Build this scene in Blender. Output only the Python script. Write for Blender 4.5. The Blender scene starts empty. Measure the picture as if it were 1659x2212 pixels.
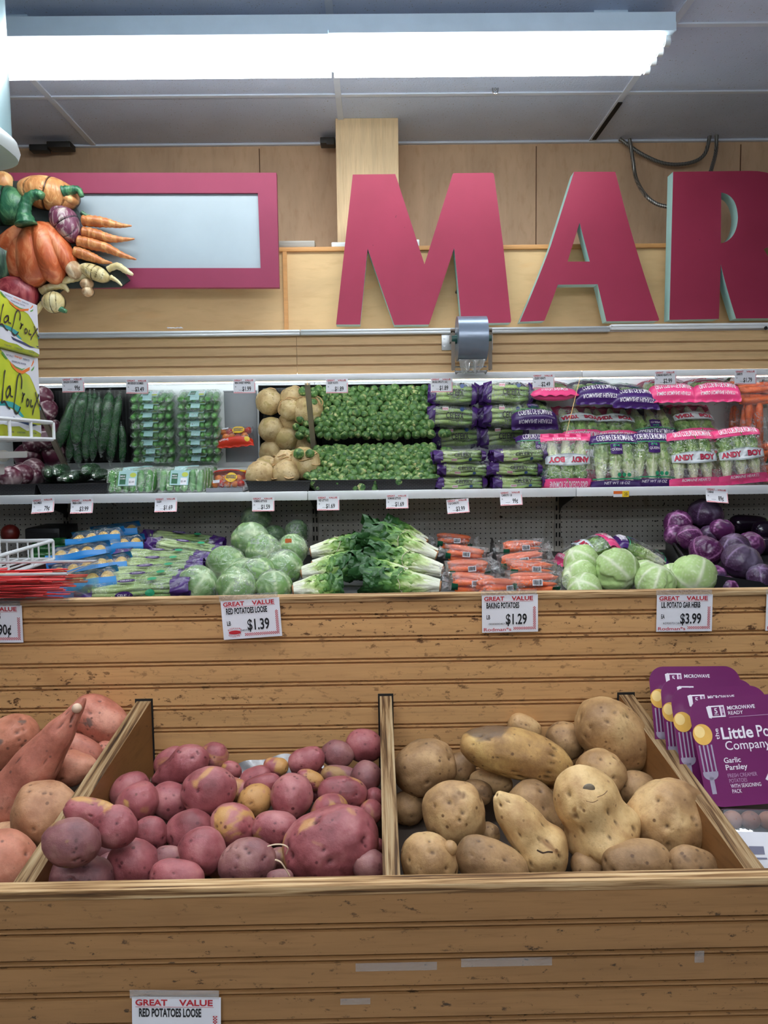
import bpy, bmesh, math, random
from mathutils import Vector, Matrix, noise as mnoise
from mathutils.geometry import tessellate_polygon
PI = math.pi
sc = bpy.context.scene
COL = sc.collection

# ------------------------------------------------------------------ camera
FPX, W0, H0 = 1660.0, 1659.0, 2212.0
CAM = Vector((0, 0, 1.45))
PITCH, YAW, ROLL = math.radians(-4.8), math.radians(-0.6), math.radians(-0.75)
CR = (Matrix.Rotation(YAW, 3, 'Z') @ Matrix.Rotation(PI / 2 + PITCH, 3, 'X') @ Matrix.Rotation(ROLL, 3, 'Z'))
cd = bpy.data.cameras.new('camera')
cam = bpy.data.objects.new('camera', cd)
COL.objects.link(cam)
cam.matrix_world = Matrix.Translation(CAM) @ CR.to_4x4()
cd.sensor_fit = 'VERTICAL'
cd.sensor_height = 36.0
cd.lens = 36.0 * FPX / H0
cd.clip_start = 0.02
sc.camera = cam

# ------------------------------------------------------------------ light of the room
sc.view_settings.view_transform = 'Standard'
sc.view_settings.look = 'None'
sc.view_settings.gamma = 1.0
sc.view_settings.use_curve_mapping = False
sc.view_settings.exposure = 0.0
world = bpy.data.worlds.new('world')
sc.world = world
world.use_nodes = True
bg = world.node_tree.nodes['Background']
bg.inputs[0].default_value = (0.93, 0.97, 1.0, 1)
bg.inputs[1].default_value = 0.06
TUBE_POWER = 17.5        # strength of the tubes over the cooler
NEAR_POWER = 24.0        # strength of the unseen tubes added above the potato bins
AISLE_POWER = 18.0       # strength of the unseen tubes added along the aisle behind the photographer
CANOPY_POWER = 26.0       # strength of the lamp under the cooler canopy

def P(px, py, Y):
    """the point at depth Y that is seen at photo pixel (px, py)"""
    d = CR @ Vector(((px - W0 / 2) / FPX, -(py - H0 / 2) / FPX, -1.0))
    return CAM + d * (Y / d.y)

def PX(px, Y, py=1000): return P(px, py, Y).x
def PZ(py, Y, px=829): return P(px, py, Y).z
def S(n, Y): return n / FPX * Y

# ------------------------------------------------------------------ materials
def lin(c):
    c = c / 255.0
    return c / 12.92 if c <= 0.04045 else ((c + 0.055) / 1.055) ** 2.4
def rgb(r, g, b): return (lin(r), lin(g), lin(b), 1.0)
MATS = {}
class NT:
    def __init__(s, name):
        s.m = bpy.data.materials.new(name); s.m.use_nodes = True
        s.t = s.m.node_tree; s.N = s.t.nodes; s.L = s.t.links
        s.b = s.N['Principled BSDF']; s.out = s.N['Material Output']
        s._tc = None
    def n(s, typ, **kw):
        x = s.N.new(typ)
        for k, v in kw.items(): setattr(x, k, v)
        return x
    def l(s, a, b): s.L.new(a, b)
    def co(s, scale=(1, 1, 1), rnd=True, kind='Object'):
        if s._tc is None: s._tc = s.n('ShaderNodeTexCoord')
        mp = s.n('ShaderNodeMapping'); mp.inputs['Scale'].default_value = scale
        s.l(s._tc.outputs[kind], mp.inputs[0])
        if rnd:
            oi = s.n('ShaderNodeObjectInfo')
            mu = s.n('ShaderNodeMath', operation='MULTIPLY'); mu.inputs[1].default_value = 37.0
            s.l(oi.outputs['Random'], mu.inputs[0]); s.l(mu.outputs[0], mp.inputs['Location'])
        return mp.outputs[0]
    def noise(s, co, scale=5, detail=3, rough=.55, dist=0):
        x = s.n('ShaderNodeTexNoise'); x.inputs['Scale'].default_value = scale
        x.inputs['Detail'].default_value = detail; x.inputs['Roughness'].default_value = rough
        x.inputs['Distortion'].default_value = dist
        s.l(co, x.inputs['Vector']); return x.outputs['Fac']
    def vor(s, co, scale=20, feature='F1'):
        x = s.n('ShaderNodeTexVoronoi', feature=feature); x.inputs['Scale'].default_value = scale
        s.l(co, x.inputs['Vector']); return x.outputs['Distance']
    def ramp(s, fac, stops):
        r = s.n('ShaderNodeValToRGB'); e = r.color_ramp.elements
        while len(e) < len(stops): e.new(0.5)
        for i, (p, c) in enumerate(stops):
            e[i].position = p
            e[i].color = c if isinstance(c, tuple) else (c, c, c, 1)
        s.l(fac, r.inputs[0]); return r.outputs[0]
    def mix(s, fac, a, b, blend='MIX'):
        m = s.n('ShaderNodeMix', data_type='RGBA', blend_type=blend)
        for v, i in ((fac, 0), (a, 6), (b, 7)):
            if isinstance(v, (float, int, tuple)): m.inputs[i].default_value = v
            else: s.l(v, m.inputs[i])
        return m.outputs[2]
    def color(s, c):
        if isinstance(c, tuple): s.b.inputs['Base Color'].default_value = c
        else: s.l(c, s.b.inputs['Base Color'])
    def bump(s, h, strength=.3, dist=.01):
        b = s.n('ShaderNodeBump'); b.inputs['Strength'].default_value = strength; b.inputs['Distance'].default_value = dist
        s.l(h, b.inputs['Height']); s.l(b.outputs[0], s.b.inputs['Normal']); return b
    def set(s, rough=.5, metal=0, spec=.5, **kw):
        s.b.inputs['Roughness'].default_value = rough; s.b.inputs['Metallic'].default_value = metal
        s.b.inputs['Specular IOR Level'].default_value = spec
        for k, v in kw.items(): s.b.inputs[k].default_value = v
        return s.m

def mul(c, k): return (min(1, c[0] * k), min(1, c[1] * k), min(1, c[2] * k), 1)
def M(name, col=None, rough=.5, var=.12, scale=8, metal=0, bump=0, bscale=60, bdist=.002, stretch=(1, 1, 1), spec=.5, rnd=True):
    """plain procedural surface: two close tones mixed by noise"""
    if name in MATS: return MATS[name]
    t = NT(name)
    co = t.co(stretch, rnd)
    t.color(t.ramp(t.noise(co, scale, 4), [(.3, mul(col, 1 - var)), (.7, mul(col, 1 + var))]))
    if bump: t.bump(t.noise(co, bscale, 4), bump, bdist)
    MATS[name] = t.set(rough, metal, spec)
    return MATS[name]

def emit(name, col, power):
    t = NT(name)
    e = t.n('ShaderNodeEmission'); e.inputs[0].default_value = col; e.inputs[1].default_value = power
    t.l(e.outputs[0], t.out.inputs[0]); MATS[name] = t.m
    return t.m

def film(name, opacity=.12, tint=(1, 1, 1, 1), bscale=45, bstr=.6, rough=.12, gloss=.16, crease=0.):
    """thin clear plastic: mostly see-through with crinkled shine"""
    if name in MATS: return MATS[name]
    t = NT(name); t.N.remove(t.b)
    co = t.co((1, 1, 1))
    nz = t.noise(co, bscale, 3, .6, 1.2)
    bp = t.n('ShaderNodeBump'); bp.inputs['Strength'].default_value = bstr; bp.inputs['Distance'].default_value = .016
    t.l(nz, bp.inputs['Height'])
    tr = t.n('ShaderNodeBsdfTransparent'); tr.inputs[0].default_value = tint
    di = t.n('ShaderNodeBsdfDiffuse'); di.inputs[0].default_value = (.8, .82, .84, 1); t.l(bp.outputs[0], di.inputs['Normal'])
    gl = t.n('ShaderNodeBsdfGlossy'); gl.inputs[0].default_value = (1, 1, 1, 1); gl.inputs['Roughness'].default_value = rough
    t.l(bp.outputs[0], gl.inputs['Normal'])
    lw = t.n('ShaderNodeLayerWeight'); lw.inputs[0].default_value = .35; t.l(bp.outputs[0], lw.inputs['Normal'])
    ad = t.n('ShaderNodeMath', operation='MULTIPLY_ADD'); ad.inputs[1].default_value = .30; ad.inputs[2].default_value = gloss
    t.l(lw.outputs['Facing'], ad.inputs[0])
    m1 = t.n('ShaderNodeMixShader'); m1.inputs[0].default_value = opacity
    if crease:      # whitened fold lines in the plastic, with its glints painted into them
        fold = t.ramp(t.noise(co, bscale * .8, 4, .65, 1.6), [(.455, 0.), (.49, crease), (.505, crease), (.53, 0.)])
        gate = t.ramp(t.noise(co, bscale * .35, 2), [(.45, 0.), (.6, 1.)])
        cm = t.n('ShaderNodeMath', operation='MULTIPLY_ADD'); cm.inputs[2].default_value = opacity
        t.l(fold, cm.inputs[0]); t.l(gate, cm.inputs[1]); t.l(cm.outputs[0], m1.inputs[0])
    t.l(tr.outputs[0], m1.inputs[1]); t.l(di.outputs[0], m1.inputs[2])
    m2 = t.n('ShaderNodeMixShader'); t.l(ad.outputs[0], m2.inputs[0])
    t.l(m1.outputs[0], m2.inputs[1]); t.l(gl.outputs[0], m2.inputs[2])
    t.l(m2.outputs[0], t.out.inputs[0]); MATS[name] = t.m
    return t.m

def attr_mat(name, attr, lo, hi, rough=.45, extra=None, bump=.25, bscale=40, bdist=.004, coat=0):
    """colour runs from lo to hi along a stored growth pattern (veins, ribs)"""
    if name in MATS: return MATS[name]
    t = NT(name)
    a = t.n('ShaderNodeAttribute', attribute_name=attr)
    co = t.co()
    nz = t.noise(co, bscale, 4)
    if isinstance(lo, list): c = t.ramp(a.outputs['Fac'], lo)
    else: c = t.mix(a.outputs['Fac'], lo, hi)
    c = t.mix(1.0, c, t.ramp(t.noise(co, 9, 3), [(.3, .8), (.7, 1.0)]), 'MULTIPLY')
    if extra: c = t.mix(t.ramp(t.noise(co, extra[1], 3), [(extra[2], 0.), (extra[2] + .08, 1.)]), c, extra[0])
    t.color(c); t.bump(nz, bump, bdist)
    t.b.inputs['Coat Weight'].default_value = coat
    MATS[name] = t.set(rough)
    return MATS[name]

# ------------------------------------------------------------------ mesh building
class MB:
    def __init__(s): s.v = []; s.f = []; s.mi = []; s.at = {}
    def add(s, vs, fs, mi=0, mat=None):
        o = len(s.v)
        s.v += [(mat @ Vector(p)) if mat is not None else Vector(p) for p in vs]
        for q in fs: s.f.append(tuple(i + o for i in q)); s.mi.append(mi)
        return o
    def merge(s, m, mat=None, mi=None):
        o = len(s.v)
        s.v += [(mat @ p) if mat is not None else p.copy() for p in m.v]
        for q, k in zip(m.f, m.mi): s.f.append(tuple(i + o for i in q)); s.mi.append(k if mi is None else mi)
        for k, a in m.at.items():
            b = s.at.setdefault(k, [0.] * o); b += [0.] * (o - len(b)); b += a
        return s
    def box(s, a, b, mi=0, mat=None, bev=0):
        x0, y0, z0 = a; x1, y1, z1 = b
        x0, x1 = min(x0, x1), max(x0, x1); y0, y1 = min(y0, y1), max(y0, y1); z0, z1 = min(z0, z1), max(z0, z1)
        if bev:
            bm = bmesh.new()
            bmesh.ops.create_cube(bm, size=1)
            for v in bm.verts: v.co = ((x0 + x1) / 2 + v.co.x * (x1 - x0), (y0 + y1) / 2 + v.co.y * (y1 - y0), (z0 + z1) / 2 + v.co.z * (z1 - z0))
            bmesh.ops.bevel(bm, geom=bm.edges[:], offset=bev, segments=2, affect='EDGES', profile=.5)
            s.bm(bm, mi, mat); bm.free(); return s
        s.add([(x0, y0, z0), (x1, y0, z0), (x1, y1, z0), (x0, y1, z0), (x0, y0, z1), (x1, y0, z1), (x1, y1, z1), (x0, y1, z1)],
              [(0, 3, 2, 1), (4, 5, 6, 7), (0, 1, 5, 4), (1, 2, 6, 5), (2, 3, 7, 6), (3, 0, 4, 7)], mi, mat)
        return s
    def bm(s, bm, mi=0, mat=None):
        bm.verts.index_update()
        s.add([v.co.copy() for v in bm.verts], [tuple(v.index for v in f.verts) for f in bm.faces], mi, mat)
    def tube(s, pts, r, n=8, mi=0, cap=True, closed=False, flat=1.0, up=None):
        pts = [Vector(p) for p in pts]; k = len(pts)
        rs = r if isinstance(r, (list, tuple)) else [r] * k
        vs = []; fs = []; prev = None
        for i, p in enumerate(pts):
            a = pts[(i - 1) % k] if (i > 0 or closed) else p
            b = pts[(i + 1) % k] if (i < k - 1 or closed) else p
            t = (b - a).normalized() if (b - a).length > 1e-9 else Vector((0, 0, 1))
            if prev is None:
                ref = up if up is not None else (Vector((0, 0, 1)) if abs(t.z) < .9 else Vector((1, 0, 0)))
                u = t.cross(ref).normalized()
            else:
                u = (prev - t * prev.dot(t)); u = u.normalized() if u.length > 1e-6 else t.orthogonal().normalized()
            prev = u; w = t.cross(u)
            for j in range(n):
                an = 2 * PI * j / n
                vs.append(p + u * math.cos(an) * rs[i] + w * math.sin(an) * rs[i] * flat)
        m = k if closed else k - 1
        for i in range(m):
            for j in range(n):
                a = i * n + j; b = i * n + (j + 1) % n; c = ((i + 1) % k) * n + (j + 1) % n; d = ((i + 1) % k) * n + j
                fs.append((a, b, c, d))
        if cap and not closed:
            fs.append(tuple(range(n - 1, -1, -1))); fs.append(tuple((k - 1) * n + j for j in range(n)))
        s.add(vs, fs, mi); return s
    def grid(s, fn, nu, nv, mi=0, closed_u=False):
        vs = [fn(i / nu, j / nv) for j in range(nv + 1) for i in range(nu + (0 if closed_u else 1))]
        k = nu if closed_u else nu + 1; fs = []
        for j in range(nv):
            for i in range(nu):
                a = j * k + i; b = j * k + (i + 1) % k; fs.append((a, b, b + k, a + k))
        return s.add(vs, fs, mi)
    def prism(s, loops, y0, y1, mi_face=0, mi_side=0, to3=None):
        """loops: outline then holes, 2D; extruded from y0 (front, towards -Y) to y1"""
        to3 = to3 or (lambda u, v, y: (u, y, v))
        flat = [p for lp in loops for p in lp]
        tris = tessellate_polygon([[Vector((p[0], p[1], 0)) for p in lp] for lp in loops])
        def area(t):
            a, b, c = (flat[i] for i in t); return (b[0] - a[0]) * (c[1] - a[1]) - (b[1] - a[1]) * (c[0] - a[0])
        tris = [t if area(t) > 0 else (t[0], t[2], t[1]) for t in tris if abs(area(t)) > 1e-14]
        s.add([to3(u, v, y0) for u, v in flat], tris, mi_face)
        if y1 is None: return s
        s.add([to3(u, v, y1) for u, v in flat], [(a, c, b) for a, b, c in tris], mi_side)
        for q, lp in enumerate(loops):
            ar = sum(lp[i][0] * lp[(i + 1) % len(lp)][1] - lp[(i + 1) % len(lp)][0] * lp[i][1] for i in range(len(lp)))
            ccw = (ar > 0) == (q == 0)
            n = len(lp); vs = [to3(u, v, y0) for u, v in lp] + [to3(u, v, y1) for u, v in lp]
            fs = [((i, i + n, (i + 1) % n + n, (i + 1) % n) if ccw else (i, (i + 1) % n, (i + 1) % n + n, i + n)) for i in range(n)]
            s.add(vs, fs, mi_side)
        return s
    def ball(s, c, r, sub=2, mi=0, mat=None, fn=None):
        bm = bmesh.new(); bmesh.ops.create_icosphere(bm, subdivisions=sub, radius=1)
        c = Vector(c); r = Vector(r) if not isinstance(r, (int, float)) else Vector((r, r, r))
        for v in bm.verts:
            p = v.co.copy()
            if fn: p = fn(p)
            v.co = c + Vector((p.x * r.x, p.y * r.y, p.z * r.z))
        s.bm(bm, mi, mat); bm.free(); return s
    def xf(s, mat): s.v = [mat @ p for p in s.v]; return s
    def mesh(s, name, mats, off=None, smooth=True):
        me = bpy.data.meshes.new(name)
        vs = [tuple(p - off) for p in s.v] if off is not None else [tuple(p) for p in s.v]
        me.from_pydata(vs, [], s.f)
        for m in (mats if isinstance(mats, (list, tuple)) else [mats]): me.materials.append(m)
        me.polygons.foreach_set('material_index', s.mi)
        if smooth:
            me.polygons.foreach_set('use_smooth', [True] * len(s.f))
        for k, a in s.at.items():
            a = a + [0.] * (len(s.v) - len(a))
            at = me.attributes.new(k, 'FLOAT', 'POINT'); at.data.foreach_set('value', a)
        me.validate(); me.update()
        if smooth == 'auto':
            me.set_sharp_from_angle(angle=math.radians(38))
        return me
    def build(s, name, mats, parent=None, smooth='auto', label=None):
        """link as one object; vertices are in world space unless the parent sits at the origin"""
        off = None
        if parent is not None:
            off = Vector((0, 0, 0)); q = parent
            while q is not None: off += Vector(q.location); q = q.parent
        o = bpy.data.objects.new(name, s.mesh(name, mats, off, smooth))
        COL.objects.link(o)
        if parent is not None: o.parent = parent
        if label: o['label'] = label
        return o

def tag(o, label=None, cat=None, group=None, kind=None):
    if label: o['label'] = label
    if cat: o['category'] = cat
    if group: o['group'] = group
    if kind: o['kind'] = kind
    return o
def thing(name, label, cat, loc=(0, 0, 0), group=None):
    o = bpy.data.objects.new(name, None); COL.objects.link(o); o.location = loc; o.empty_display_size = .02
    return tag(o, label, cat, group)
def struct(o): o['kind'] = 'structure'; return o
def solo(name, mb, mats, label, cat, group=None, smooth='auto', loc=None):
    """a thing that is one mesh: its origin goes to the middle of its base"""
    if loc is None:
        xs = [p.x for p in mb.v]; ys = [p.y for p in mb.v]; zs = [p.z for p in mb.v]
        loc = Vector(((min(xs) + max(xs)) / 2, (min(ys) + max(ys)) / 2, min(zs)))
    o = bpy.data.objects.new(name, mb.mesh(name, mats, Vector(loc), smooth)); COL.objects.link(o); o.location = loc
    return tag(o, label, cat, group)
def dup(o, parent=None):
    c = o.copy(); COL.objects.link(c)
    if parent is not None: c.parent = parent
    for ch in list(o.children): dup(ch, c)
    return c

_TX = {}
def text_mb(body, bold=0.0, res=3):
    """flat lettering, 1 unit tall capitals, origin at the left baseline"""
    key = (body, bold)
    if key in _TX: return _TX[key]
    cu = bpy.data.curves.new('lettering', 'FONT'); cu.body = body; cu.size = 1.0; cu.resolution_u = res; cu.offset = bold
    o = bpy.data.objects.new('lettering', cu); COL.objects.link(o)
    dg = bpy.context.evaluated_depsgraph_get(); dg.update()
    me = bpy.data.meshes.new_from_object(o.evaluated_get(dg))
    mb = MB(); mb.add([v.co.copy() for v in me.vertices], [tuple(p.vertices) for p in me.polygons])
    bpy.data.objects.remove(o); bpy.data.curves.remove(cu); bpy.data.meshes.remove(me)
    if mb.v:
        mb.v = [p / 0.694 for p in mb.v]
        x0 = min(p.x for p in mb.v); mb.v = [Vector((p.x - x0, p.y, 0)) for p in mb.v]
    _TX[key] = mb
    return mb
def put_text(mb, body, x, z, h, mi=0, width=None, bold=0.0, y=0.0, align='l', xs=None, skew=0.0, m=None):
    """write on the local XZ plane facing -Y: cap height h, optional total width"""
    t = text_mb(body, bold)
    if not t.v: return
    w = max(p.x for p in t.v)
    kx = (width / w) if width else h * (xs or 1)
    off = {'l': 0, 'c': -w * kx / 2, 'r': -w * kx}[align]
    q = MB(); q.f = t.f; q.mi = [mi] * len(t.f)
    q.v = [Vector((x + off + p.x * kx + p.y * h * skew, y, z + p.y * h)) for p in t.v]
    mb.merge(q, m)

# ================================================================== THE SETTING
ZC = CAM.z + 1.53           # ceiling height
YW = 4.02                   # back wall
YP = 3.50                   # lower plywood panel
YL = 3.37                   # face of the big letters
YS = 3.05                   # front edge of cooler shelf and canopy
CM = 3.344                  # the mirror is the plane  Y + (z - cam z) = CM
YB = 3.43                   # back of the cooler
Y2 = 1.32                   # back panel of the potato bins
Y1 = 0.86                   # front panel of the potato bins

def wood(name, base, dark, grain=(1.6, 30, 22), scuff=None, scuff_lo=.6, rough=.55, knots=False):
    t = NT(name); co = t.co(grain, False)
    g = t.noise(co, 1.6, 6, .62, .8)
    c = t.ramp(g, [(.25, mul(base, .84)), (.5, base), (.75, mul(base, 1.12))])
    fine = t.noise(t.co((grain[0] * 4, grain[1] * 5, grain[2] * 5), False), 2, 3)
    c = t.mix(t.ramp(fine, [(.52, 0.), (.75, .35)]), c, dark)
    if knots:
        kn = t.noise(t.co((1.5, 6, 4.2), False), 1.3, 2, .4, 2.2)
        c = t.mix(t.ramp(kn, [(.63, 0.), (.80, .55)]), c, mul(dark, 1.5))
    if scuff:
        s1 = t.noise(t.co((14, 30, 26), False), 3.2, 6, .72)
        s2 = t.noise(t.co((1.1, 2, 4), False), 1.7, 2)
        k = t.mix(1.0, t.ramp(s1, [(scuff_lo, 0.), (scuff_lo + .06, 1.)]), t.ramp(s2, [(.38, 0.), (.56, 1.)]), 'MULTIPLY')
        c = t.mix(k, c, scuff)
    t.color(c); t.bump(g, .08, .002)
    MATS[name] = t.set(rough, 0, .35)
    return MATS[name]

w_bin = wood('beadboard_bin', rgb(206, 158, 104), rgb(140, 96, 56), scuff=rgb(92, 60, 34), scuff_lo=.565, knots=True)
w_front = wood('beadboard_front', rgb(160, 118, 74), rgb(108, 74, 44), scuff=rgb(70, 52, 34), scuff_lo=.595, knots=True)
w_can = wood('beadboard_canopy', rgb(214, 178, 130), rgb(168, 126, 82))
w_ply = wood('plywood', rgb(214, 178, 128), rgb(184, 142, 94), grain=(1.0, 6, 3.5), knots=True)
w_wall = wood('wall_veneer', rgb(202, 168, 134), rgb(170, 130, 94), grain=(5, 5, 1.2))
w_col = wood('column_veneer', rgb(224, 194, 152), rgb(188, 146, 100), grain=(22, 22, 1.3))
w_trim = wood('pine_trim', rgb(206, 150, 92), rgb(150, 96, 50))
w_div = wood('divider_ply', rgb(132, 90, 50), rgb(80, 52, 28), grain=(20, 2.2, 16), scuff=rgb(60, 38, 20), scuff_lo=.62)

def ply_edge(name, axis, k=.94):
    """sawn plywood edge: light and dark glue lines running along the board"""
    t = NT(name); sc_ = {'x': (1.5, 60, 60), 'y': (60, 1.5, 8)}[axis]
    g = t.noise(t.co(sc_, False), 3.2, 4, .6, .4)
    c = t.ramp(g, [(.30, mul(rgb(62, 44, 30), k)), (.42, mul(rgb(126, 92, 58), k)), (.52, mul(rgb(186, 150, 106), k)), (.7, mul(rgb(222, 194, 150), k))])
    t.color(c); t.bump(g, .5, .003); MATS[name] = t.set(.7, 0, .2); return t.m
e_x = ply_edge('ply_edge_long', 'x'); e_y = ply_edge('ply_edge_deep', 'y', .55)

m_white = M('white_paint', rgb(226, 228, 230), .35, .03)
m_alu = M('brushed_aluminium', rgb(214, 218, 220), .35, .05, metal=.35, stretch=(1, 30, 30))
m_steel = M('steel', rgb(150, 156, 164), .3, .08, metal=.9, stretch=(40, 2, 2))
m_chrome = M('chrome_wire', rgb(190, 190, 190), .2, .05, metal=1)
m_black = M('black_plastic', rgb(22, 22, 24), .42, .15)
m_dark = M('dark_gap', rgb(18, 16, 15), .8, .1)
m_dkmetal = M('dark_steel', rgb(60, 58, 56), .5, .2, metal=.5)
m_wwire = M('white_coated_wire', rgb(222, 226, 230), .35, .03)
m_paper = M('white_card', rgb(232, 232, 238), .5, .02)

# ---- ceiling: mineral fibre tiles with pin holes
t = NT('ceiling_tile'); co = t.co((1, 1, 1), False)
pin = t.ramp(t.noise(t.co((130, 95, 95), False), 1.0, 2), [(.665, 1.), (.70, 0.)])
c = t.ramp(t.noise(co, 3, 4), [(.3, rgb(206, 216, 236)), (.7, rgb(216, 226, 246))])
t.color(t.mix(pin, rgb(170, 170, 174), c)); t.bump(t.noise(co, 140, 3), .35, .004); m_tile = t.set(.9, 0, .1)
m_grid = M('ceiling_grid', rgb(220, 228, 240), .5, .04)

XT = [PX(205, YW, 320), PX(722, YW, 310), PX(1275, YW, 298)]
dxt = (XT[2] - XT[0]) / 2
YT = [YW - .541 * k for k in range(12)]
mb = MB(); mb.box((-5, -5, ZC), (5, YW, ZC + .04)); struct(mb.build('ceiling', m_tile))
mb = MB()
for k in range(1, 12): mb.box((-5, YT[k] - .011, ZC - .006), (5, YT[k] + .011, ZC), bev=0)
struct(mb.build('trim_1', m_grid))
mb = MB()
for k in range(-3, 5):
    x = XT[0] + dxt * k
    mb.box((x - .013, -5, ZC - .007), (x + .013, YW, ZC))
struct(mb.build('trim_2', m_grid))
mb = MB(); mb.box((-5, YW - .02, ZC - .010), (5, YW, ZC)); struct(mb.build('trim_3', m_grid))
mb = MB(); mb.box((XT[2] - .004, YW - .46, ZC - .012), (XT[2] + .016, YW - .05, ZC - .0072)); struct(mb.build('trim_4', m_dark))
mb = MB(); mb.box((-5, -5, -.05), (5, 5, 0)); struct(mb.build('floor', M('floor_vinyl', rgb(186, 182, 176), .4, .06)))
# ---- back wall, its joints and the boxed column
mb = MB(); mb.box((-5, YW, 0), (5, YW + .1, ZC)); struct(mb.build('wall_back', w_wall))
mb = MB()
for px in (562, 1158, 1598): mb.box((PX(px, YW, 400) - .002, YW - .003, 1.9), (PX(px, YW, 400) + .002, YW, ZC - .022))
struct(mb.build('trim_5', M('wall_joint', rgb(96, 62, 34), .7)))
xa, xb = PX(726, 3.72, 350), PX(861, 3.72, 350)
mb = MB(); mb.box((xa, 3.72, 0), (xb, YW, ZC), bev=.003); o = struct(mb.build('column', w_col))
# ---- the lower plywood panel with its ledge and batten
zl = PZ(533, YP)
mb = MB(); mb.box((-3, YP, 0), (3, YP + .03, zl)); struct(mb.build('wall_front', w_ply))
mb = MB(); mb.box((-3, YP - .012, zl - S(9, YP)), (3, 3.70, zl), bev=.002); struct(mb.build('trim_6', w_trim))
mb = MB(); x = PX(617, YP, 620); mb.box((x - .009, YP - .010, 1.7), (x + .009, YP, zl - S(9, YP))); struct(mb.build('trim_7', w_trim))

# ================================================================== REFRIGERATED CASE
case = thing('produce_cooler', 'long white open produce cooler with mirror and wooden canopy', 'produce cooler', (0, YB, 0))
def beadboard(name, mat, Y, x0, x1, z0, z1, grooves, parent, th=.018, label=None, dbl=.0066):
    """boards with milled double grooves, as one profile drawn out along X"""
    pr = [(Y + th, z0), (Y, z0)]
    for g in sorted(grooves):
        for d in ((-dbl / 2, dbl / 2) if dbl else (0,)):
            w = .0021
            pr += [(Y, g + d - w), (Y + .006, g + d - w * .7), (Y + .006, g + d + w * .7), (Y, g + d + w)]
    pr += [(Y, z1), (Y + th, z1)]
    mb = MB(); n = len(pr)
    mb.add([(x, p[0], p[1]) for x in (x0, x1) for p in pr], [(i, i + n, (i + 1) % n + n, (i + 1) % n) for i in range(n)])
    mb.prism([[(p[0], p[1]) for p in pr]], x0, None, to3=lambda u, v, y: (y, u, v))
    mb.prism([[(p[0], p[1]) for p in pr]], x1, None, to3=lambda u, v, y: (y, u, v))
    return mb.build(name, mat, parent, smooth=False, label=label)
XL, XR = -1.9, 1.9
zc0, zc1 = PZ(806, YS), PZ(723, YS)
xj = PX(641, YS, 760)
for k, (a, b) in enumerate(((XL, xj - .0008), (xj + .0008, XR))):
    beadboard('fascia_board', w_can, YS, a, b, zc0, zc1, [PZ(y, YS) for y in (746, 767, 787.5)], case, dbl=.003)
mb = MB(); mb.box((XL, YS + .02, zc0 + .03), (XR, 3.40, zc1)); mb.build('canopy_body', m_white, case)
# rails along the top of the canopy
for a, b, dy in ((XL, PX(655, YS), 0), (PX(656.5, YS), PX(1311, YS), 0), (PX(1313, YS), XR, 3)):
    mb = MB(); z = PZ(717 - dy * 1.2, YS)
    mb.box((a, YS - .022, z - .012), (b, YS + .03, z + .003), bev=.002)
    mb.box((a, YS - .026, z + .003 - .004), (b, YS + .03, z + .009), bev=.002)
    mb.build('top_rail', m_alu if not dy else m_white, case)
mb = MB(); mb.tube([(PX(1639, YS), YS - .028, PZ(711, YS, 1639)), (PX(1639, YS), YS - .0255, PZ(711, YS, 1639))], .007, 12); mb.build('rail_hole', m_dark, case)
# white lip and the lamp under it
xl = PX(1255, YS, 810)
for a, b in ((XL, xl - .001), (xl + .001, XR)):
    mb = MB(); mb.box((a, YS - .016, PZ(820, YS)), (b, YS + .012, PZ(807, YS)), bev=.002); mb.build('canopy_lip', m_white, case)
mb = MB(); mb.box((XL, YS + .014, zc0 - .012), (XR, YS + .034, zc0 + .004)); mb.build('canopy_lamp', emit('canopy_lamp_glow', (.95, .98, 1, 1), CANOPY_POWER), case)
# the tilted mirror
t = NT('mirror_glass'); t.N.remove(t.b)
g = t.n('ShaderNodeBsdfGlossy'); g.inputs[0].default_value = (.90, .93, .92, 1); g.inputs['Roughness'].default_value = .012
t.l(g.outputs[0], t.out.inputs[0]); m_mirror = t.m
def mirror_panel(x0, x1):
    zb = CM - YB; zt = CAM.z + .262; zb += CAM.z
    yb, yt = YB, CM - (zt - CAM.z)
    mb = MB(); d = Vector((0, .004, .004))
    vs = [Vector((x0, yb, zb)), Vector((x1, yb, zb)), Vector((x1, yt, zt)), Vector((x0, yt, zt))]
    mb.add([tuple(v) for v in vs] + [tuple(v + d) for v in vs], [(0, 1, 2, 3), (7, 6, 5, 4), (0, 4, 5, 1), (1, 5, 6, 2), (2, 6, 7, 3), (3, 7, 4, 0)])
    mb.build('mirror', m_mirror, case, smooth=False, label='tilted mirror reflecting the produce')
def YMZ(py):  # where the mirror is met at a pixel row
    lo, hi = 3.0, 3.5
    for _ in range(40):
        m = (lo + hi) / 2
        if m + P(829, py, m).z - CAM.z > CM: hi = m
        else: lo = m
    return lo
xm = [XL, PX(128, YMZ(970), 970), PX(674, YMZ(930), 930), PX(1226, YMZ(930), 930), XR]
for a, b in zip(xm, xm[1:]): mirror_panel(a + .001, b - .001)
zb = CM - YB + CAM.z; zt = CAM.z + .255
for x in xm[1:3]:
    mb = MB(); w = .011
    for q in (0,): mb.add([(x - w, YB - .004, zb - .004 + 0), (x + w, YB - .004, zb - .004), (x + w, CM - (zt - CAM.z) - .004, zt - .004), (x - w, CM - (zt - CAM.z) - .004, zt - .004)], [(0, 1, 2, 3)])
    mb.build('mirror_joint', M('joint_trim', rgb(150, 140, 124), .45), case)
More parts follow.
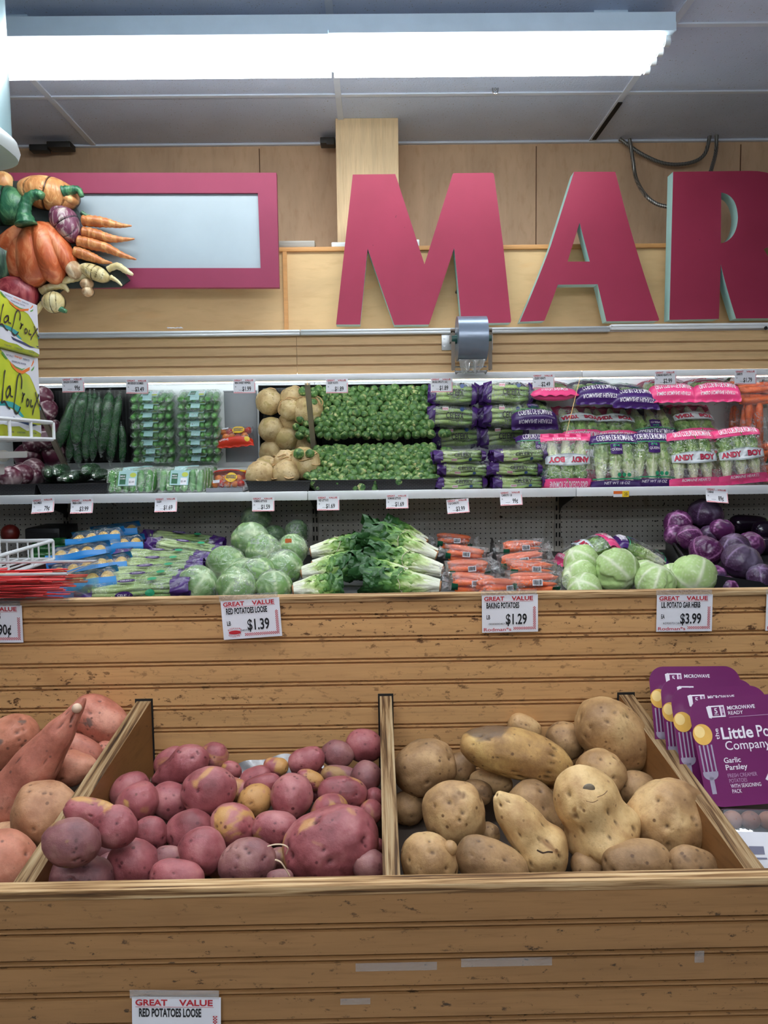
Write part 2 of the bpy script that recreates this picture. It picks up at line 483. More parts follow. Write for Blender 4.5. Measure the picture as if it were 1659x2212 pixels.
# shelf
ZS = PZ(1061, YS)
xs = [XL, PX(665, YS, 1070), PX(1243, YS, 1064), XR]
for a, b in zip(xs, xs[1:]):
    mb = MB(); mb.box((a + .001, YS, ZS - .004), (b - .001, YB, ZS)); mb.box((a + .001, YS - .012, ZS - S(17, YS)), (b - .001, YS, ZS + .004), bev=.002)
    mb.box((a + .001, YB - .004, ZS), (b - .001, YB, zb)); mb.build('shelf', m_white, case)
mb = MB(); mb.box((XL, YS + .02, ZS - .03), (XR, YB, ZS - .0045)); mb.build('shelf_underside', M('shelf_under', rgb(190, 186, 178), .5), case)
# pegboard with rows of holes
t = NT('pegboard'); tc = t.n('ShaderNodeTexCoord'); sx = t.n('ShaderNodeSeparateXYZ'); t.l(tc.outputs['Object'], sx.inputs[0])
PEG = .0228
def cellc(o):
    a = t.n('ShaderNodeMath', operation='MULTIPLY'); a.inputs[1].default_value = 1 / PEG; t.l(o, a.inputs[0])
    f = t.n('ShaderNodeMath', operation='FRACT'); t.l(a.outputs[0], f.inputs[0])
    d = t.n('ShaderNodeMath', operation='SUBTRACT'); d.inputs[1].default_value = .5; t.l(f.outputs[0], d.inputs[0])
    q = t.n('ShaderNodeMath', operation='MULTIPLY'); t.l(d.outputs[0], q.inputs[0]); t.l(d.outputs[0], q.inputs[1]); return q.outputs[0]
ad = t.n('ShaderNodeMath', operation='ADD'); t.l(cellc(sx.outputs[0]), ad.inputs[0]); t.l(cellc(sx.outputs[2]), ad.inputs[1])
lt = t.n('ShaderNodeMath', operation='LESS_THAN'); lt.inputs[1].default_value = .015; t.l(ad.outputs[0], lt.inputs[0])
st = t.ramp(t.noise(t.co((1, 1, .5), False), 7, 5), [(.35, rgb(196, 192, 182)), (.6, rgb(206, 203, 196)), (.72, rgb(160, 150, 132))])
sp = t.ramp(t.noise(t.co((30, 30, 22), False), 1.3, 4), [(.70, 0.), (.73, 1.)])
t.color(t.mix(lt.outputs[0], t.mix(sp, st, rgb(40, 34, 30)), rgb(20, 18, 16))); m_peg = t.set(.5, 0, .3)
xp = [XL, PX(148, YB, 1150), PX(682, YB, 1150), PX(1203, YB, 1150), XR]
for a, b in zip(xp, xp[1:]):
    mb = MB(); mb.box((a + .002, YB - .006, .9), (b - .002, YB, ZS - .004)); mb.build('pegboard', m_peg, case)
for x in xp[1:4]:
    mb = MB(); mb.box((x - .014, YB - .02, .9), (x + .014, YB - .005, ZS - .004))
    for s in (-1, 1):
        for k in range(7): mb.box((x + s * .007 - .003, YB - .0212, 1.0 + k * .04), (x + s * .007 + .003, YB - .0199, 1.022 + k * .04), 1)
    mb.build('upright', [M('upright_paint', rgb(170, 164, 154), .5), m_dark], case)
    mb = MB()
    mb.prism([[(YB - .02, ZS - .012), (YB - .02, ZS - .13), (YB - .05, ZS - .10), (YS + .06, ZS - .03), (YS + .02, ZS - .012)]], x + .003, x + .007, to3=lambda u, v, y: (y, u, v))
    mb.build('shelf_bracket', m_dkmetal, case)
# lower deck
ZD = .975
mb = MB(); mb.box((XL, 2.2, ZD - .03), (XR, YB, ZD)); mb.build('deck', M('deck_mat', rgb(62, 62, 62), .6, .1), case)
mb = MB(); mb.box((XL, 2.17, .3), (XR, 2.2, ZD + .02), bev=.004); mb.build('front_bumper', m_white, case)

# ================================================================== POTATO BINS
bins = thing('potato_display', 'wooden beadboard potato display divided into bins', 'produce bin', (0, (Y1 + Y2) / 2, 0))
ZF = PZ(1908, Y1); ZU = PZ(1284, Y2)
g0 = PZ(1331, Y2); gs = S(49.8, Y2)
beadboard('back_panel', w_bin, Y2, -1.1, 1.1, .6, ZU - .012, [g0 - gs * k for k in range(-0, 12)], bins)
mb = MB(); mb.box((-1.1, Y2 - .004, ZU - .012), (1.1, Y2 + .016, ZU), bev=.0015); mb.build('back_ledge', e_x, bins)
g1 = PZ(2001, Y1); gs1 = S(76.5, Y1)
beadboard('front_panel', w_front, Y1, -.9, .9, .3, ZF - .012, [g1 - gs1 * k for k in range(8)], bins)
mb = MB(); mb.box((-.9, Y1 - .003, ZF - .012), (.9, Y1 + .018, ZF), bev=.0015); mb.build('front_ledge', e_x, bins)
# dividers: plywood boards running back to front
DIV = []
for (bx, by, fx, fy, w) in ((311, 1514, 47, 1912, .025), (833, 1503, 846, 1897, .021), (1352, 1500, 1640, 1890, .025)):
    b, f = P(bx, by, Y2), P(fx, fy, Y1 + .02); DIV.append((b, f))
    mb = MB(); h = .3
    vs = []
    for p in (f, b):
        for dx, dz in ((-w / 2, 0), (w / 2, 0), (w / 2, -h), (-w / 2, -h)): vs.append((p.x + dx, p.y, p.z + dz))
    mb.add(vs, [(0, 1, 5, 4)], 1); mb.add(vs, [(1, 2, 6, 5), (3, 0, 4, 7), (2, 3, 7, 6), (0, 3, 2, 1), (4, 5, 6, 7)], 0)
    mb.build('divider', [w_div, e_y], bins, smooth=False)
    # dark slot in the back panel around the divider end
    mb = MB(); mb.box((b.x - w / 2 - .003, Y2 - .001, b.z - .25), (b.x + w / 2 + .003, Y2 + .001, b.z + .004)); mb.build('divider_slot', m_dark, bins)
mb = MB(); mb.add([(-1, Y1 + .018, ZF - .105), (1, Y1 + .018, ZF - .105), (1, Y2, ZF - .065), (-1, Y2, ZF - .065), (-1, Y1 + .018, ZF - .13), (1, Y1 + .018, ZF - .13), (1, Y2, ZF - .085), (-1, Y2, ZF - .085)],
                [(0, 1, 2, 3), (7, 6, 5, 4), (0, 4, 5, 1), (2, 6, 7, 3), (1, 5, 6, 2), (3, 7, 4, 0)])
mb.build('bin_bottom', M('bin_gap_shade', rgb(46, 34, 24), .8, .2), bins, smooth=False)  # floor colour darkened to paint in the shade between the potatoes

# ================================================================== CEILING LIGHTS
m_fix = M('fixture_enamel', rgb(210, 230, 246), .35, .05)
m_tube = emit('tube_glow', (.93, .98, 1, 1), TUBE_POWER); m_tube2 = emit('added_aisle_glow', (.95, .98, 1, 1), AISLE_POWER); m_tube3 = emit('added_near_glow', (.95, .98, 1, 1), NEAR_POWER)
m_cap = M('lamp_holder', rgb(206, 210, 210), .4, .04)
def fixture(x0, xm_, x1, y0, label, glow, drop=.05, narrow=0.):
    z1 = ZC - drop
    r = thing('fluorescent_light_fixture', label, 'ceiling light', ((x0 + x1) / 2, y0 + .1, z1))
    mb = MB(); mb.prism([[(y0 - .03 + narrow, z1 - .052), (y0 - .03 + narrow, z1), (y0 + .26 - narrow, z1), (y0 + .26 - narrow, z1 - .052), (y0 + .25 - narrow, z1 - .06), (y0 - .02 + narrow, z1 - .06)]], x0, x1, to3=lambda u, v, y: (y, u, v))
    if not narrow: mb.box((x0, y0 - .034, z1 - .066), (xm_ - .003, y0 - .028, z1 - .038)); mb.box((xm_, y0 - .036, z1 - .064), (x1, y0 - .028, z1 - .036))
    mb.build('housing', m_fix, r)
    for x in (x0 + .2, x1 - .2):
        mb = MB(); mb.box((x - (.06 if not narrow else .012), y0 + (.05 if not narrow else .10), z1), (x + (.06 if not narrow else .012), y0 + (.18 if not narrow else .124), ZC)); mb.build('mounting_plate', m_fix, r)
    for q in range(4):
        y = y0 + .015 + q * .067; z = z1 - .078
        for a, b in ((x0, xm_), (xm_, x1)):
            mb = MB(); mb.tube([(a + (.035 if a == x0 else .006), y, z), (b - (.035 if b == x1 else .006), y, z)], .0165, 14); mb.build('tube', glow, r)
            for e, s in (((a, 1),) if a == x0 else ((b, -1),)):
                mb = MB(); mb.tube([(e + s * .004, y, z), (e + s * .022, y, z)], .015, 12); mb.tube([(e + s * .02, y, z), (e + s * .036, y, z)], .0115, 10)
                mb.box((e + s * .004, y - .011, z), (e + s * .02, y + .011, z1 - .056)); mb.build('lamp_holder', m_cap, r)
    return r
YF = 2.795
X1F = PX(1452, YF, 95); XMF = PX(712, YF, 120)
fixture(XMF - 1.32, XMF, X1F, YF, 'long four tube ceiling light glowing above the sign letters', m_tube)
# unseen fixtures added for light, above the bins and behind the photographer
for k, y in enumerate((.90, -1.0, -3.0)):
    fixture(-1.3, -.1, 1.1, y, ['unseen four tube ceiling light added above the potato bins', 'unseen four tube ceiling light added second back along the aisle', 'unseen four tube ceiling light added at the far back of the aisle'][k], m_tube2 if k else m_tube3, .34, .09)

# ================================================================== SIGN LETTERS
t = NT('letter_magenta'); co = t.co((1, 1, 1), False)
nick = t.ramp(t.noise(co, 55, 3, .6), [(.755, 0.), (.77, 1.)])
c = t.ramp(t.noise(co, 4, 3), [(.3, rgb(138, 40, 64)), (.7, rgb(148, 44, 70))])
t.color(t.mix(nick, c, rgb(80, 20, 38))); m_mag = t.set(.55, 0, .3)
m_teal = M('letter_side_teal', rgb(150, 186, 180), .5, .06)
def curve_pts(cs, n=10):
    """cs: points, or ('q', ctrl, end) quadratic pieces, in photo pixels"""
    out = []
    for c in cs:
        if c[0] == 'q':
            a = Vector(out[-1]); b = Vector(c[1]); d = Vector(c[2])
            for k in range(1, n + 1):
                u = k / n; out.append(tuple(a * (1 - u) ** 2 + b * 2 * u * (1 - u) + d * u * u))
        else: out.append(tuple(c))
    return out
def letter(ch, loops, label):
    mb = MB(); q = []
    for lp in loops:
        pl = []
        for x, y in curve_pts(lp):
            p = P(x, y, YL); pl.append((p.x, p.z))
        q.append(pl)
    mb.prism(q, YL, YL + .062, 0, 1)
    zb_ = min(p[1] for p in q[0]); xm_ = sum(p[0] for p in q[0]) / len(q[0])
    r = thing('sign_letter', label, 'sign letter', (xm_, YL + .06, zb_), 'magenta wall letters')
    mb.build('letter_board', [m_mag, m_teal], r)
    for dx in (-.1, .1):
        mb = MB(); mb.tube([(xm_ + dx, YL + .06, zb_ + .16), (xm_ + dx, YP, zb_ + .16)], .006, 8)
        mb.build('standoff', m_dkmetal, r)
letter('M', [[(762, 377), (854, 376), (917, 571), (978, 376), (981, 374), (1063, 373), (1067, 376), (1087, 530), (1104, 692), (1103, 697), (997, 699), (988, 600), (981, 536), (927, 701), (852, 702), (794, 537), (778, 701), (726, 701)]],
       'large magenta wooden letter M above the cooler')
letter('A', [[(1240, 371), (1329, 371), (1352, 460), ('q', (1385, 580), (1424, 690)), (1422, 693), (1310, 694), (1291, 614), (1205, 615), ('q', (1186, 668), (1176, 693)), (1123, 695), ('q', (1160, 610), (1190, 530))],
            [(1252, 481), (1274, 565), (1226, 565)]], 'large magenta wooden letter A between two other sign letters')
letter('R', [[(1454, 371), (1620, 369), ('q', (1712, 368), (1714, 452)), ('q', (1712, 512), (1650, 538)), ('q', (1690, 610), (1735, 687)), (1590, 688), ('q', (1568, 620), (1557, 571)), (1553, 689), (1446, 691)],
            [(1558, 416), ('q', (1592, 420), (1594, 470)), ('q', (1592, 518), (1557, 526))]], 'large magenta wooden letter R cut by the right edge of the photo')

# ================================================================== FRAMED SIGN WITH CARVED VEGETABLES
YG = YL
pt = lambda x, y: (P(x, y, YG).x, P(x, y, YG).z)
r = thing('harvest_sign', 'magenta framed white board with carved painted vegetables', 'sign', (PX(230, YG, 620), YG + .03, PZ(621, YG, 230)))
m_frame = M('frame_magenta', rgb(134, 50, 76), .6, .05, scale=4, spec=.3)
m_board = M('white_board', rgb(158, 170, 176), .35, .04, scale=6)
mb = MB()
mb.prism([[pt(-300, 373), pt(597, 373), pt(603, 621), pt(-300, 621)], [pt(-220, 417), pt(557, 417), pt(563, 579), pt(-220, 579)]], YG, YG + .03)
mb.build('frame', m_frame, r)
mb = MB(); mb.prism([[pt(-225, 412), pt(562, 412), pt(568, 583), pt(-225, 583)]], YG + .012, YG + .022); mb.build('board', m_board, r)
for x in (pt(100, 0)[0], pt(500, 0)[0]):
    mb = MB(); mb.tube([(x, YG + .03, pt(0, 480)[1]), (x, YP, pt(0, 480)[1])], .008, 8); mb.build('standoff', m_dkmetal, r)
def paint(name, base, hi, dark, sc_=22):
    """carved resin painted in streaky brushwork with dark wash in the cuts"""
    t = NT(name)
    a = t.n('ShaderNodeAttribute', attribute_name='cut')
    co = t.co((1, 1, 1), False)
    s1 = t.noise(t.co((1, 1, .35), False), sc_, 4, .6, 1)
    c = t.ramp(s1, [(.3, mul(base, .72)), (.47, base), (.62, hi)])
    c = t.mix(t.ramp(a.outputs['Fac'], [(.25, 0.), (.85, 1.)]), c, dark)
    t.color(c); t.bump(s1, .5, .01); MATS[name] = t.set(.38, 0, .5); return t.m
p_or = paint('paint_orange', rgb(196, 94, 50), rgb(220, 138, 92), rgb(46, 24, 18))
p_gn = paint('paint_green', rgb(40, 96, 66), rgb(92, 142, 96), rgb(18, 28, 24))
p_dg = paint('paint_dark_green', rgb(44, 74, 56), rgb(90, 122, 92), rgb(20, 26, 24))
p_tan = paint('paint_squash', rgb(206, 140, 84), rgb(232, 184, 124), rgb(64, 36, 28))
p_pur = paint('paint_purple', rgb(122, 64, 88), rgb(198, 184, 176), rgb(40, 22, 34), 30)
p_red = paint('paint_apple', rgb(132, 38, 50), rgb(176, 84, 84), rgb(36, 16, 20))
p_crt = paint('paint_carrot', rgb(196, 118, 66), rgb(222, 164, 104), rgb(84, 44, 28), 30)
p_cream = paint('paint_cream', rgb(204, 184, 128), rgb(226, 214, 170), rgb(58, 44, 26))
p_mush = paint('paint_mushroom', rgb(186, 150, 112), rgb(222, 200, 164), rgb(60, 42, 32))
def relief(name, mat, cx, cy, a, b, ang=0, th=.06, lobes=0, wob=.0, z0=0, label=None, flat=1.0, seed=0, taper=0, nu=64, nv=24, bend=0., into=None):
    """a carved half-round form standing off the board: pixel centre, half axes, depth"""
    c = P(cx, cy, YG); A, B = S(a, YG), S(b, YG); ca, sa = math.cos(math.radians(ang)), math.sin(math.radians(ang))
    mb = MB() if into is None else into; at = []
    def fn(u, v):
        th_ = u * 2 * PI; ph = v * PI / 2 * 1.0
        rr = math.sin(PI / 2 * (1 - (1 - v) )) if False else math.cos(ph)
        k = 0.
        if lobes:
            # grooves meet at the stem, top of the fruit
            x_, y_ = math.cos(th_) * rr, math.sin(th_) * rr
            lx = x_ / max(.25, math.sqrt(max(0.02, 1 - .85 * y_ * y_)))
            g = abs(math.sin(lx * PI * lobes / 2))
            k = max(0, 1 - g / .22)
        q = 1 + wob * mnoise.noise(Vector((math.cos(th_) * 1.6 + seed, math.sin(th_) * 1.6, seed * 1.7)))
        x = math.cos(th_) * rr * q; y = math.sin(th_) * rr * q
        if taper: y *= (1 - taper * (x * .5 + .5))
        if bend: y += bend * (x * x)
        d = math.sin(ph) ** .8 * th * (1 - .16 * k)
        at.append(max(k, max(0, 1 - v * 5) * .95))
        X, Z = x * A, y * B
        return Vector((c.x + X * ca - Z * sa, YG - z0 - d, c.z + X * sa + Z * ca))
    mb.grid(fn, nu, nv, 0, closed_u=True)
    mb.at['cut'] = mb.at.get('cut', []) + at
    if into is None: mb.build(name, mat, r, smooth=True, label=label)
def rtube(name, mat, pts, rad, z0=.05, label=None, flat=.9):
    mb = MB(); n = len(pts)
    vs = [P(x, y, YG) + Vector((0, -z0 - (p[2] if len(p) > 2 else 0), 0)) for p in pts for x, y in [p[:2]]]
    # smooth the path
    path = []; rr = []
    for i in range(n - 1):
        p0, p1, p2, p3 = vs[max(0, i - 1)], vs[i], vs[i + 1], vs[min(n - 1, i + 2)]
        for k in range(6):
            u = k / 6
            path.append(.5 * ((2 * p1) + (p2 - p0) * u + (2 * p0 - 5 * p1 + 4 * p2 - p3) * u * u + (3 * p1 - p0 - 3 * p2 + p3) * u ** 3))
            rr.append(S(rad[i] + (rad[i + 1] - rad[i]) * u, YG) * (1 + .08 * math.sin(9.1 * i + k * 2.3)))
    path.append(vs[-1]); rr.append(S(rad[-1], YG))
    mb.tube(path, rr, 14, flat=flat)
    mb.at['cut'] = [max(0, .55 + .6 * math.sin(i // 14 * 1.9) * 0 - .75) for i in range(len(mb.v))]
    mb.build(name, mat, r, smooth=True, label=label)
mb = MB(); mb.prism([[pt(-200, 400), pt(60, 392), pt(150, 420), pt(178, 470), pt(170, 560), pt(268, 588), pt(282, 606), pt(262, 621), pt(140, 624), pt(98, 660), pt(-200, 690)]], YG - .012, YG + .001)
mb.build('backing_board', M('relief_backing', rgb(48, 58, 56), .6, .2), r)
relief('squash', p_tan, 110, 422, 66, 34, -14, .075, 3, .05, .008, 'tan ribbed squash')
relief('squash', p_tan, 152, 437, 24, 12, -10, .05, 0, .05, .016, 'small tan squash')
rtube('stem', p_gn, [(148, 424), (165, 420), (180, 420), (188, 434)], [14, 10, 8, 5], .055, 'green squash stem')
relief('gourd', p_tan, 0, 400, 34, 24, 30, .05, 0, .1, 0, 'pale orange gourd')
relief('pepper', p_gn, 15, 448, 58, 40, -8, .07, 2, .12, .006, 'green bell pepper')
pk = MB()
for cx, cy, a, b, an, th, z0 in ((38, 526, 52, 27, 36, .075, .010), (136, 542, 62, 23, -62, .085, .010), (82, 556, 66, 40, 84, .105, .014), (112, 551, 68, 31, -76, .11, .012), (58, 556, 56, 32, 68, .09, .010)):
    relief('pumpkin', p_or, cx, cy, a, b, an, th, 0, .05, z0, seed=cx, into=pk)
pk.build('pumpkin', p_or, r, smooth=True, label='orange ribbed pumpkin')
rtube('stem', p_gn, [(82, 502), (78, 474), (86, 448), (105, 438), (117, 443)], [24, 15, 12, 11, 8], .11, 'green pumpkin stem')
relief('onion', p_pur, 148, 488, 44, 32, -58, .075, 3, .04, .008, 'purple and white striped onion', taper=.25)
rtube('stem', p_dg, [(184, 466), (196, 472), (203, 471)], [6, 4, 2], .04)
relief('melon', p_dg, -4, 572, 54, 50, 0, .085, 0, .05, .012, 'dark green melon')
relief('apple', p_red, 40, 640, 50, 40, 0, .09, 0, .04, .012, 'dark red apple')
for x0, y0, x1, y1, w, m_ in ((186, 482, 290, 493, 12, (240, 487)), (186, 506, 296, 521, 12, (240, 519)), (176, 526, 300, 565, 13, (236, 540)), (168, 548, 248, 572, 12, (210, 562))):
    mb = MB(); rtube('carrot', p_crt, [(x0, y0), ((x0 + m_[0]) / 2, (y0 + m_[1]) / 2 - 1), m_, ((x1 + m_[0]) / 2, (y1 + m_[1]) / 2 + 2), (x1, y1)], [w, w + 1, w - 2, w - 6, 1.4], .035, 'orange carved carrot')
relief('corn', p_cream, 210, 592, 34, 16, -24, .06, 6, .04, .012, 'cream corn cob')
rtube('husk', p_cream, [(130, 612), (160, 604), (190, 600), (232, 606)], [7, 9, 8, 4], .02)
rtube('husk', p_cream, [(238, 586), (258, 578), (276, 588), (292, 597)], [7, 8, 7, 3], .03)
rtube('husk', p_cream, [(92, 632), (115, 622), (140, 620), (152, 632)], [9, 9, 8, 3], .02)
rtube('husk', p_cream, [(244, 602), (258, 610), (268, 620)], [6, 4, 2], .03)
relief('mushroom', p_mush, 167, 587, 17, 20, 20, .06, 0, .05, .02, 'pale mushroom')
relief('mushroom', p_mush, 192, 616, 14, 11, 10, .05, 0, .05, .01, 'small brown mushroom cap'); relief('mushroom', p_mush, 194, 632, 12, 11, 0, .045, 0, .03, .01, 'mushroom stalk end')
relief('garlic', p_cream, 121, 655, 24, 22, 0, .06, 4, .04, .012, 'cream bulb with green tip')
rtube('husk', p_cream, [(96, 655), (88, 668), (82, 680)], [5, 7, 4], .02)
rtube('stem', p_gn, [(134, 668), (143, 673), (150, 676)], [8, 6, 4], .03)

# ================================================================== WALL ODDMENTS
m_cond = NT('flex_conduit'); w_ = m_cond.n('ShaderNodeTexWave'); w_.inputs['Scale'].default_value = 40
m_cond.l(m_cond.co((1, 1, 1), False), w_.inputs[0]); m_cond.color(m_cond.ramp(w_.outputs['Fac'], [(.2, rgb(92, 90, 86)), (.8, rgb(150, 148, 142))])); m_cond = m_cond.set(.4, .7)
def spline(pts, n=8):
    out = []
    for i in range(len(pts) - 1):
        p0, p1, p2, p3 = pts[max(0, i - 1)], pts[i], pts[i + 1], pts[min(len(pts) - 1, i + 2)]
        for k in range(n):
            u = k / n; out.append(.5 * ((2 * p1) + (p2 - p0) * u + (2 * p0 - 5 * p1 + 4 * p2 - p3) * u * u + (3 * p1 - p0 - 3 * p2 + p3) * u ** 3))
    return out + [pts[-1]]
def cable(pp, label, rad=.0085):
    pts = spline([P(x, y, d) for x, y, d in pp], 14); mb = MB()
    rr = [rad * (1 + .14 * (i % 2)) for i in range(len(pts))]
    mb.tube(pts, rr, 10); solo('metal_conduit', mb, m_cond, label, 'cable')
cable([(1338, 300, 3.97), (1390, 335, 3.965), (1440, 354, 3.965), (1490, 352, 3.965), (1522, 333, 3.965), (1534, 289, 3.965)], 'flexible grey conduit sagging along the wall under the ceiling')
cable([(1360, 300, 3.955), (1367, 345, 3.955), (1374, 385, 3.94), (1393, 420, 3.76), (1420, 441, 3.72), (1462, 450, 3.66)], 'flexible grey conduit curving down behind the sign letter R')
cable([(1548, 288, 3.955), (1546, 330, 3.94), (1535, 372, 3.76), (1530, 400, 3.74), (1528, 440, 3.66), (1530, 470, 3.60)], 'short grey conduit dropping straight from the ceiling corner')
def boxthing(name, x0, y0, x1, y1, Y, d, mat, label, cat, bev=.006):
    a, b = P(x0, y0, Y), P(x1, y1, Y); mb = MB()
    mb.box((a.x, Y, b.z), (b.x, Y + d, a.z), bev=bev); return solo(name, mb, mat, label, cat)
zt_ = zl
def onledge(name, x0, x1, hpx, mat, label, cat):
    a, b = PX(x0, YP, 525), PX(x1, YP, 525); mb = MB(); mb.box((a, YP - .005, zl), (b, YP + .05, zl + S(hpx, YP)), bev=.004)
    mb.box((a + .006, YP - .0055, zl + S(hpx, YP) * .62), (b - .006, YP - .004, zl + S(hpx, YP) * .72)); solo(name, mb, mat, label, cat)
onledge('storage_box', 600, 680, 14, M('grey_plastic', rgb(168, 160, 148), .4, .05), 'flat grey plastic box lying on the plywood ledge beside the framed sign', 'box')
onledge('white_box', 716, 748, 10, m_white, 'small white box on the plywood ledge left of the letter M', 'box')
onledge('white_clip', 898, 906, 14, m_white, 'tiny white clip standing on the ledge behind the letter M', 'clip')
mb = MB(); mb.box((PX(100, 3.9, 315), 3.90, ZC - .05), (PX(152, 3.9, 315), 3.97, ZC - .021), bev=.004); mb.box((PX(60, 3.9, 315), 3.91, ZC - .06), (PX(100, 3.9, 315), 3.96, ZC - .03), bev=.004)
solo('junction_box', mb, m_dkmetal, 'dark metal electrical box in the ceiling corner above the framed sign', 'electrical box')
mb = MB(); mb.box((PX(692, 3.9, 310), 3.88, ZC - .05), (PX(724, 3.9, 310), 3.95, ZC - .021), bev=.004); mb.box((PX(706, 3.9, 310), 3.87, ZC - .06), (PX(722, 3.9, 310), 3.90, ZC - .03))
solo('junction_box', mb, m_dkmetal, 'dark metal electrical box in the ceiling corner beside the wood column', 'electrical box')
# hook hanging below the fixture
hp = P(1070, 186, 3.43); mb = MB()
mb.tube([Vector((hp.x, hp.y, ZC - .006)), Vector((hp.x, hp.y, hp.z + .008))], .004, 8)
mb.tube([hp + Vector((.012 * math.cos(a * PI / 8), 0, -.012 + .02 * math.sin(a * PI / 8))) for a in range(16)], .0035, 8, closed=True)
mb.ball(hp + Vector((0, 0, -.012)), .006, 2)
solo('ceiling_hook', mb, m_chrome, 'small metal eye hook hanging from the ceiling below the tube light', 'hook')

# hanging rounded housing in the upper left corner
r = thing('hanging_scale_housing', 'pale blue rounded metal housing hanging in the upper left corner', 'hanging housing', (-1.05, 1.72, 2.09))
t = NT('blue_enamel'); t.color(t.ramp(t.noise(t.co((1, 1, .3), False), 6, 3), [(.3, rgb(150, 196, 206)), (.7, rgb(172, 210, 218))])); m_benam = t.set(.22, .15, .6)
z0h = CAM.z + .645
def plan(k, n=56):
    out = []
    for i in range(n):
        a = 2 * PI * i / n; c_, s_ = math.cos(a), math.sin(a); e = .62
        out.append((-1.05 + (.268 * k + (k - 1) * -.0) * math.copysign(abs(c_) ** e, c_), 1.725 + .138 * k * math.copysign(abs(s_) ** e, s_)))
    return out
def ring(mb, ks, zs, mi=0):
    lp = [[(x, y, z) for x, y in plan(k)] for k, z in zip(ks, zs)]; n = len(lp[0])
    mb.add([p for l_ in lp for p in l_], [(j * n + i, j * n + (i + 1) % n, (j + 1) * n + (i + 1) % n, (j + 1) * n + i) for j in range(len(lp) - 1) for i in range(n)], mi)
mb = MB(); ring(mb, [.96, .96], [z0h + .045, ZC]); mb.build('shell', m_benam, r)
mb = MB(); ring(mb, [.955, 1.0, 1.02, 1.0, .93, .80, .78, .78], [z0h + .047, z0h + .04, z0h + .02, z0h + .004, z0h, z0h + .001, z0h + .004, z0h + .02]); mb.build('rim', M('housing_rim', rgb(188, 198, 198), .35, .05), r)
mb = MB(); mb.add([(x, y, z0h + .018) for x, y in plan(.785)], [tuple(reversed(range(56)))]); mb.build('underside', m_benam, r, smooth=False)

# ================================================================== BAG ROLL ON ITS BRACKET
YR = 2.93
r = thing('bag_roll_dispenser', 'grey roll of produce bags in a steel bracket on the canopy', 'bag dispenser', (PX(1018, YR, 740), YS, PZ(800, YR, 1018)))
m_roll = NT('bag_roll_film'); m_roll.color(m_roll.ramp(m_roll.noise(m_roll.co((1, 1, 1), False), 12, 3), [(.3, rgb(112, 124, 140)), (.7, rgb(124, 136, 152))])); m_roll = m_roll.set(.28, .35, .6)
rc = P(1018, 732, YR); rad = S(47, YR); hw = S(31, YR)
mb = MB(); mb.tube([rc + Vector((-hw, 0, 0)), rc + Vector((hw, 0, 0))], rad, 48)
mb.build('roll', m_roll, r)
mb = MB(); mb.tube([rc + Vector((-hw - .02, 0, 0)), rc + Vector((hw + .02, 0, 0))], .018, 20); mb.build('core', M('green_core', rgb(30, 78, 70), .4), r)
for s in (-1, 1):
    x = rc.x + s * (hw + .015)
    mb = MB(); mb.box((x - .0025, rc.y - .012, PZ(802, YR)), (x + .0025, rc.y + .012, PZ(720, YR)))
    mb.box((x - .007, rc.y - .014, PZ(802, YR)), (x + .007, rc.y - .010, PZ(722, YR)))
    mb.tube([(x - .008, rc.y, PZ(716, YR)), (x + .008, rc.y, PZ(716, YR))], .008, 12)
    mb.box((x - .002, rc.y, PZ(735, YR)), (x + .002, YS, PZ(718, YR))); mb.build('bracket_arm', M('bracket_bronze', rgb(96, 86, 76), .4, .1, metal=.5), r)
for a, b in ((954, 978), (1052, 1065)):
    mb = MB(); p, q = P(a, 715, YS - .012), P(b, 756, YS - .012); mb.box((p.x, YS - .008, q.z), (q.x, YS - .002, p.z), bev=.002)
    for y_ in (734, 750): mb.tube([(p.x + .01, YS - .011, PZ(y_, YS)), (p.x + .01, YS - .007, PZ(y_, YS))], .004, 10)
    mb.build('mounting_plate', m_alu, r)
mb = MB(); mb.tube([P(983, 803, YR), P(1051, 802, YR)], .004, 8); mb.tube([P(983, 793, YR), P(1051, 792, YR)], .003, 8)
mb.tube([P(983, 800, YR), P(985, 808, YR), P(990, 803, YR)], .003, 6); mb.tube([P(1045, 802, YR), P(1048, 808, YR), P(1052, 800, YR)], .003, 6); mb.build('tear_bar', m_chrome, r)
mb = MB(); mb.tube([P(1013, 801, YR - .02), P(1014, 786, YR - .02), P(1016, 782, YR - .02), P(1020, 782, YR - .02), P(1023, 786, YR - .02), P(1024, 801, YR - .02)], .0022, 8); mb.build('tear_hook', m_chrome, r)
mb = MB()
def bagtail(u, v):
    w = (1 - .35 * v * (1 - abs(u - .5))) * hw
    return P(1018, 778 + 24 * v + 6 * math.sin(u * 11) * v, YR) + Vector(((u - .5) * 2 * w * .92, -.012 - rad * .2 * (1 - v) + .012 * math.sin(u * 17) * v, 0))
mb.grid(bagtail, 24, 8); mb.build('bag_end', film('bag_end_film', .35, (.8, .85, .9, 1)), r, smooth=True)

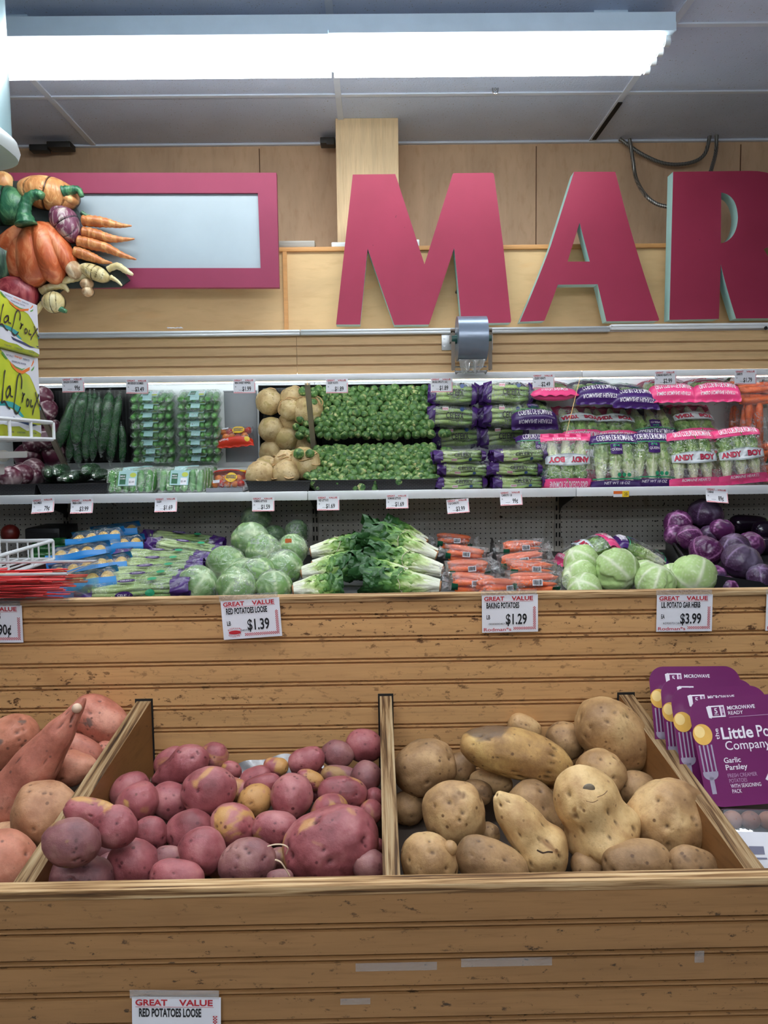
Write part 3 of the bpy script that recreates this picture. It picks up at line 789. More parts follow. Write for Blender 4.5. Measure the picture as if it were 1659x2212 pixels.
# ================================================================== PRICE TAGS
m_ink = M('black_ink', rgb(20, 20, 26), .6, .05); m_redink = M('red_ink', rgb(190, 34, 48), .6, .05); m_pink = M('pink_print', rgb(240, 170, 176), .6, .05)
m_greyink = M('grey_ink', rgb(130, 132, 140), .6, .05); m_oval = m_redink
m_tape = film('clear_tape', .10, (1, 1, 1, 1), 30, .3, .12, .10)
def price_tag(px, py, w, h, Y, title, unit, price, label, big=False, tilt=0., curl=0., lean=0., style='shop', group=None, code='', dy=.0015, kind='price_tag'):
    c = P(px, py, Y); W, H = S(w, Y), S(h, Y)
    rt = thing(kind, label, 'price tag', (c.x, Y, c.z - H / 2), group or ('large bin price tags' if big else 'small shelf price tags'))
    tm = (Matrix.Translation((c.x, Y - dy, c.z + H / 2)) @ Matrix.Rotation(math.radians(tilt), 4, 'Y') @ Matrix.Rotation(math.radians(lean), 4, 'X') @ Matrix.Translation((-W / 2, 0, -H)))
    def warp(m):
        m.v = [tm @ Vector((p.x, p.y - curl * ((H - p.z) / H) ** 2, p.z)) for p in m.v]; return m
    mb = MB(); n = 6 if curl else 1
    for k in range(n): mb.box((0, 0, H * k / n), (W, .0006, H * (k + 1) / n))
    warp(mb).build('card', m_paper, rt, smooth=False)
    mb = MB(); e = -.0005 if not big else -.0006
    put_text(mb, 'GREAT', W * .04, H * .855, H * .105, 1, W * .36, .03, e); put_text(mb, 'VALUE', W * .53, H * .855, H * .105, 1, W * .38, .03, e)
    mb.add([(W * .04, e, H * .825), (W * .92, e, H * .825), (W * .92, e, H * .832), (W * .04, e, H * .832)], [(0, 1, 2, 3)], 1)
    if title: put_text(mb, title, W * .08, H * .655, H * .145, 0, min(W * .70, len(title) * W * .039), .034, e)
    if unit: put_text(mb, unit, W * .08, H * (.36 if big else .42), H * (.11 if big else .08), 0, W * .025 * max(2, len(unit)) * (1.3 if big else 1), .02, e)
    put_text(mb, price, W * .80, H * (.22 if big else .16), H * (.27 if big else .30), 0, W * (.075 * len(price) if big else .080 * len(price)), .022, e, 'r')
    if big:
        q = W * .016
        def chk(x, z):
            mb.add([(x, e, z), (x + q, e, z), (x + q, e, z + q), (x, e, z + q)], [(0, 1, 2, 3)], 1)
        k0 = int(W * .37 / q) if style == 'gourmet' else int(W * .56 / q)
        for i in range(k0, int(W * .97 / q)):
            for j in range(3):
                if (i + j) % 2: chk(i * q, H * .07 + j * q)
        for j in range(3, int(H * .62 / q)):
            for i in range(int(W * .97 / q) - 3, int(W * .97 / q)):
                if (i + j) % 2: chk(i * q, H * .07 + j * q)
        if code: put_text(mb, code, W * .12, H * .205, H * .05, 0, W * .32 if len(code) > 6 else W * .13, 0, e) if style != 'gourmet' else put_text(mb, code, W * .30, H * .19, H * .05, 0, W * .14, 0, e)
        if style == 'gourmet':
            cx_, cz_ = W * .20, H * .175
            mb.add([(cx_, e, cz_)] + [(cx_ + W * .105 * math.cos(a * PI / 12), e, cz_ + H * .052 * math.sin(a * PI / 12)) for a in range(24)], [(0, i + 1, (i + 1) % 24 + 1) for i in range(24)], 1)
            for word, s in (('RODMAN\'S', 1), ('GOURMET', -1)):
                for i, ch in enumerate(word):
                    a = (i - (len(word) - 1) / 2) / len(word) * 2.1
                    x = cx_ + math.sin(a) * W * .125; z = cz_ + s * math.cos(a) * H * .10
                    m_ = Matrix.Translation((x, 0, z)) @ Matrix.Rotation(s * a * .6, 4, 'Y') @ Matrix.Translation((-W * .011, 0, -H * .025))
                    put_text(mb, ch, 0, 0, H * .055, 1, W * .024, 0, e, m=m_)
        else:
            put_text(mb, 'Rodman*s', W * .03, H * .04, H * .085, 1, W * .49, .01, e)
    elif style == 'shop':
        for a, b in (((W * .955, 0), (W * .99, H * .72)), ((0, 0), (W * .99, H * .06))):
            mb.add([(a[0], e, a[1]), (b[0], e, a[1]), (b[0], e, b[1]), (a[0], e, b[1])], [(0, 1, 2, 3)], 2)
        put_text(mb, 'Rodman*s', W * .06, H * .05, H * .06, 1, W * .34, 0, e * 1.6)
        mb.add([(W * .24, e, H * .20), (W * .44, e, H * .20), (W * .44, e, H * .225), (W * .24, e, H * .225)], [(0, 1, 2, 3)], 3)
    warp(mb).build('lettering', [m_ink, m_redink, m_pink, m_greyink], rt, smooth=False)
    if big:
        mb = MB(); mb.box((-W * .02, -.0012, H * .985), (W * .98, -.0009, H * 1.14)); warp(mb).build('tape', m_tape, rt, smooth=False, label='clear tape over the top edge')
    return rt
BT = 'price tag taped to the wooden bin ledge, reading '
price_tag(541, 1336, 128, 86, Y2 - .004, 'RED POTATOES LOOSE', 'LB', '$1.39', 'white price tag for red potatoes at $1.39 on the upper panel', True, tilt=-3.2, style='gourmet', code='04073')
price_tag(1101, 1325, 123, 83, Y2 - .004, 'BAKING POTATOES', 'LB', '$1.29', 'white price tag for baking potatoes at $1.29 on the upper panel', True, tilt=-.4, code='00000004072')
price_tag(1478, 1324, 123, 82, Y2 - .004, 'LIL POTATO GAR HERB', 'EA', '$3.99', 'white price tag for garlic herb little potatoes at $3.99', True, tilt=.3, code='62930701584')
price_tag(-12, 1348, 124, 82, Y2 - .004, 'SWEET POTATOES', 'LB', '90¢', 'white price tag cut by the left edge below the box of red ties', True, tilt=.4, code='00000004074')
price_tag(1714, 1322, 123, 82, Y2 - .004, 'POTATOES', 'EA', '$3.99', 'white price tag barely showing at the right edge of the upper panel', True, tilt=.3)
price_tag(384, 2212, 202, 134, Y1 - .004, 'RED POTATOES LOOSE', 'LB', '$1.39', 'white price tag for red potatoes on the front panel at the bottom', True, tilt=1.8, code='00000004073')
YT_ = YS - .019
for px, py, ti, un, pr, tl, cu, lb in (
    (94, 1092, 'CUCUMBERS', 'EA', '79¢', -4, .022, 'shelf tag reading 79 cents under the black tray of radicchio'),
    (178, 1093, 'FRESH CORN', 'EA', '$3.99', -1, .018, 'shelf tag reading $3.99 under the tray of long cucumbers'),
    (359, 1090, 'CELERY', 'EA', '$1.69', -1, .016, 'shelf tag reading $1.69 under the clear boxes of mini cucumbers'),
    (569, 1089, 'ICEBERG LETTUCE', 'EA', '$1.59', 0, .008, 'shelf tag reading $1.59 under the tray of celery roots'),
    (709, 1087, 'RED LETTUCE', 'EA', '$1.69', 0, .008, 'shelf tag reading $1.69 under the left half of the sprouts'),
    (858, 1083, 'ROMAINE LETTUCE', 'EA', '$1.69', 0, .008, 'shelf tag reading $1.69 under the right half of the sprouts'),
    (988, 1093, '5 LB CARROTS', 'EA', '$3.99', -4, .010, 'shelf tag reading $3.99 hanging low under the celery bags'),
    (1103, 1076, 'CARROTS 1 LB', 'EA', '99¢', -2, .012, 'shelf tag reading 99 cents under the second celery column'),
    (1548, 1070, 'CABBAGE', 'LB', '89¢', 5, .020, 'shelf tag reading 89 cents above the red cabbages')):
    price_tag(px, py, 48, 30, YT_, ti, un, pr, lb, tilt=tl, curl=cu)
YT2 = YS - .018
for px, py, ti, un, pr, tl, lb in (
    (158, 832, 'ENGLISH CUCUMBERS', 'EA', '99¢', -1, 'canopy tag reading 99 cents above the long cucumbers'),
    (297, 835, 'MINI SEEDLESS CUCUMBERS', 'EA', '$3.49', 1, 'canopy tag reading $3.49 above the boxed mini cucumbers'),
    (528, 834, 'MINI SWEET PEPPERS', 'EA', '$1.99', 0, 'canopy tag reading $1.99 above the bagged sweet peppers'),
    (728, 834, 'CELERY ROOTS', 'LB', '$1.89', 0, 'canopy tag reading $1.89 for celery roots above the sprouts'),
    (954, 832, 'BRUSSELS SPROUTS ( USA )', 'LB', '$1.89', 0, 'canopy tag reading $1.89 at the seam of sprouts and celery'),
    (1174, 824, 'CELERY HEARTS', 'EA', '$2.49', 0, 'canopy tag reading $2.49 right of the bag roll'),
    (1437, 817, 'ROMAINE HEARTS 3 PK', 'EA', '$2.99', -1, 'canopy tag reading $2.99 above the romaine bags'),
    (1610, 815, 'CARROTS', 'EA', '$1.79', 0, 'canopy tag above the carrot bags at the right edge')):
    price_tag(px, py, 47, 30, YT2, ti, un, pr, lb, tilt=tl)
# the orange and yellow clearance strip on the shelf edge
c = P(1342, 1067, YT_); W, H = S(34, YT_), S(13, YT_)
r = thing('shelf_label', 'small orange and yellow strip label on the white shelf edge', 'shelf label', (c.x, YT_, c.z - H / 2))
mb = MB(); mb.box((c.x - W / 2, YT_, c.z - H / 2), (c.x + W / 2, YT_ + .0008, c.z + H / 2))
mb.add([(c.x - W / 2, YT_ - .0003, c.z), (c.x + .004, YT_ - .0003, c.z), (c.x + .004, YT_ - .0003, c.z + H / 2), (c.x - W / 2, YT_ - .0003, c.z + H / 2)], [(0, 1, 2, 3)], 1)
mb.add([(c.x + .004, YT_ - .0003, c.z - H / 2), (c.x + W / 2, YT_ - .0003, c.z - H / 2), (c.x + W / 2, YT_ - .0003, c.z + H / 2), (c.x + .004, YT_ - .0003, c.z + H / 2)], [(0, 1, 2, 3)], 2)
mb.build('card', [m_paper, M('orange_print', rgb(232, 110, 40), .5, .05), M('yellow_print', rgb(244, 206, 40), .5, .05)], r, smooth=False)
mb = MB(); put_text(mb, '2/$', c.x + .012, c.z - H * .25, H * .5, 0, W * .2, .01, YT_ - .0008); mb.build('lettering', m_ink, r, smooth=False)

# scraps of clear tape left on the front boards, and a bit of paper on the rail
for k, (x0, y0, x1, y1, lb) in enumerate(((768, 2080, 944, 2094, 'long strip of clear tape left on the front boards near the middle'), (996, 2070, 1192, 2084, 'longest strip of clear tape on the front boards'), (1500, 2053, 1520, 2078, 'small square of clear tape on the right end of the front boards'), (735, 2156, 800, 2168, 'short strip of clear tape low on the front boards'))):
    a, b = P(x0, y0, Y1), P(x1, y1, Y1); mb = MB(); mb.box((a.x, Y1 - .0012, b.z), (b.x, Y1 - .0006, a.z)); solo('clear_tape', mb, film('old_tape', .05, (.95, .95, .95, 1), 30, .3, .2, .07), lb, 'tape')
c = P(378, 710, YS - .01); rr = random.Random(2); mb = MB()
mb.grid(lambda u, v: Vector((c.x + (u - .5) * .06, c.y + (v - .5) * .02, c.z + .002 + .008 * abs(mnoise.noise(Vector((u * 5, v * 4, 3)))))), 12, 5)
solo('paper_scrap', mb, m_paper, 'crumpled white paper scrap on the rail above the mini cucumbers', 'paper scrap')

# ================================================================== POTATOES
def skin(name, tones, patch, patch_lo, eye, speck, rough=.55, net=None, pscale=16):
    t = NT(name); co = t.co((1, 1, 1))
    c = t.ramp(t.noise(co, 17, 5, .6), [(.34, tones[0]), (.5, tones[1]), (.66, tones[2])])
    if patch: c = t.mix(t.ramp(t.noise(co, pscale, 3, .5, .6), [(patch_lo, 0.), (patch_lo + .05, .9)]), c, patch)
    if net: c = t.mix(t.ramp(t.noise(co, 130, 4, .7), [(.5, 0.), (.7, .4)]), c, net)
    c = t.mix(t.ramp(t.vor(co, 75), [(.13, .85), (.23, 0.)]), c, t.mix(t.ramp(t.noise(co, 40, 2), [(.48, 0.), (.56, 1.)]), c, speck))
    a = t.n('ShaderNodeAttribute', attribute_name='eye')
    c = t.mix(t.ramp(a.outputs['Fac'], [(.2, 0.), (.85, .85)]), c, eye)
    t.color(c); t.bump(t.noise(co, 85, 6, .72), .42, .003); MATS[name] = t.set(rough, 0, .4); return t.m
k_red = skin('red_potato_skin', [rgb(118, 60, 62), rgb(154, 85, 88), rgb(180, 118, 116)], rgb(184, 134, 84), .625, rgb(66, 26, 34), rgb(88, 40, 44), .40)
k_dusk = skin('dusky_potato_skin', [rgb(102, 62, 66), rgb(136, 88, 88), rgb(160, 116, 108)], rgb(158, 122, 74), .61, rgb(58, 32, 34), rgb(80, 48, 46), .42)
k_yel = skin('yellow_patched_skin', [rgb(130, 66, 70), rgb(160, 88, 90), rgb(178, 116, 110)], rgb(192, 146, 84), .535, rgb(76, 36, 36), rgb(100, 54, 46), .42)
k_rus = skin('russet_skin', [rgb(146, 111, 74), rgb(182, 144, 98), rgb(204, 170, 120)], rgb(122, 90, 57), .64, rgb(72, 49, 29), rgb(98, 68, 42), .5, rgb(132, 98, 63))
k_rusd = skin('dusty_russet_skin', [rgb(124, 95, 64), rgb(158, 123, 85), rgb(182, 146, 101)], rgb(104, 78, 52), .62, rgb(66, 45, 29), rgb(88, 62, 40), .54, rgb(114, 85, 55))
k_pale = skin('pale_russet_skin', [rgb(178, 138, 90), rgb(208, 172, 118), rgb(222, 191, 138)], rgb(146, 107, 66), .66, rgb(80, 53, 31), rgb(112, 78, 48), .5, rgb(166, 129, 83))
k_patch = skin('scabbed_russet_skin', [rgb(146, 109, 70), rgb(186, 146, 90), rgb(208, 172, 107)], rgb(104, 82, 64), .55, rgb(64, 45, 33), rgb(92, 64, 40), .5, rgb(134, 99, 63), 13)
k_swt = skin('sweet_potato_skin', [rgb(158, 96, 72), rgb(188, 120, 94), rgb(206, 146, 118)], rgb(104, 86, 76), .68, rgb(88, 58, 46), rgb(108, 72, 58), .5, rgb(150, 102, 78), 26)
k_swr = skin('rosy_sweet_skin', [rgb(154, 90, 72), rgb(186, 114, 94), rgb(206, 142, 118)], rgb(108, 88, 80), .67, rgb(82, 54, 48), rgb(102, 66, 56), .5, rgb(138, 88, 72), 24)
k_tan = skin('tan_sweet_skin', [rgb(156, 106, 74), rgb(184, 136, 100), rgb(204, 158, 120)], rgb(140, 92, 66), .64, rgb(90, 60, 44), rgb(112, 78, 56), .54, rgb(142, 102, 74))
CRU, CRV, CRW = CR @ Vector((1, 0, 0)), CR @ Vector((0, 1, 0)), CR @ Vector((0, 0, 1))

def depth0(py): return .945 + (1900 - py) / 330 * .325
POT = []
PIN = {(154, 1819): .912, (203, 1760): .965, (249, 1787): .955}
def pot(kind, px, py, a, b, ang, mat, label, prof=None, lump=.06, dy=0., eyes=6, bend=0., knob=None):
    POT.append(dict(kind=kind, px=px, py=py, a=a, b=b, ang=ang, mat=mat, label=label, prof=prof, lump=lump, Y=PIN.get((px, py), depth0(py) + dy), pin=(px, py) in PIN, eyes=eyes, bend=bend, knob=knob))
RP = 'red_potato'
for q in (
 (712, 1825, 100, 75, 25, k_red, 'very large magenta red potato, biggest in its bin', None, .09, -.02, 14),
 (169, 1902, 66, 48, -4, k_dusk, 'broad dusky red potato at the front ledge beside the left divider'),
 (154, 1819, 55, 45, -8, k_dusk, 'dark purplish potato with yellow blotches leaning on the left divider', None, .08),
 (289, 1866, 47, 52, 60, k_red, 'upright rosy red potato in the front row next to the broad dusky one'),
 (383, 1900, 55, 38, -12, k_yel, 'low red potato resting against the front ledge below the round pitted one'),
 (436, 1839, 49, 48, -30, k_red, 'round pitted red potato in the second row from the front ledge', None, .05, 0, 12),
 (410, 1795, 49, 42, 10, k_red, 'smooth rusty red potato tucked behind the round pitted one'),
 (325, 1804, 36, 38, 30, k_red, 'small pale pink potato speckled with dark eyes', None, .05, 0, 12),
 (363, 1853, 30, 23, 0, k_dusk, 'small dark red potato wedged low between two front potatoes'),
 (249, 1787, 41, 44, 70, k_red, 'medium rosy potato resting on the dark purplish one', None, .06, -.02),
 (203, 1760, 62, 30, -14, k_yel, 'long pink potato lying against the left divider', None, .06, .02),
 (280, 1706, 42, 34, 30, k_red, 'plain red potato behind the two-toned yellow and red one'),
 (297, 1735, 40, 45, -60, k_yel, 'two-toned yellow and red potato in the upper left of the heap', None, .07, -.015),
 (368, 1731, 37, 45, 70, k_red, 'red potato just left of the big round magenta one'),
 (451, 1709, 58, 50, 15, k_red, 'big smooth round magenta potato high on the heap', None, .04, -.03, 5),
 (388, 1659, 66, 37, 28, k_red, 'pear shaped pink potato pointing down towards the left divider', [(-1, .55), (-.3, .75), (.3, 1.05), (1, 1.)], .05, -.01, 8),
 (368, 1645, 36, 27, 35, k_red, 'dark red potato half hidden behind the pear shaped one', None, .05, .02),
 (462, 1635, 31, 30, 0, k_red, 'round bright red potato at the back beside the pear shaped one'),
 (235, 1715, 24, 22, 0, k_red, 'small red potato peeping out beside the left divider', None, .05, .02),
 (500, 1663, 18, 23, 60, k_yel, 'small yellowish potato behind the big round magenta one', None, .05, .02),
 (513, 1708, 24, 36, 60, k_red, 'red potato pressed behind the right flank of the big round one', None, .05, .02),
 (550, 1730, 38, 33, 20, k_yel, 'scabby yellow and pink potato in the middle of the heap', None, .08, 0, 12),
 (503, 1783, 43, 50, 70, k_yel, 'oval red potato standing just left of the flat salmon red one', None, .05, 0, 12),
 (594, 1788, 48, 34, -4, k_red, 'oval salmon red potato lying flat left of the very large one'),
 (630, 1719, 45, 46, 0, k_red, 'round brownish red potato high on the heap, right of the scabby one', None, .04, -.02),
 (534, 1864, 60, 49, 12, k_dusk, 'large speckled dusky red potato at the centre of the front row', None, .06, 0, 14),
 (740, 1712, 53, 33, -4, k_red, 'oval pink potato lying flat above the very large one', None, .04, 0, 10),
 (712, 1749, 40, 32, 15, k_yel, 'yellow topped potato just behind the very large one'),
 (791, 1678, 33, 33, 0, k_dusk, 'dark brownish red potato touching the middle divider', None, .06),
 (787, 1611, 35, 42, 80, k_red, 'upright glossy red potato standing highest beside the middle divider', None, .04, 0, 5),
 (729, 1629, 29, 36, 80, k_dusk, 'wrinkled brownish potato standing beside the highest red one', None, .08),
 (662, 1644, 40, 28, 18, k_red, 'deep red potato lying at the back on the plastic liner'),
 (595, 1657, 27, 20, 0, k_yel, 'small red and yellow potato at the back against the liner'),
 (732, 1675, 41, 21, -6, k_dusk, 'flattish spotted potato below the wrinkled brownish one', None, .05, .01),
 (553, 1683, 36, 26, 25, k_red, 'pinkish potato at the back in front of the liner'),
 (567, 1696, 40, 22, 14, k_red, 'mauve potato lying across the middle behind the scabby one'),
 (670, 1685, 30, 20, -22, k_yel, 'mottled pink and yellow potato with dark specks near the back', None, .06, 0, 12),
 (683, 1670, 17, 13, 0, k_red, 'tiny red potato at the back between larger ones', None, .04, .03),
 (801, 1754, 25, 25, 0, k_yel, 'yellowish potato squeezed between the very large one and the middle divider', None, .05, .02),
 (808, 1722, 20, 20, 0, k_red, 'small red potato half hidden at the middle divider', None, .05, .01),
 (798, 1869, 32, 38, 70, k_dusk, 'greyish pink potato under the very large one by the middle divider', None, .05, .01),
 (812, 1827, 16, 22, 70, k_red, 'sliver of red potato between the very large one and the middle divider', None, .05, .03),
 (608, 1855, 22, 32, 80, k_dusk, 'shadowed red potato behind the pale twist tie', None, .05, .02),
 (604, 1898, 28, 18, 8, k_dusk, 'small low red potato at the front ledge left of the very large one'),
 (678, 1715, 16, 19, 60, k_red, 'small speckled red potato seen in a gap near the round brownish one', None, .05, .03),
 (230, 1838, 32, 30, 0, k_dusk, 'shaded red potato in the gap behind the front row', None, .05, .03),
 (243, 1868, 22, 32, 80, k_dusk, 'deeply shaded red potato between two front row potatoes', None, .05, .03),
 (640, 1790, 30, 28, 0, k_dusk, 'shaded potato under the round brownish red one', None, .05, .05),
 (470, 1870, 28, 24, 0, k_dusk, 'shaded potato in the dark gap of the front row', None, .05, .05)):
    pot(RP, *q)
BP = 'baking_potato'
for q in (
 (918, 1657, 68, 58, 20, k_rusd, 'plump dusty baking potato leaning beside the middle divider', None, .08, 0, 6),
 (993, 1660, 32, 36, -50, k_rusd, 'brown baking potato end showing behind the plump dusty one', None, .06, .05),
 (1119, 1632, 122, 52, -15, k_patch, 'longest baking potato, blotched grey and yellow, lying across the heap', [(-1, 1.), (-.2, 1.0), (.3, .98), (1, .9)], .07, -.02, 7, -.06),
 (1132, 1572, 37, 27, -25, k_rus, 'small baking potato peeking over the longest one', None, .06, .05),
 (1222, 1600, 42, 38, -35, k_rusd, 'brown baking potato at the back between two larger ones', None, .06, .04),
 (1326, 1586, 86, 63, -42, k_rus, 'big oval baking potato resting high against the right divider', None, .06, -.02, 6),
 (1298, 1669, 53, 46, -25, k_rus, 'baking potato below the big oval one', None, .08, .0),
 (1381, 1708, 38, 50, 70, k_rusd, 'baking potato half hidden by the right divider', None, .05, .04),
 (983, 1759, 73, 66, -35, k_rus, 'round ringed baking potato with a blunt nose facing out', [(-1, .9), (0, 1.05), (.5, .95), (1, .62)], .04, -.01, 5),
 (1141, 1799, 106, 55, -52, k_pale, 'pale peanut shaped baking potato slanting down with a dark crack', [(-1, .5), (-.5, .72), (0, .80), (.45, 1.12), (1, 1.)], .06, -.03, 8),
 (1283, 1764, 106, 76, -62, k_pale, 'large pale hourglass shaped baking potato with a grey scar', [(-1, .82), (-.45, .92), (-.1, .84), (.4, 1.06), (1, .9)], .07, -.04, 8),
 (1166, 1760, 78, 52, -52, k_rusd, 'brown baking potato lying behind the pale peanut shaped one', None, .06, .05),
 (927, 1862, 62, 56, -50, k_rus, 'baking potato with a small side knob beside the front ledge', None, .06, -.01, 6, 0., (972, 1832, 17)),
 (1064, 1869, 80, 48, -25, k_rusd, 'smooth brown baking potato in the front row centre', None, .05, .0),
 (1444, 1768, 80, 77, 30, k_rus, 'knobbly dimpled baking potato leaning on the right divider', None, .12, -.02, 10),
 (1376, 1866, 70, 46, 6, k_rusd, 'baking potato lying in the front row under the knobbly one', None, .06, 0),
 (1500, 1876, 52, 38, -22, k_rusd, 'baking potato in the front corner by the right divider', None, .06, .0),
 (1030, 1712, 34, 26, -10, k_rusd, 'small baking potato behind the round ringed one', None, .05, .04),
 (1059, 1690, 46, 25, -6, k_rusd, 'shaded baking potato under the longest one', None, .05, .05),
 (1055, 1802, 24, 24, 0, k_rusd, 'baking potato glimpsed between the ringed and the peanut shaped ones', None, .05, .05),
 (1272, 1872, 36, 28, -10, k_rusd, 'shaded baking potato under the hourglass shaped one', None, .05, .03),
 (1376, 1815, 26, 22, 0, k_rusd, 'baking potato glimpsed between the hourglass and knobbly ones', None, .05, .05),
 (1190, 1700, 28, 20, 0, k_rusd, 'bit of brown baking potato above the hourglass shaped one', None, .05, .05),
 (882, 1745, 36, 36, 0, k_rusd, 'shaded baking potato beside the middle divider under the plump one', None, .05, .07)):
    pot(BP, *q)
SP = 'sweet_potato'
for q in (
 (70, 1660, 172, 46, 53, k_swr, 'long tapering sweet potato pointing up to its pale tip', [(-1, 1.0), (-.5, 1.12), (0, 1.0), (.5, .72), (.8, .48), (1, .36)], .05, -.05, 10, .03),
 (4, 1614, 78, 47, 36, k_swt, 'salmon sweet potato with grey scabs above the long one', None, .05, .0, 8),
 (216, 1556, 64, 44, -32, k_swr, 'blunt rosy sweet potato at the back behind the pale tip', None, .05, .0),
 (178, 1624, 46, 30, -30, k_swr, 'sweet potato below the blunt rosy one at the back', None, .04, .02),
 (153, 1659, 56, 34, 6, k_swt, 'pointed pinkish sweet potato beside the long one', [(-1, .9), (0, 1.05), (.6, .8), (1, .5)], .04, .0),
 (230, 1619, 22, 17, 0, k_swr, 'sweet potato end against the left divider', None, .04, .02),
 (101, 1757, 64, 68, 40, k_tan, 'fat round tan sweet potato against the left divider', [(-1, .9), (0, 1.), (.6, .86), (1, .7)], .06, -.02),
 (6, 1868, 62, 62, -50, k_swt, 'pale peach sweet potato in the front corner', None, .05, -.01),
 (22, 1808, 44, 28, 0, k_tan, 'shaded sweet potato behind the pale peach one', None, .05, .04),
 (166, 1588, 18, 13, 0, k_swr, 'sliver of sweet potato between the tip and the blunt one', None, .04, .04),
 (64, 1833, 20, 17, 0, k_tan, 'little bit of sweet potato in the gap at the left divider', None, .05, .05)):
    pot(SP, *q)
# settle: slide each potato along its own line until neighbours no longer sit inside one another
for q in POT: q['d'] = P(q['px'], q['py'], 1.0) - CAM
for it in range(60):
    for i in range(len(POT)):
        for j in range(i):
            A, B = POT[i], POT[j]
            if A['kind'] != B['kind']: continue
            pa, pb = A['d'] * A['Y'], B['d'] * B['Y']
            u = math.hypot(A['px'] - B['px'], A['py'] - B['py'])
            if u > A['a'] + B['a']: continue
            dirp = math.atan2(-(B['py'] - A['py']), B['px'] - A['px'])
            def ext(q):
                e = dirp - math.radians(q['ang']); return q['a'] * q['b'] / math.hypot(q['b'] * math.cos(e), q['a'] * math.sin(e))
            ra, rb = S(ext(A), A['Y']), S(ext(B), B['Y'])
            ca, cb = S(min(A['a'], A['b']), A['Y']) * .95, S(min(B['a'], B['b']), B['Y']) * .95
            lat = S(u, (A['Y'] + B['Y']) / 2) / (ra + rb)
            if lat >= 1: continue
            need = (ca + cb) * math.sqrt(1 - lat * lat) * .80
            gap = abs(A['Y'] - B['Y'])
            if gap < need:
                s = 1 if A['Y'] > B['Y'] else -1; m_ = (need - gap) * .25
                A['Y'] += s * m_ * (not A['pin']); B['Y'] -= s * m_ * (not B['pin'])
    for q in POT:
        r_ = S(min(q['a'], q['b']), 1.05)
        z = q['d'].z * q['Y'] + CAM.z
        q['Y'] = min(max(q['Y'], Y1 + .02 + r_ * .8), Y2 - r_ * .7)
def profval(pr, t):
    for (a, x), (b, y) in zip(pr, pr[1:]):
        if t <= b:
            u = (t - a) / (b - a); u = u * u * (3 - 2 * u); return x + (y - x) * u
    return pr[-1][1]
random.seed(11)
BM = bmesh.new(); bmesh.ops.create_icosphere(BM, subdivisions=4, radius=1); BM.verts.index_update()
SPH4 = ([v.co.copy() for v in BM.verts], [tuple(v.index for v in f.verts) for f in BM.faces]); BM.free()
BM = bmesh.new(); bmesh.ops.create_icosphere(BM, subdivisions=5, radius=1); BM.verts.index_update()
SPH5 = ([v.co.copy() for v in BM.verts], [tuple(v.index for v in f.verts) for f in BM.faces]); BM.free()
from mathutils.bvhtree import BVHTree
def lump0(c, r_):
    m_ = MB(); m_.ball(c, r_, 3); return m_
m_scar = M('grey_scar', rgb(132, 120, 102), .7, .2, scale=60, bump=.4, bscale=200); m_crk = M('dark_crack', rgb(58, 38, 24), .8, .1); m_crk2 = M('faint_crack', rgb(134, 102, 70), .8, .1); m_tip = M('pale_tip', rgb(206, 176, 150), .7, .15, scale=80)
MARKS = {(1283, 1764): [('scar', m_scar, (.0085, .0022, .0075), [(1272, 1704)]), ('crack', m_crk2, .0005, [(1266, 1730), (1280, 1733), (1292, 1728)]), ('crack', m_crk2, .0005, [(1290, 1722), (1304, 1716), (1312, 1708)])],
         (1141, 1799): [('crack', m_crk, .0011, [(1160, 1836), (1172, 1842), (1184, 1840), (1194, 1841)])],
         (1166, 1760): [('crack', m_crk, .0010, [(1178, 1792), (1190, 1804), (1204, 1806), (1214, 1800)])],
         (70, 1660): [('tip', m_tip, .0075, [(166, 1530)])]}
GRP = {RP: 'loose red potatoes in the bin', BP: 'loose baking potatoes in the bin', SP: 'loose sweet potatoes in the bin'}
CATS = {RP: 'potato', BP: 'potato', SP: 'sweet potato'}
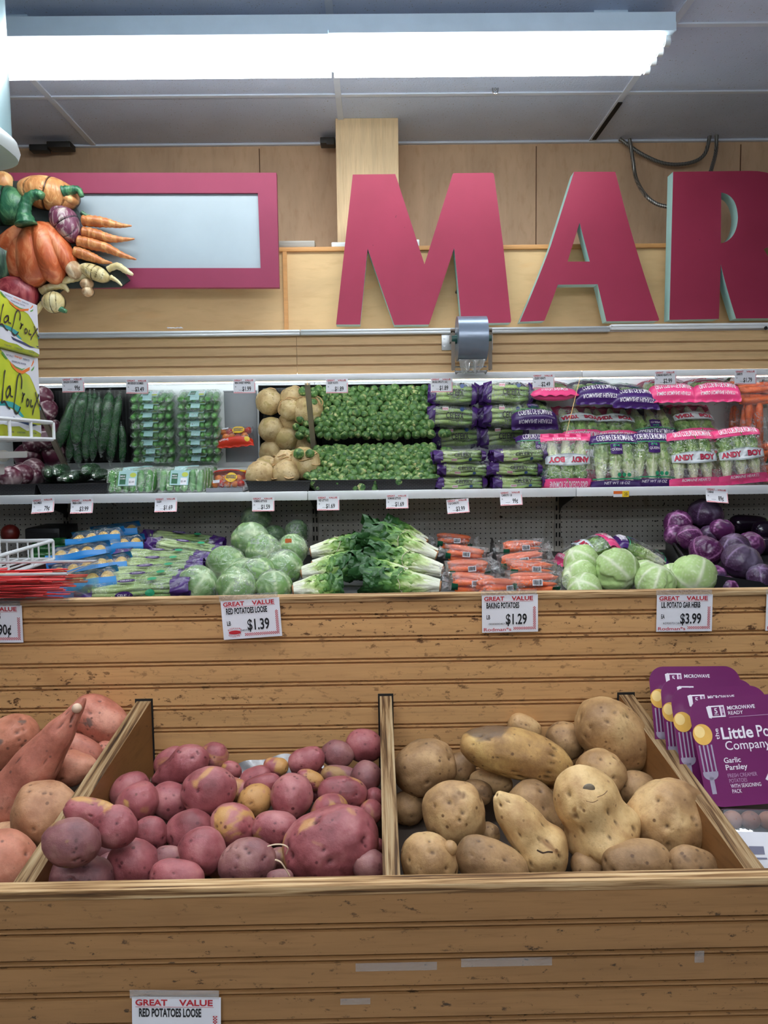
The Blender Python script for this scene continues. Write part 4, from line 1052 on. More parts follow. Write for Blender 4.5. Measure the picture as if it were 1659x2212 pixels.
for idx, q in enumerate(POT):
    Y = q['Y']; c = P(q['px'], q['py'], Y); k = (c - CAM).length / FPX * .96
    A, B = q['a'] * k, q['b'] * k; C = min(A, B) * random.uniform(.9, 1.05)
    an = math.radians(q['ang']); u = CRU * math.cos(an) + CRV * math.sin(an); v = -CRU * math.sin(an) + CRV * math.cos(an); w = CRW
    sd = Vector((idx * 3.17, idx * 1.31, 7.7))
    eyes = []
    for _ in range(int(q['eyes'] * 1.8)):
        e = Vector((random.gauss(0, .6), random.gauss(0, .6), random.uniform(.1, 1))).normalized(); eyes.append((e, random.uniform(.05 if q['a'] > 52 else .08, .13)))
    mb = MB(); eat = []; vs = []
    SPH = SPH5 if q['a'] > 52 else SPH4
    for p in SPH[0]:
        n1 = mnoise.noise(p * 1.25 + sd); n2 = mnoise.noise(p * 2.8 + sd); n3 = mnoise.noise(p * 7 + sd)
        rr = 1 + q['lump'] * (1.1 * n1 + .45 * n2) + .006 * n3
        e_ = 0.
        for d, s in eyes:
            dd = (p - d).length
            if dd < s * 2.5:
                g = math.exp(-(dd / s) ** 2 * 1.6); rr -= (.03 + .35 * s) * g; e_ = max(e_, g ** 1.6)
        f = profval(q['prof'], p.x) if q['prof'] else 1.
        if q['a'] > 1.25 * q['b']:
            ax_ = min(.999, abs(p.x)); f *= min(1.5, ((1 - ax_ ** 2.7) ** (1 / 2.1)) / math.sqrt(max(1e-3, 1 - ax_ * ax_)))
        x, y, z = p.x * rr, p.y * rr * f, p.z * rr * f
        y += q['bend'] / max(.01, q['b'] / q['a']) * (x * x - .4)
        vs.append(c + u * (x * A) + v * (y * B) + w * (z * C)); eat.append(e_)
    mb.add(vs, SPH[1])
    if q['knob']:
        kx, ky, kr = q['knob']; kc = P(kx, ky, Y - .008); mb.ball(kc, S(kr, Y), 3)
    mb.at['eye'] = eat
    o = solo(q['kind'], mb, q['mat'], q['label'], CATS[q['kind']], GRP[q['kind']], smooth=True)
    if (q['px'], q['py']) in MARKS:      # scars, cracks and tips that show on single potatoes
        bv = BVHTree.FromPolygons([tuple(p) for p in mb.v], mb.f)
        for nm, mt, rad, pts in MARKS[(q['px'], q['py'])]:
            pp = []
            for x, y in pts:
                d = (P(x, y, 1.) - CAM).normalized(); hit = bv.ray_cast(CAM, d)
                if hit[0] is not None: pp.append(hit[0])
            mk = MB()
            if len(pp) > 1: mk.tube(spline(pp, 4), rad, 6)
            elif pp: mk = lump0(pp[0] + (0 if isinstance(rad, float) else .0012) * (pp[0] - CAM).normalized(), rad)
            if mk.v: mk.build(nm, mt, o, smooth=True)
# plastic liner showing behind the red potatoes
m_liner = M('grey_liner', rgb(176, 176, 178), .35, .08, bump=.3, bscale=25, bdist=.01)
mb = MB()
mb.grid(lambda u, v: P(500 + 200 * u, 1690 - (30 + 28 * math.sin(u * 3.0) + 5 * math.sin(u * 13)) * v, Y2 - .012 - .02 * (1 - v) - .006 * math.sin(u * 19 + v * 5)), 30, 8)
solo('plastic_liner', mb, m_liner, 'crumpled grey plastic liner against the back board behind the red potatoes', 'liner')
mb = MB()
mb.grid(lambda u, v: P(299 + 27 * u, 1690 - (42 + 8 * u) * v, Y2 - .02 - .015 * math.sin(u * 5) * v), 8, 8)
solo('plastic_liner', mb, m_liner, 'folded grey plastic flap in the back corner by the left divider', 'liner')
Yt = .955
pts = spline([P(x, y, Yt - .01) for x, y in ((578, 1828), (595, 1824), (612, 1825), (622, 1832), (618, 1845))] , 6)
mb = MB(); mb.tube(pts, .0014, 6, flat=.5); solo('twist_tie', mb, M('tie_paper', rgb(206, 180, 150), .6), 'pale loop of twist tie on top of the red potatoes', 'twist tie')
pts = spline([P(x, y, Yt - .025) for x, y in ((594, 1857), (606, 1862), (616, 1876), (626, 1892))], 6)
mb = MB(); mb.tube(pts, .0016, 6, flat=.5); solo('twist_tie', mb, MATS['tie_paper'], 'pale strip of twist tie standing by the very large red potato', 'twist tie')

# ================================================================== BOXED LITTLE POTATOES
m_plum = NT('plum_card'); m_plum.color(m_plum.ramp(m_plum.noise(m_plum.co(), 6, 2), [(.3, rgb(106, 34, 88)), (.7, rgb(114, 38, 94))])); m_plum = m_plum.set(.28, 0, .5)
m_ink_w = M('white_ink', rgb(232, 226, 234), .4, .02); m_ink_l = M('lilac_ink', rgb(178, 140, 172), .5, .03)
m_gold = M('printed_gold', rgb(226, 176, 84), .4, .12, scale=30); m_gold2 = M('printed_gold_light', rgb(244, 212, 140), .4, .08, scale=30)
m_fork = M('printed_fork', rgb(160, 150, 170), .4, .15, scale=30); m_brownp = M('printed_potato', rgb(132, 64, 40), .5, .2, scale=60)
m_clear = film('clear_tray', .06, (.95, .96, .97, 1), 10, .1, .05, .10)
m_spud = skin('creamer_skin', [rgb(130, 84, 66), rgb(150, 100, 78), rgb(164, 116, 90)], None, 0, rgb(90, 56, 44), rgb(110, 72, 56), .5)
TW, TH = .147, .150
def rrect(x0, z0, x1, z1, r_, n=8):
    out = []
    for cx, cz, a0 in ((x1 - r_, z0 + r_, -90), (x1 - r_, z1 - r_, 0), (x0 + r_, z1 - r_, 90), (x0 + r_, z0 + r_, 180)):
        for i in range(n + 1):
            a = math.radians(a0 + 90 * i / n); out.append((cx + r_ * math.cos(a), cz + r_ * math.sin(a)))
    return out
def disc(mb, x, z, rx, rz, mi, e, n=28, a0=0, a1=360):
    mb.add([(x, e, z)] + [(x + rx * math.cos(math.radians(a0 + (a1 - a0) * i / n)), e, z + rz * math.sin(math.radians(a0 + (a1 - a0) * i / n))) for i in range(n + 1)], [(0, i + 1, i + 2) for i in range(n)], mi)
def quad(mb, x0, z0, x1, z1, mi, e): mb.add([(x0, e, z0), (x1, e, z0), (x1, e, z1), (x0, e, z1)], [(0, 1, 2, 3)], mi)
tray_mesh = {}
def tray_parts():
    mb = MB(); mb.prism([rrect(0, 0, TW, TH, .024)], 0, .0008); tray_mesh['card'] = mb
    mb = MB(); k = TW / 228.; e = -.0004
    X = lambda v: v * k
    Z = lambda v: TH - v * k
    def T(s, x, y, h, w, mi, bold=.0): put_text(mb, s, X(x), Z(y), h * k, mi, w * k if w else None, bold, e)
    # microwave pictogram
    mb.add([(X(40), e, Z(19)), (X(48), e, Z(16)), (X(48), e, Z(45)), (X(42), e, Z(43))], [(3, 2, 1, 0)], 0)
    quad(mb, X(48), Z(43), X(81), Z(17), 0, e); quad(mb, X(51), Z(40), X(70), Z(20), 3, e * 1.5); quad(mb, X(73), Z(40), X(79), Z(20), 1, e * 1.5)
    quad(mb, X(74), Z(24), X(78), Z(22), 3, e * 2); disc(mb, X(76), Z(36), X(2), X(2), 3, e * 2, 10)
    put_text(mb, '5', X(60.5), Z(34), 11 * k, 0, None, .02, e * 2, 'c'); put_text(mb, 'MINS', X(60.5), Z(38.6), 3 * k, 0, 10 * k, 0, e * 2, 'c')
    T('MICROWAVE', 88, 28, 8, 64, 0, .02); T('READY', 88, 39, 7.5, 34, 0, 0.005); quad(mb, X(88), Z(45), X(190), Z(44), 1, e)
    put_text(mb, 'the', 0, 0, 8 * k * 1.1, 0, 24 * k, .01, 0, m=Matrix.Translation((X(57), e, Z(91))) @ Matrix.Rotation(-PI / 2, 4, 'Y'))
    T('Little', 63, 91, 25, 72, 0, .022); T('Potato', 144, 91, 25, 78, 0, .012); T('Company', 66, 115, 19, 102, 0, .004)
    T('Garlic', 56, 142, 11, 38, 0, .012); T('Parsley', 57, 157, 11, 49, 0, .012)
    T('FRESH CREAMER', 58, 173, 8, 66, 1); T('POTATOES', 59, 184, 8, 40, 1); T('WITH SEASONING', 60, 195, 8, 68, 0); T('PACK', 61, 206, 8, 21, 0)
    disc(mb, X(20), Z(78), X(22), X(23), 2, e, 40); disc(mb, X(14), Z(72), X(12), X(13), 5, e * 1.5, 30)
    for i in range(4): quad(mb, X(6 + i * 9), Z(160), X(9.5 + i * 9), Z(101), 4, e)
    disc(mb, X(21), Z(162), X(17), X(14), 4, e, 24, 180, 360); quad(mb, X(4), Z(162), X(38), Z(158), 4, e); quad(mb, X(16), Z(205), X(26), Z(170), 4, e)
    mb.add([(X(140), e, Z(182)), (X(150), e, Z(168)), (X(222), e, Z(160)), (X(222), e, Z(212)), (X(190), e, Z(214))], [(4, 3, 2, 1, 0)], 0)
    for x, y, r_ in ((172, 160, 18), (198, 152, 20), (196, 178, 18), (170, 184, 14), (214, 168, 12)): disc(mb, X(x), Z(y), X(r_), X(r_ * .9), 6, e * (1.5 + x * .002), 24)
    tray_mesh['print'] = mb
    mb = MB(); q = rrect(.004, .002, TW - .004, TH - .004, .022); n = len(q)
    q2 = rrect(.014, .012, TW - .014, TH - .014, .018)
    mb.add([(x, .001, z) for x, z in q] + [(x, .030, z) for x, z in q2], [(i, i + n, (i + 1) % n + n, (i + 1) % n) for i in range(n)] + [tuple(range(n, 2 * n))]); tray_mesh['shell'] = mb
tray_parts()
def potato_tray(px, py, Y, roll, lean, label, yaw=0., spuds=True):
    """px,py: where the upper left corner of the card is seen"""
    c = P(px, py, Y)
    tm = Matrix.Translation(c) @ Matrix.Rotation(math.radians(yaw), 4, 'Z') @ Matrix.Rotation(math.radians(lean), 4, 'X') @ Matrix.Rotation(math.radians(roll), 4, 'Y') @ Matrix.Translation((0, 0, -TH))
    r = thing('boxed_potato_tray', label, 'boxed potatoes', tm @ Vector((TW / 2, 0, 0)), 'boxed little potatoes')
    MB().merge(tray_mesh['card'], tm).build('card', m_plum, r)
    MB().merge(tray_mesh['print'], tm).build('lettering', [m_ink_w, m_ink_l, m_gold, m_plum, m_fork, m_gold2, m_brownp], r, smooth=False)
    MB().merge(tray_mesh['shell'], tm).build('tray_shell', m_clear, r)
    if spuds:
        for i in range(5):
            mb = MB(); p = tm @ Vector((.03 + i * .025, .016, .022 + .004 * (i % 2))); mb.ball(p, (.0125, .0115, .0125), 3); mb.build('potato', m_spud, r, smooth=True)
    return r
potato_tray(1400, 1440, 1.215, .5, -20, 'purple boxed potato tray at the back of the leaning row')
potato_tray(1425, 1467, 1.185, 1, -21, 'purple boxed potato tray second from the back of the row')
potato_tray(1446, 1487, 1.150, -1, -22, 'purple boxed potato tray just behind the front one')
potato_tray(1484, 1512, 1.105, -3, -24, 'purple boxed potato tray at the front of the row, fully readable')
# the lower package: a clear tray lying with its white back label towards us
c = P(1568, 1742, 1.02)
tm = Matrix.Translation(c) @ Matrix.Rotation(math.radians(-30), 4, 'X') @ Matrix.Rotation(math.radians(2), 4, 'Y') @ Matrix.Translation((0, 0, -.09))
r = thing('boxed_potato_tray', 'clear potato tray with a white back label below the purple cards', 'boxed potatoes', tm @ Vector((.07, 0, 0)), 'boxed little potatoes')
mb = MB(); mb.box((-.005, .002, -.01), (.16, .03, .088), bev=.006); MB().merge(mb, tm).build('tray_shell', m_clear, r)
mb = MB(); mb.box((.006, -.0005, .002), (.15, .0008, .058)); MB().merge(mb, tm).build('back_label', m_paper, r, smooth=False)
mb = MB(); quad(mb, .022, .03, .042, .04, 0, -.001); quad(mb, .012, .024, .044, .026, 0, -.001)
for i in range(4): quad(mb, .052, .040 - i * .006, .052 + .03 - i % 2 * .006, .0425 - i * .006, 1, -.001)
MB().merge(mb, tm).build('lettering', [M('lilac_grey_ink', rgb(120, 120, 140), .5), m_ink], r, smooth=False)
for i in range(6):
    mb = MB(); mb.ball(tm @ Vector((.012 + i * .025, .014, .074)), (.0135, .012, .0125), 3); mb.build('potato', m_spud, r, smooth=True)

# ================================================================== PRODUCE BUILDERS
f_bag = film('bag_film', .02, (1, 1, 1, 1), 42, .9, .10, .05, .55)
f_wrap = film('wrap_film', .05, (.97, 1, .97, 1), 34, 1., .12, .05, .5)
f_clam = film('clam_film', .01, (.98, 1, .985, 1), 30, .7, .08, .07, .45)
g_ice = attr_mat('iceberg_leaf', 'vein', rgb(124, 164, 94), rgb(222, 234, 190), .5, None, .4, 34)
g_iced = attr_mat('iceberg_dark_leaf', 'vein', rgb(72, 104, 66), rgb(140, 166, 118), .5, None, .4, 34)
g_cab = attr_mat('cabbage_leaf', 'vein', rgb(184, 212, 138), rgb(236, 242, 210), .42, None, .25, 30)
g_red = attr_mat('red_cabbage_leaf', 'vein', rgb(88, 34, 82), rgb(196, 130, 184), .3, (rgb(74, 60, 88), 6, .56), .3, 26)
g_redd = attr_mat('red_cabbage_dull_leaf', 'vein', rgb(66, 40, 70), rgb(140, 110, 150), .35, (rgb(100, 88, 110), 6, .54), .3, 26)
g_rad = attr_mat('radicchio_leaf', 'vein', rgb(92, 34, 56), rgb(226, 208, 208), .35, (rgb(70, 36, 52), 6, .56), .3, 26)

def vein_ball(c, r, axis, seed, leaves=4, step=.035, vein_w=.10, side=6., squash=.9, sub=4, white=0., crinkle=.02, spread=1.0):
    """a leafy head: overlapping wrapper leaves with a midrib and side veins running from the stem pole"""
    rng = random.Random(seed); bm = bmesh.new(); bmesh.ops.create_icosphere(bm, subdivisions=sub, radius=1); bm.verts.index_update()
    ax = Vector(axis).normalized(); e1 = ax.orthogonal().normalized(); e2 = ax.cross(e1)
    lv = [(2 * PI * k / leaves + rng.uniform(-.4, .4), rng.uniform(.75, 1.15), rng.uniform(.8, 1.2)) for k in range(leaves)]
    sd = Vector((seed * 1.7, seed * .9, 3.3)); vs = []; at = []; c = Vector(c)
    for v in bm.verts:
        p = v.co; z = p.z; th = math.acos(max(-1, min(1, z))); ph = math.atan2(p.y, p.x)
        n = mnoise.noise(p * 2.2 + sd); d = 0.; ve = 0.
        for k, (pk, wk, hk) in enumerate(lv):
            df = (ph - pk + PI) % (2 * PI) - PI
            lim = wk * (1.05 - .18 * th) + .18 * mnoise.noise(Vector((th * 4, k * 3.1, seed)))
            cov = max(0., min(1., (lim - abs(df)) / .10)) * max(0., min(1., (2.45 * hk - th) / .15))
            if cov > .5 or d == 0:
                d = max(d, cov * (1 + .35 * k / leaves))
                if cov > .5:
                    aw = abs(df) * math.sin(th) + .0
                    m_ = math.exp(-(aw / (vein_w * (1.25 - .33 * th))) ** 2)
                    s_ = th * 1.0 - abs(df) * .75 * spread
                    fr = abs((s_ * side / 1.6 + .3 * n) % 1 - .5)
                    sv = max(0, 1 - fr / .13) * .65 * math.exp(-aw * .8)
                    ve = max(m_, sv)
        pole = max(0., 1 - th / .42)
        ve = max(ve, pole, white * max(0, min(1, (1.25 - th + .5 * n) / .5)))
        rr = 1 + step * d + .05 * n + crinkle * mnoise.noise(p * 8 + sd) + .02 * ve - .10 * pole ** 2
        q = p * rr
        vs.append(c + (e1 * q.x + e2 * q.y) * r + ax * (q.z * squash * r)); at.append(min(1., ve))
    mb = MB(); mb.add(vs, [tuple(x.index for x in f.verts) for f in bm.faces]); mb.at['vein'] = at; bm.free()
    return mb
def lump_ball(c, r, seed, amp=.1, freq=3.5, sub=4, scale=(1, 1, 1)):
    sd = Vector((seed * 2.3, seed, 1.1)); mb = MB(); c = Vector(c)
    mb.ball((0, 0, 0), 1, sub)
    mb.v = [c + Vector((p.x * scale[0], p.y * scale[1], p.z * scale[2])) * r * (1 + amp * abs(mnoise.noise(p * freq + sd)) + amp * .4 * mnoise.noise(p * freq * 2.5 + sd)) for p in mb.v]
    return mb
def pillow(W, H, D, seed=0, bands=(), nu=22, nv=26, fin=.06, wr=.004, pw=2.4, ph=4.0, fold=0.):
    """a filled bag standing in the XZ plane (base at z=0), front towards -Y; returns mesh and the front surface"""
    sd = Vector((seed * 3.1, seed * 1.3, .7))
    def dep(s, t): return D / 2 * max(0, 1 - abs(s) ** pw) ** .5 * max(0, 1 - abs(t) ** ph) ** .6
    def wob(x, z, side): return wr * (mnoise.noise(Vector((x * 24, side * 5, z * 24)) + sd) + .6 * mnoise.noise(Vector((x * 60, side * 5, z * 26)) + sd))
    def front(x, z):
        s = max(-1, min(1, 2 * x / W)); t = max(-1, min(1, 2 * z / H - 1)); return -dep(s, t) - abs(wob(x, z, 1)) - fold * 0
    mb = MB()
    for side in (-1, 1):
        rows = [-1 - fin * 2, -1] + [-1 + 2 * (j + .5) / nv for j in range(nv)] + [1, 1 + fin * 2]
        vs = []; k = nu + 1
        for t in rows:
            for i in range(k):
                s = -1 + 2 * i / nu; tt = max(-1, min(1, t)); x = s * W / 2 * (1 - .05 * (1 - tt * tt) + (.03 * math.sin(i * 2.1 + seed) if abs(t) > 1 else 0)); z = (t + 1) / 2 * H
                y = side * (dep(s, tt) + (abs(wob(x, z, -side)) if abs(t) < 1 else 0)) + (.004 * math.sin(i * 1.3 + seed * 2) if abs(t) > 1 else 0)
                vs.append((x, y, z))
        o = len(mb.v); mb.v += [Vector(p) for p in vs]
        for j in range(len(rows) - 1):
            tm = ((rows[j] + rows[j + 1]) / 2 + 1) / 2
            mi = 0
            for a, b, m_ in bands:
                if a <= tm <= b: mi = m_
            for i in range(nu):
                a = o + j * k + i; q = (a, a + 1, a + k + 1, a + k)
                mb.f.append(q if side < 0 else q[::-1]); mb.mi.append(mi)
    return mb, front
def on_front(mb, front, fn, eps=.0012):
    """print lettering or marks onto the bag's front surface"""
    q = MB(); fn(q)
    q.v = [Vector((p.x, front(p.x, p.z) - eps + p.y, p.z)) for p in q.v]
    mb.merge(q)
def place(o, loc, rx=0, ry=0, rz=0, s=1.):
    o.location = loc; o.rotation_euler = (math.radians(rx), math.radians(ry), math.radians(rz)); o.scale = (s, s, s); return o
def relabel(o, label): o['label'] = label; return o
class Kind:
    """first use moves the prototype itself, later uses copy it with its parts"""
    def __init__(s, proto): s.p = proto; s.used = False
    def put(s, label, loc, rx=0, ry=0, rz=0, sc_=1.):
        o = s.p if not s.used else dup(s.p); s.used = True
        return relabel(place(o, loc, rx, ry, rz, sc_), label)

# ---- whole heads on the lower deck
def head(name, px, py, rpx, Y, mat, axis, label, cat, group, seed, squash=.9, **kw):
    c = P(px, py, Y); mb = vein_ball(c, S(rpx, Y), axis, seed, squash=squash, **kw)
    return solo(name, mb, mat, label, cat, group, smooth=True)
G = 'green cabbages on the lower deck'
for i, (px, py, r_, Y, ax, lb) in enumerate((
    (1331, 1233, 46, 2.50, (.45, -.8, -.35), 'largest green cabbage, its pale stem end turned to the front'),
    (1414, 1257, 40, 2.42, (.2, -.3, .9), 'green cabbage low at the ledge between the two with stems showing'),
    (1497, 1246, 45, 2.44, (-.3, -.85, -.45), 'green cabbage with a pale stem beside the red cabbages'),
    (1257, 1214, 37, 2.66, (-.6, -.2, .6), 'green cabbage topmost in the little stack beside the carrot bags'),
    (1252, 1246, 36, 2.52, (-.7, -.3, .4), 'green cabbage in the middle of the stack beside the carrot bags'),
    (1262, 1272, 34, 2.36, (-.5, -.5, .6), 'green cabbage lowest at the ledge beside the carrot bags'),
    (1394, 1237, 28, 2.72, (.3, -.2, .8), 'small green cabbage behind the largest one'),
    (1450, 1243, 27, 2.70, (-.2, .2, .9), 'small green cabbage behind the one with the pale stem'))):
    head('green_cabbage', px, py, r_, Y, g_cab, ax, lb, 'cabbage', G, 20 + i, leaves=5, step=.085, vein_w=.075, side=8, crinkle=.03, sub=5)
G = 'red cabbages in the black tray'
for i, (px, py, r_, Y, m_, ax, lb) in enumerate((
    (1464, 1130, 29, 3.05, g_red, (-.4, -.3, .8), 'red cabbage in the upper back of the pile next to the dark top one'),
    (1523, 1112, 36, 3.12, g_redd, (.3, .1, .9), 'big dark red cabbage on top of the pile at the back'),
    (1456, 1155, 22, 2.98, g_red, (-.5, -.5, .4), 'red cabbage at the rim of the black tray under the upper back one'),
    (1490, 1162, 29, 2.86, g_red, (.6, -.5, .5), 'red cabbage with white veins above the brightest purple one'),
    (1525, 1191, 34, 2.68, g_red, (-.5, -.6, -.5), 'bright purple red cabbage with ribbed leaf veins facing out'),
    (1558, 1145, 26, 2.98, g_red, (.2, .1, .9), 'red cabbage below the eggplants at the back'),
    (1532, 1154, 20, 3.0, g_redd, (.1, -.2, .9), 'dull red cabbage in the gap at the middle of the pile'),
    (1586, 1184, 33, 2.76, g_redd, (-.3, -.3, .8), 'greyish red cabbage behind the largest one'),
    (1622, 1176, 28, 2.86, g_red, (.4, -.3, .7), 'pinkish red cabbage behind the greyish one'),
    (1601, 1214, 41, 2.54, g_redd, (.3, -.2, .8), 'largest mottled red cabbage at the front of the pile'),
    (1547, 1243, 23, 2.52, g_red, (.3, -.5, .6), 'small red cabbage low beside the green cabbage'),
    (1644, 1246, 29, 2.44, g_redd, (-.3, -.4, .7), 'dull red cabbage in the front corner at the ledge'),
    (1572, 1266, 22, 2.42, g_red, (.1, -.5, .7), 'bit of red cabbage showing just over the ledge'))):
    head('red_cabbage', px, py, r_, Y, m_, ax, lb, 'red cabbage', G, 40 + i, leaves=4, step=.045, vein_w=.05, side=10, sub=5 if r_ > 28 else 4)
# black tray that holds them, and the eggplants beside
def black_panel(name, pts, th, label, cat='tray divider'):
    mb = MB(); a = [Vector(p) for p in pts]; n = (a[1] - a[0]).cross(a[2] - a[0]).normalized() * th
    k = len(a); mb.add([tuple(p) for p in a] + [tuple(p + n) for p in a], [tuple(range(k)), tuple(reversed(range(k, 2 * k)))] + [(i, i + k, (i + 1) % k + k, (i + 1) % k) for i in range(k)])
    return solo(name, mb, m_black, label, cat, smooth=False)
r = thing('black_produce_tray', 'big black tray under the red cabbages', 'tray', (PX(1570, 2.8, 1200), 2.8, ZD))
a, b, c_, d = P(1500, 1235, 2.4), P(1438, 1150, 3.25), P(1700, 1150, 3.25), P(1720, 1235, 2.4)
mb = MB()
for p, q in ((a, b), (b, c_), (c_, d), (d, a)):
    lo = Vector((0, 0, 1))
    mb.add([(p.x, p.y, ZD), (q.x, q.y, ZD), (q.x, q.y, q.z), (p.x, p.y, p.z - (.05 if p is a or p is d else 0))], [(0, 1, 2, 3)])
mb.add([(a.x, a.y, ZD + .01), (d.x, d.y, ZD + .01), (c_.x, c_.y, ZD + .06), (b.x, b.y, ZD + .06)], [(0, 1, 2, 3)])
mb.build('basin', m_black, r, smooth=False)
mb = MB(); mb.tube([a, b, c_], .005, 8); mb.build('rim', m_black, r)
m_egg = M('eggplant_skin', rgb(30, 18, 34), .14, .2, spec=.7); m_calyx = M('eggplant_calyx', rgb(70, 92, 54), .6, .2)
def eggplant(px, py, Y, L, Rr, ang, label):
    c = P(px, py, Y); r = thing('eggplant', label, 'eggplant', (c.x, c.y, c.z - Rr), 'glossy eggplants')
    d = Vector((math.cos(ang), 0, math.sin(ang))); mb = MB(); pts = []; rs = []
    for k in range(17):
        t_ = k / 16; pts.append(c + d * (t_ - .5) * L); rs.append(Rr * max(.02, math.sqrt(max(0, 1 - (2 * t_ - 1) ** 4))) * (.68 + .36 * t_))
    mb.tube(pts, rs, 24); mb.build('fruit', m_egg, r, smooth=True)
    mb = MB(); e = c - d * L * .5; mb.tube([e - d * .03, e - d * .005, e + d * .02], [.006, .008, Rr * .62], 10); mb.build('stem', m_calyx, r, smooth=True)
    return r
eggplant(1618, 1131, 3.22, .17, .042, PI, 'black eggplant lying on top at the back beside the dark red cabbage')
eggplant(1668, 1146, 3.08, .17, .045, PI, 'black eggplant in front of another at the right edge of the deck')
eggplant(1660, 1180, 2.95, .15, .04, PI, 'black eggplant lower at the right edge behind the pinkish cabbage')
# wrapped iceberg lettuces
G = 'plastic wrapped iceberg lettuces'
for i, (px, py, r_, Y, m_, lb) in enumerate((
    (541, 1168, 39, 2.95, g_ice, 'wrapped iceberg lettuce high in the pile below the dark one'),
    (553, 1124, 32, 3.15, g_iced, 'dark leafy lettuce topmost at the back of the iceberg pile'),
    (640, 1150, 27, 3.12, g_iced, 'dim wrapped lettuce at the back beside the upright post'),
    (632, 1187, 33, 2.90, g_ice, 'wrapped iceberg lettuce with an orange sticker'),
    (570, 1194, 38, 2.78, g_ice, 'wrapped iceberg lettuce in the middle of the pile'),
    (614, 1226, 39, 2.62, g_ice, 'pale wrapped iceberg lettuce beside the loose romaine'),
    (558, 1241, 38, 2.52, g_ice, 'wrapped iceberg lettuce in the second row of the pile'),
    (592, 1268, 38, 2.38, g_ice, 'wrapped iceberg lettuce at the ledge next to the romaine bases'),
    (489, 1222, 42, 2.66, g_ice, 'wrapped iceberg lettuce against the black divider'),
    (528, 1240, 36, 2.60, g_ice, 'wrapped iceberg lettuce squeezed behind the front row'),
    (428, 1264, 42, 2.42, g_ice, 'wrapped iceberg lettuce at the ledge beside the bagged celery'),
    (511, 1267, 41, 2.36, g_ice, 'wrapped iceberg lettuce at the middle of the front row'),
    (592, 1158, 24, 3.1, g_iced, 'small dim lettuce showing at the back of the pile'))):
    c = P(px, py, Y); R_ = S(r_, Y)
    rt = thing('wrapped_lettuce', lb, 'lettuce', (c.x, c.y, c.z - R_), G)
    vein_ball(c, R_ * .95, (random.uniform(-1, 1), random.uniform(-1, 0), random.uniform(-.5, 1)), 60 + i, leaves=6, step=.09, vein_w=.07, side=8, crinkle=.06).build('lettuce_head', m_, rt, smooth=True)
    lump_ball(c, R_ * 1.03, 60 + i, .10, 3.2).build('plastic_wrap', f_wrap, rt, smooth=True)
    if i == 3:
        mb = MB(); d_ = (CAM - c).normalized(); u_ = d_.cross(Vector((0, 0, 1))).normalized() * -1; w_ = u_.cross(d_) * -1
        p0 = c + (d_ * .86 + Vector((0, 0, 1)) * .55 - Vector((.25, 0, 0))).normalized() * R_ * 1.13
        mb.add([tuple(p0 + u_ * x + Vector((0, 0, 1)) * z) for x, z in ((-.012, -.008), (.012, -.008), (.012, .008), (-.012, .008))], [(0, 1, 2, 3)]); mb.build('sticker', M('orange_sticker', rgb(220, 110, 50), .5), rt, smooth=False)
black_panel('tray_divider', [P(446, 1240, 2.55), P(440, 1280, 2.45), P(474, 1230, 3.2), P(482, 1163, 3.2)], .006, 'thin black divider between the bagged celery and the wrapped lettuces')
# ---- loose romaine heads
g_rom = attr_mat('romaine_leaf', 'tone', [(0., rgb(240, 240, 220)), (.22, rgb(216, 228, 166)), (.45, rgb(156, 190, 100)), (.72, rgb(92, 140, 62)), (1., rgb(48, 92, 46))], None, .38, None, .5, 60, .006)
m_butt = M('cut_stem', rgb(176, 126, 84), .7, .2); m_band = M('rubber_band', rgb(196, 186, 160), .5)
def romaine(L, Rr, seed, leaves=12, dark=0.):
    """head along +X, cut stem at the origin: wrapped ribbed leaves that ruffle towards the tips"""
    rng = random.Random(seed); mb = MB(); at = []
    for k in range(leaves):
        ph = 2 * PI * k / leaves * 1.0 + rng.uniform(-.25, .25); lay = (k % 3) / 3.
        ln = L * rng.uniform(.80, 1.0) * (1 - .08 * lay); r0 = Rr * (.42 - .1 * lay); wmax = Rr * rng.uniform(1.35, 1.8); sp = rng.uniform(.0, .28); cur = rng.uniform(-.25, .35)
        nu, nv = 16, 26; tw = rng.uniform(-.3, .3)
        def fn(u, v):
            s = u * 2 - 1; x = ln * v
            w = Rr * .42 + (wmax - Rr * .42) * min(1, v * 1.7) ** 1.2; w *= (1 - max(0, v - .82) ** 2 * 14 * .9) if v > .82 else 1
            rad = r0 + Rr * (.50 * math.sin(min(1, v * 1.25) * PI * .55) - .1 * lay + sp * max(0, v - .5))
            a = ph + s * w / max(rad, Rr * .45) * .62 + tw * v
            rf = (.24 * Rr * abs(s) ** 1.3 * min(1, v * 1.6)) * math.sin(v * 24 + seed + k * 1.7 + s * 2) + min(1, v * 2) * Rr * (.16 * mnoise.noise(Vector((v * 8, s * 4 + k * 5, seed))) + .10 * mnoise.noise(Vector((v * 20, s * 9 + k * 5, seed))))
            rad2 = rad + rf + Rr * .10 * (1 - abs(s)) * (1 - v) + cur * Rr * max(0, v - .7) * 1.5 * 1.2
            rib = math.exp(-(s / (.34 * (1.12 - v))) ** 2)
            side = max(0, 1 - abs(((v * 9 - abs(s) * 2.2) % 1) - .5) / .14) * .16
            tn = min(1., max(0, (v - .12) * 1.15)) * (1 - .75 * rib * (1.0 - v * .75)) + .22 * abs(s) * min(1, v * 3) - side + dark * v + .12 * mnoise.noise(Vector((v * 6, s * 3, k + seed)))
            at.append(max(0., min(1., tn)))
            return Vector((x, math.cos(a) * rad2, math.sin(a) * rad2))
        mb.grid(fn, nu, nv)
    mb.at['tone'] = at
    return mb
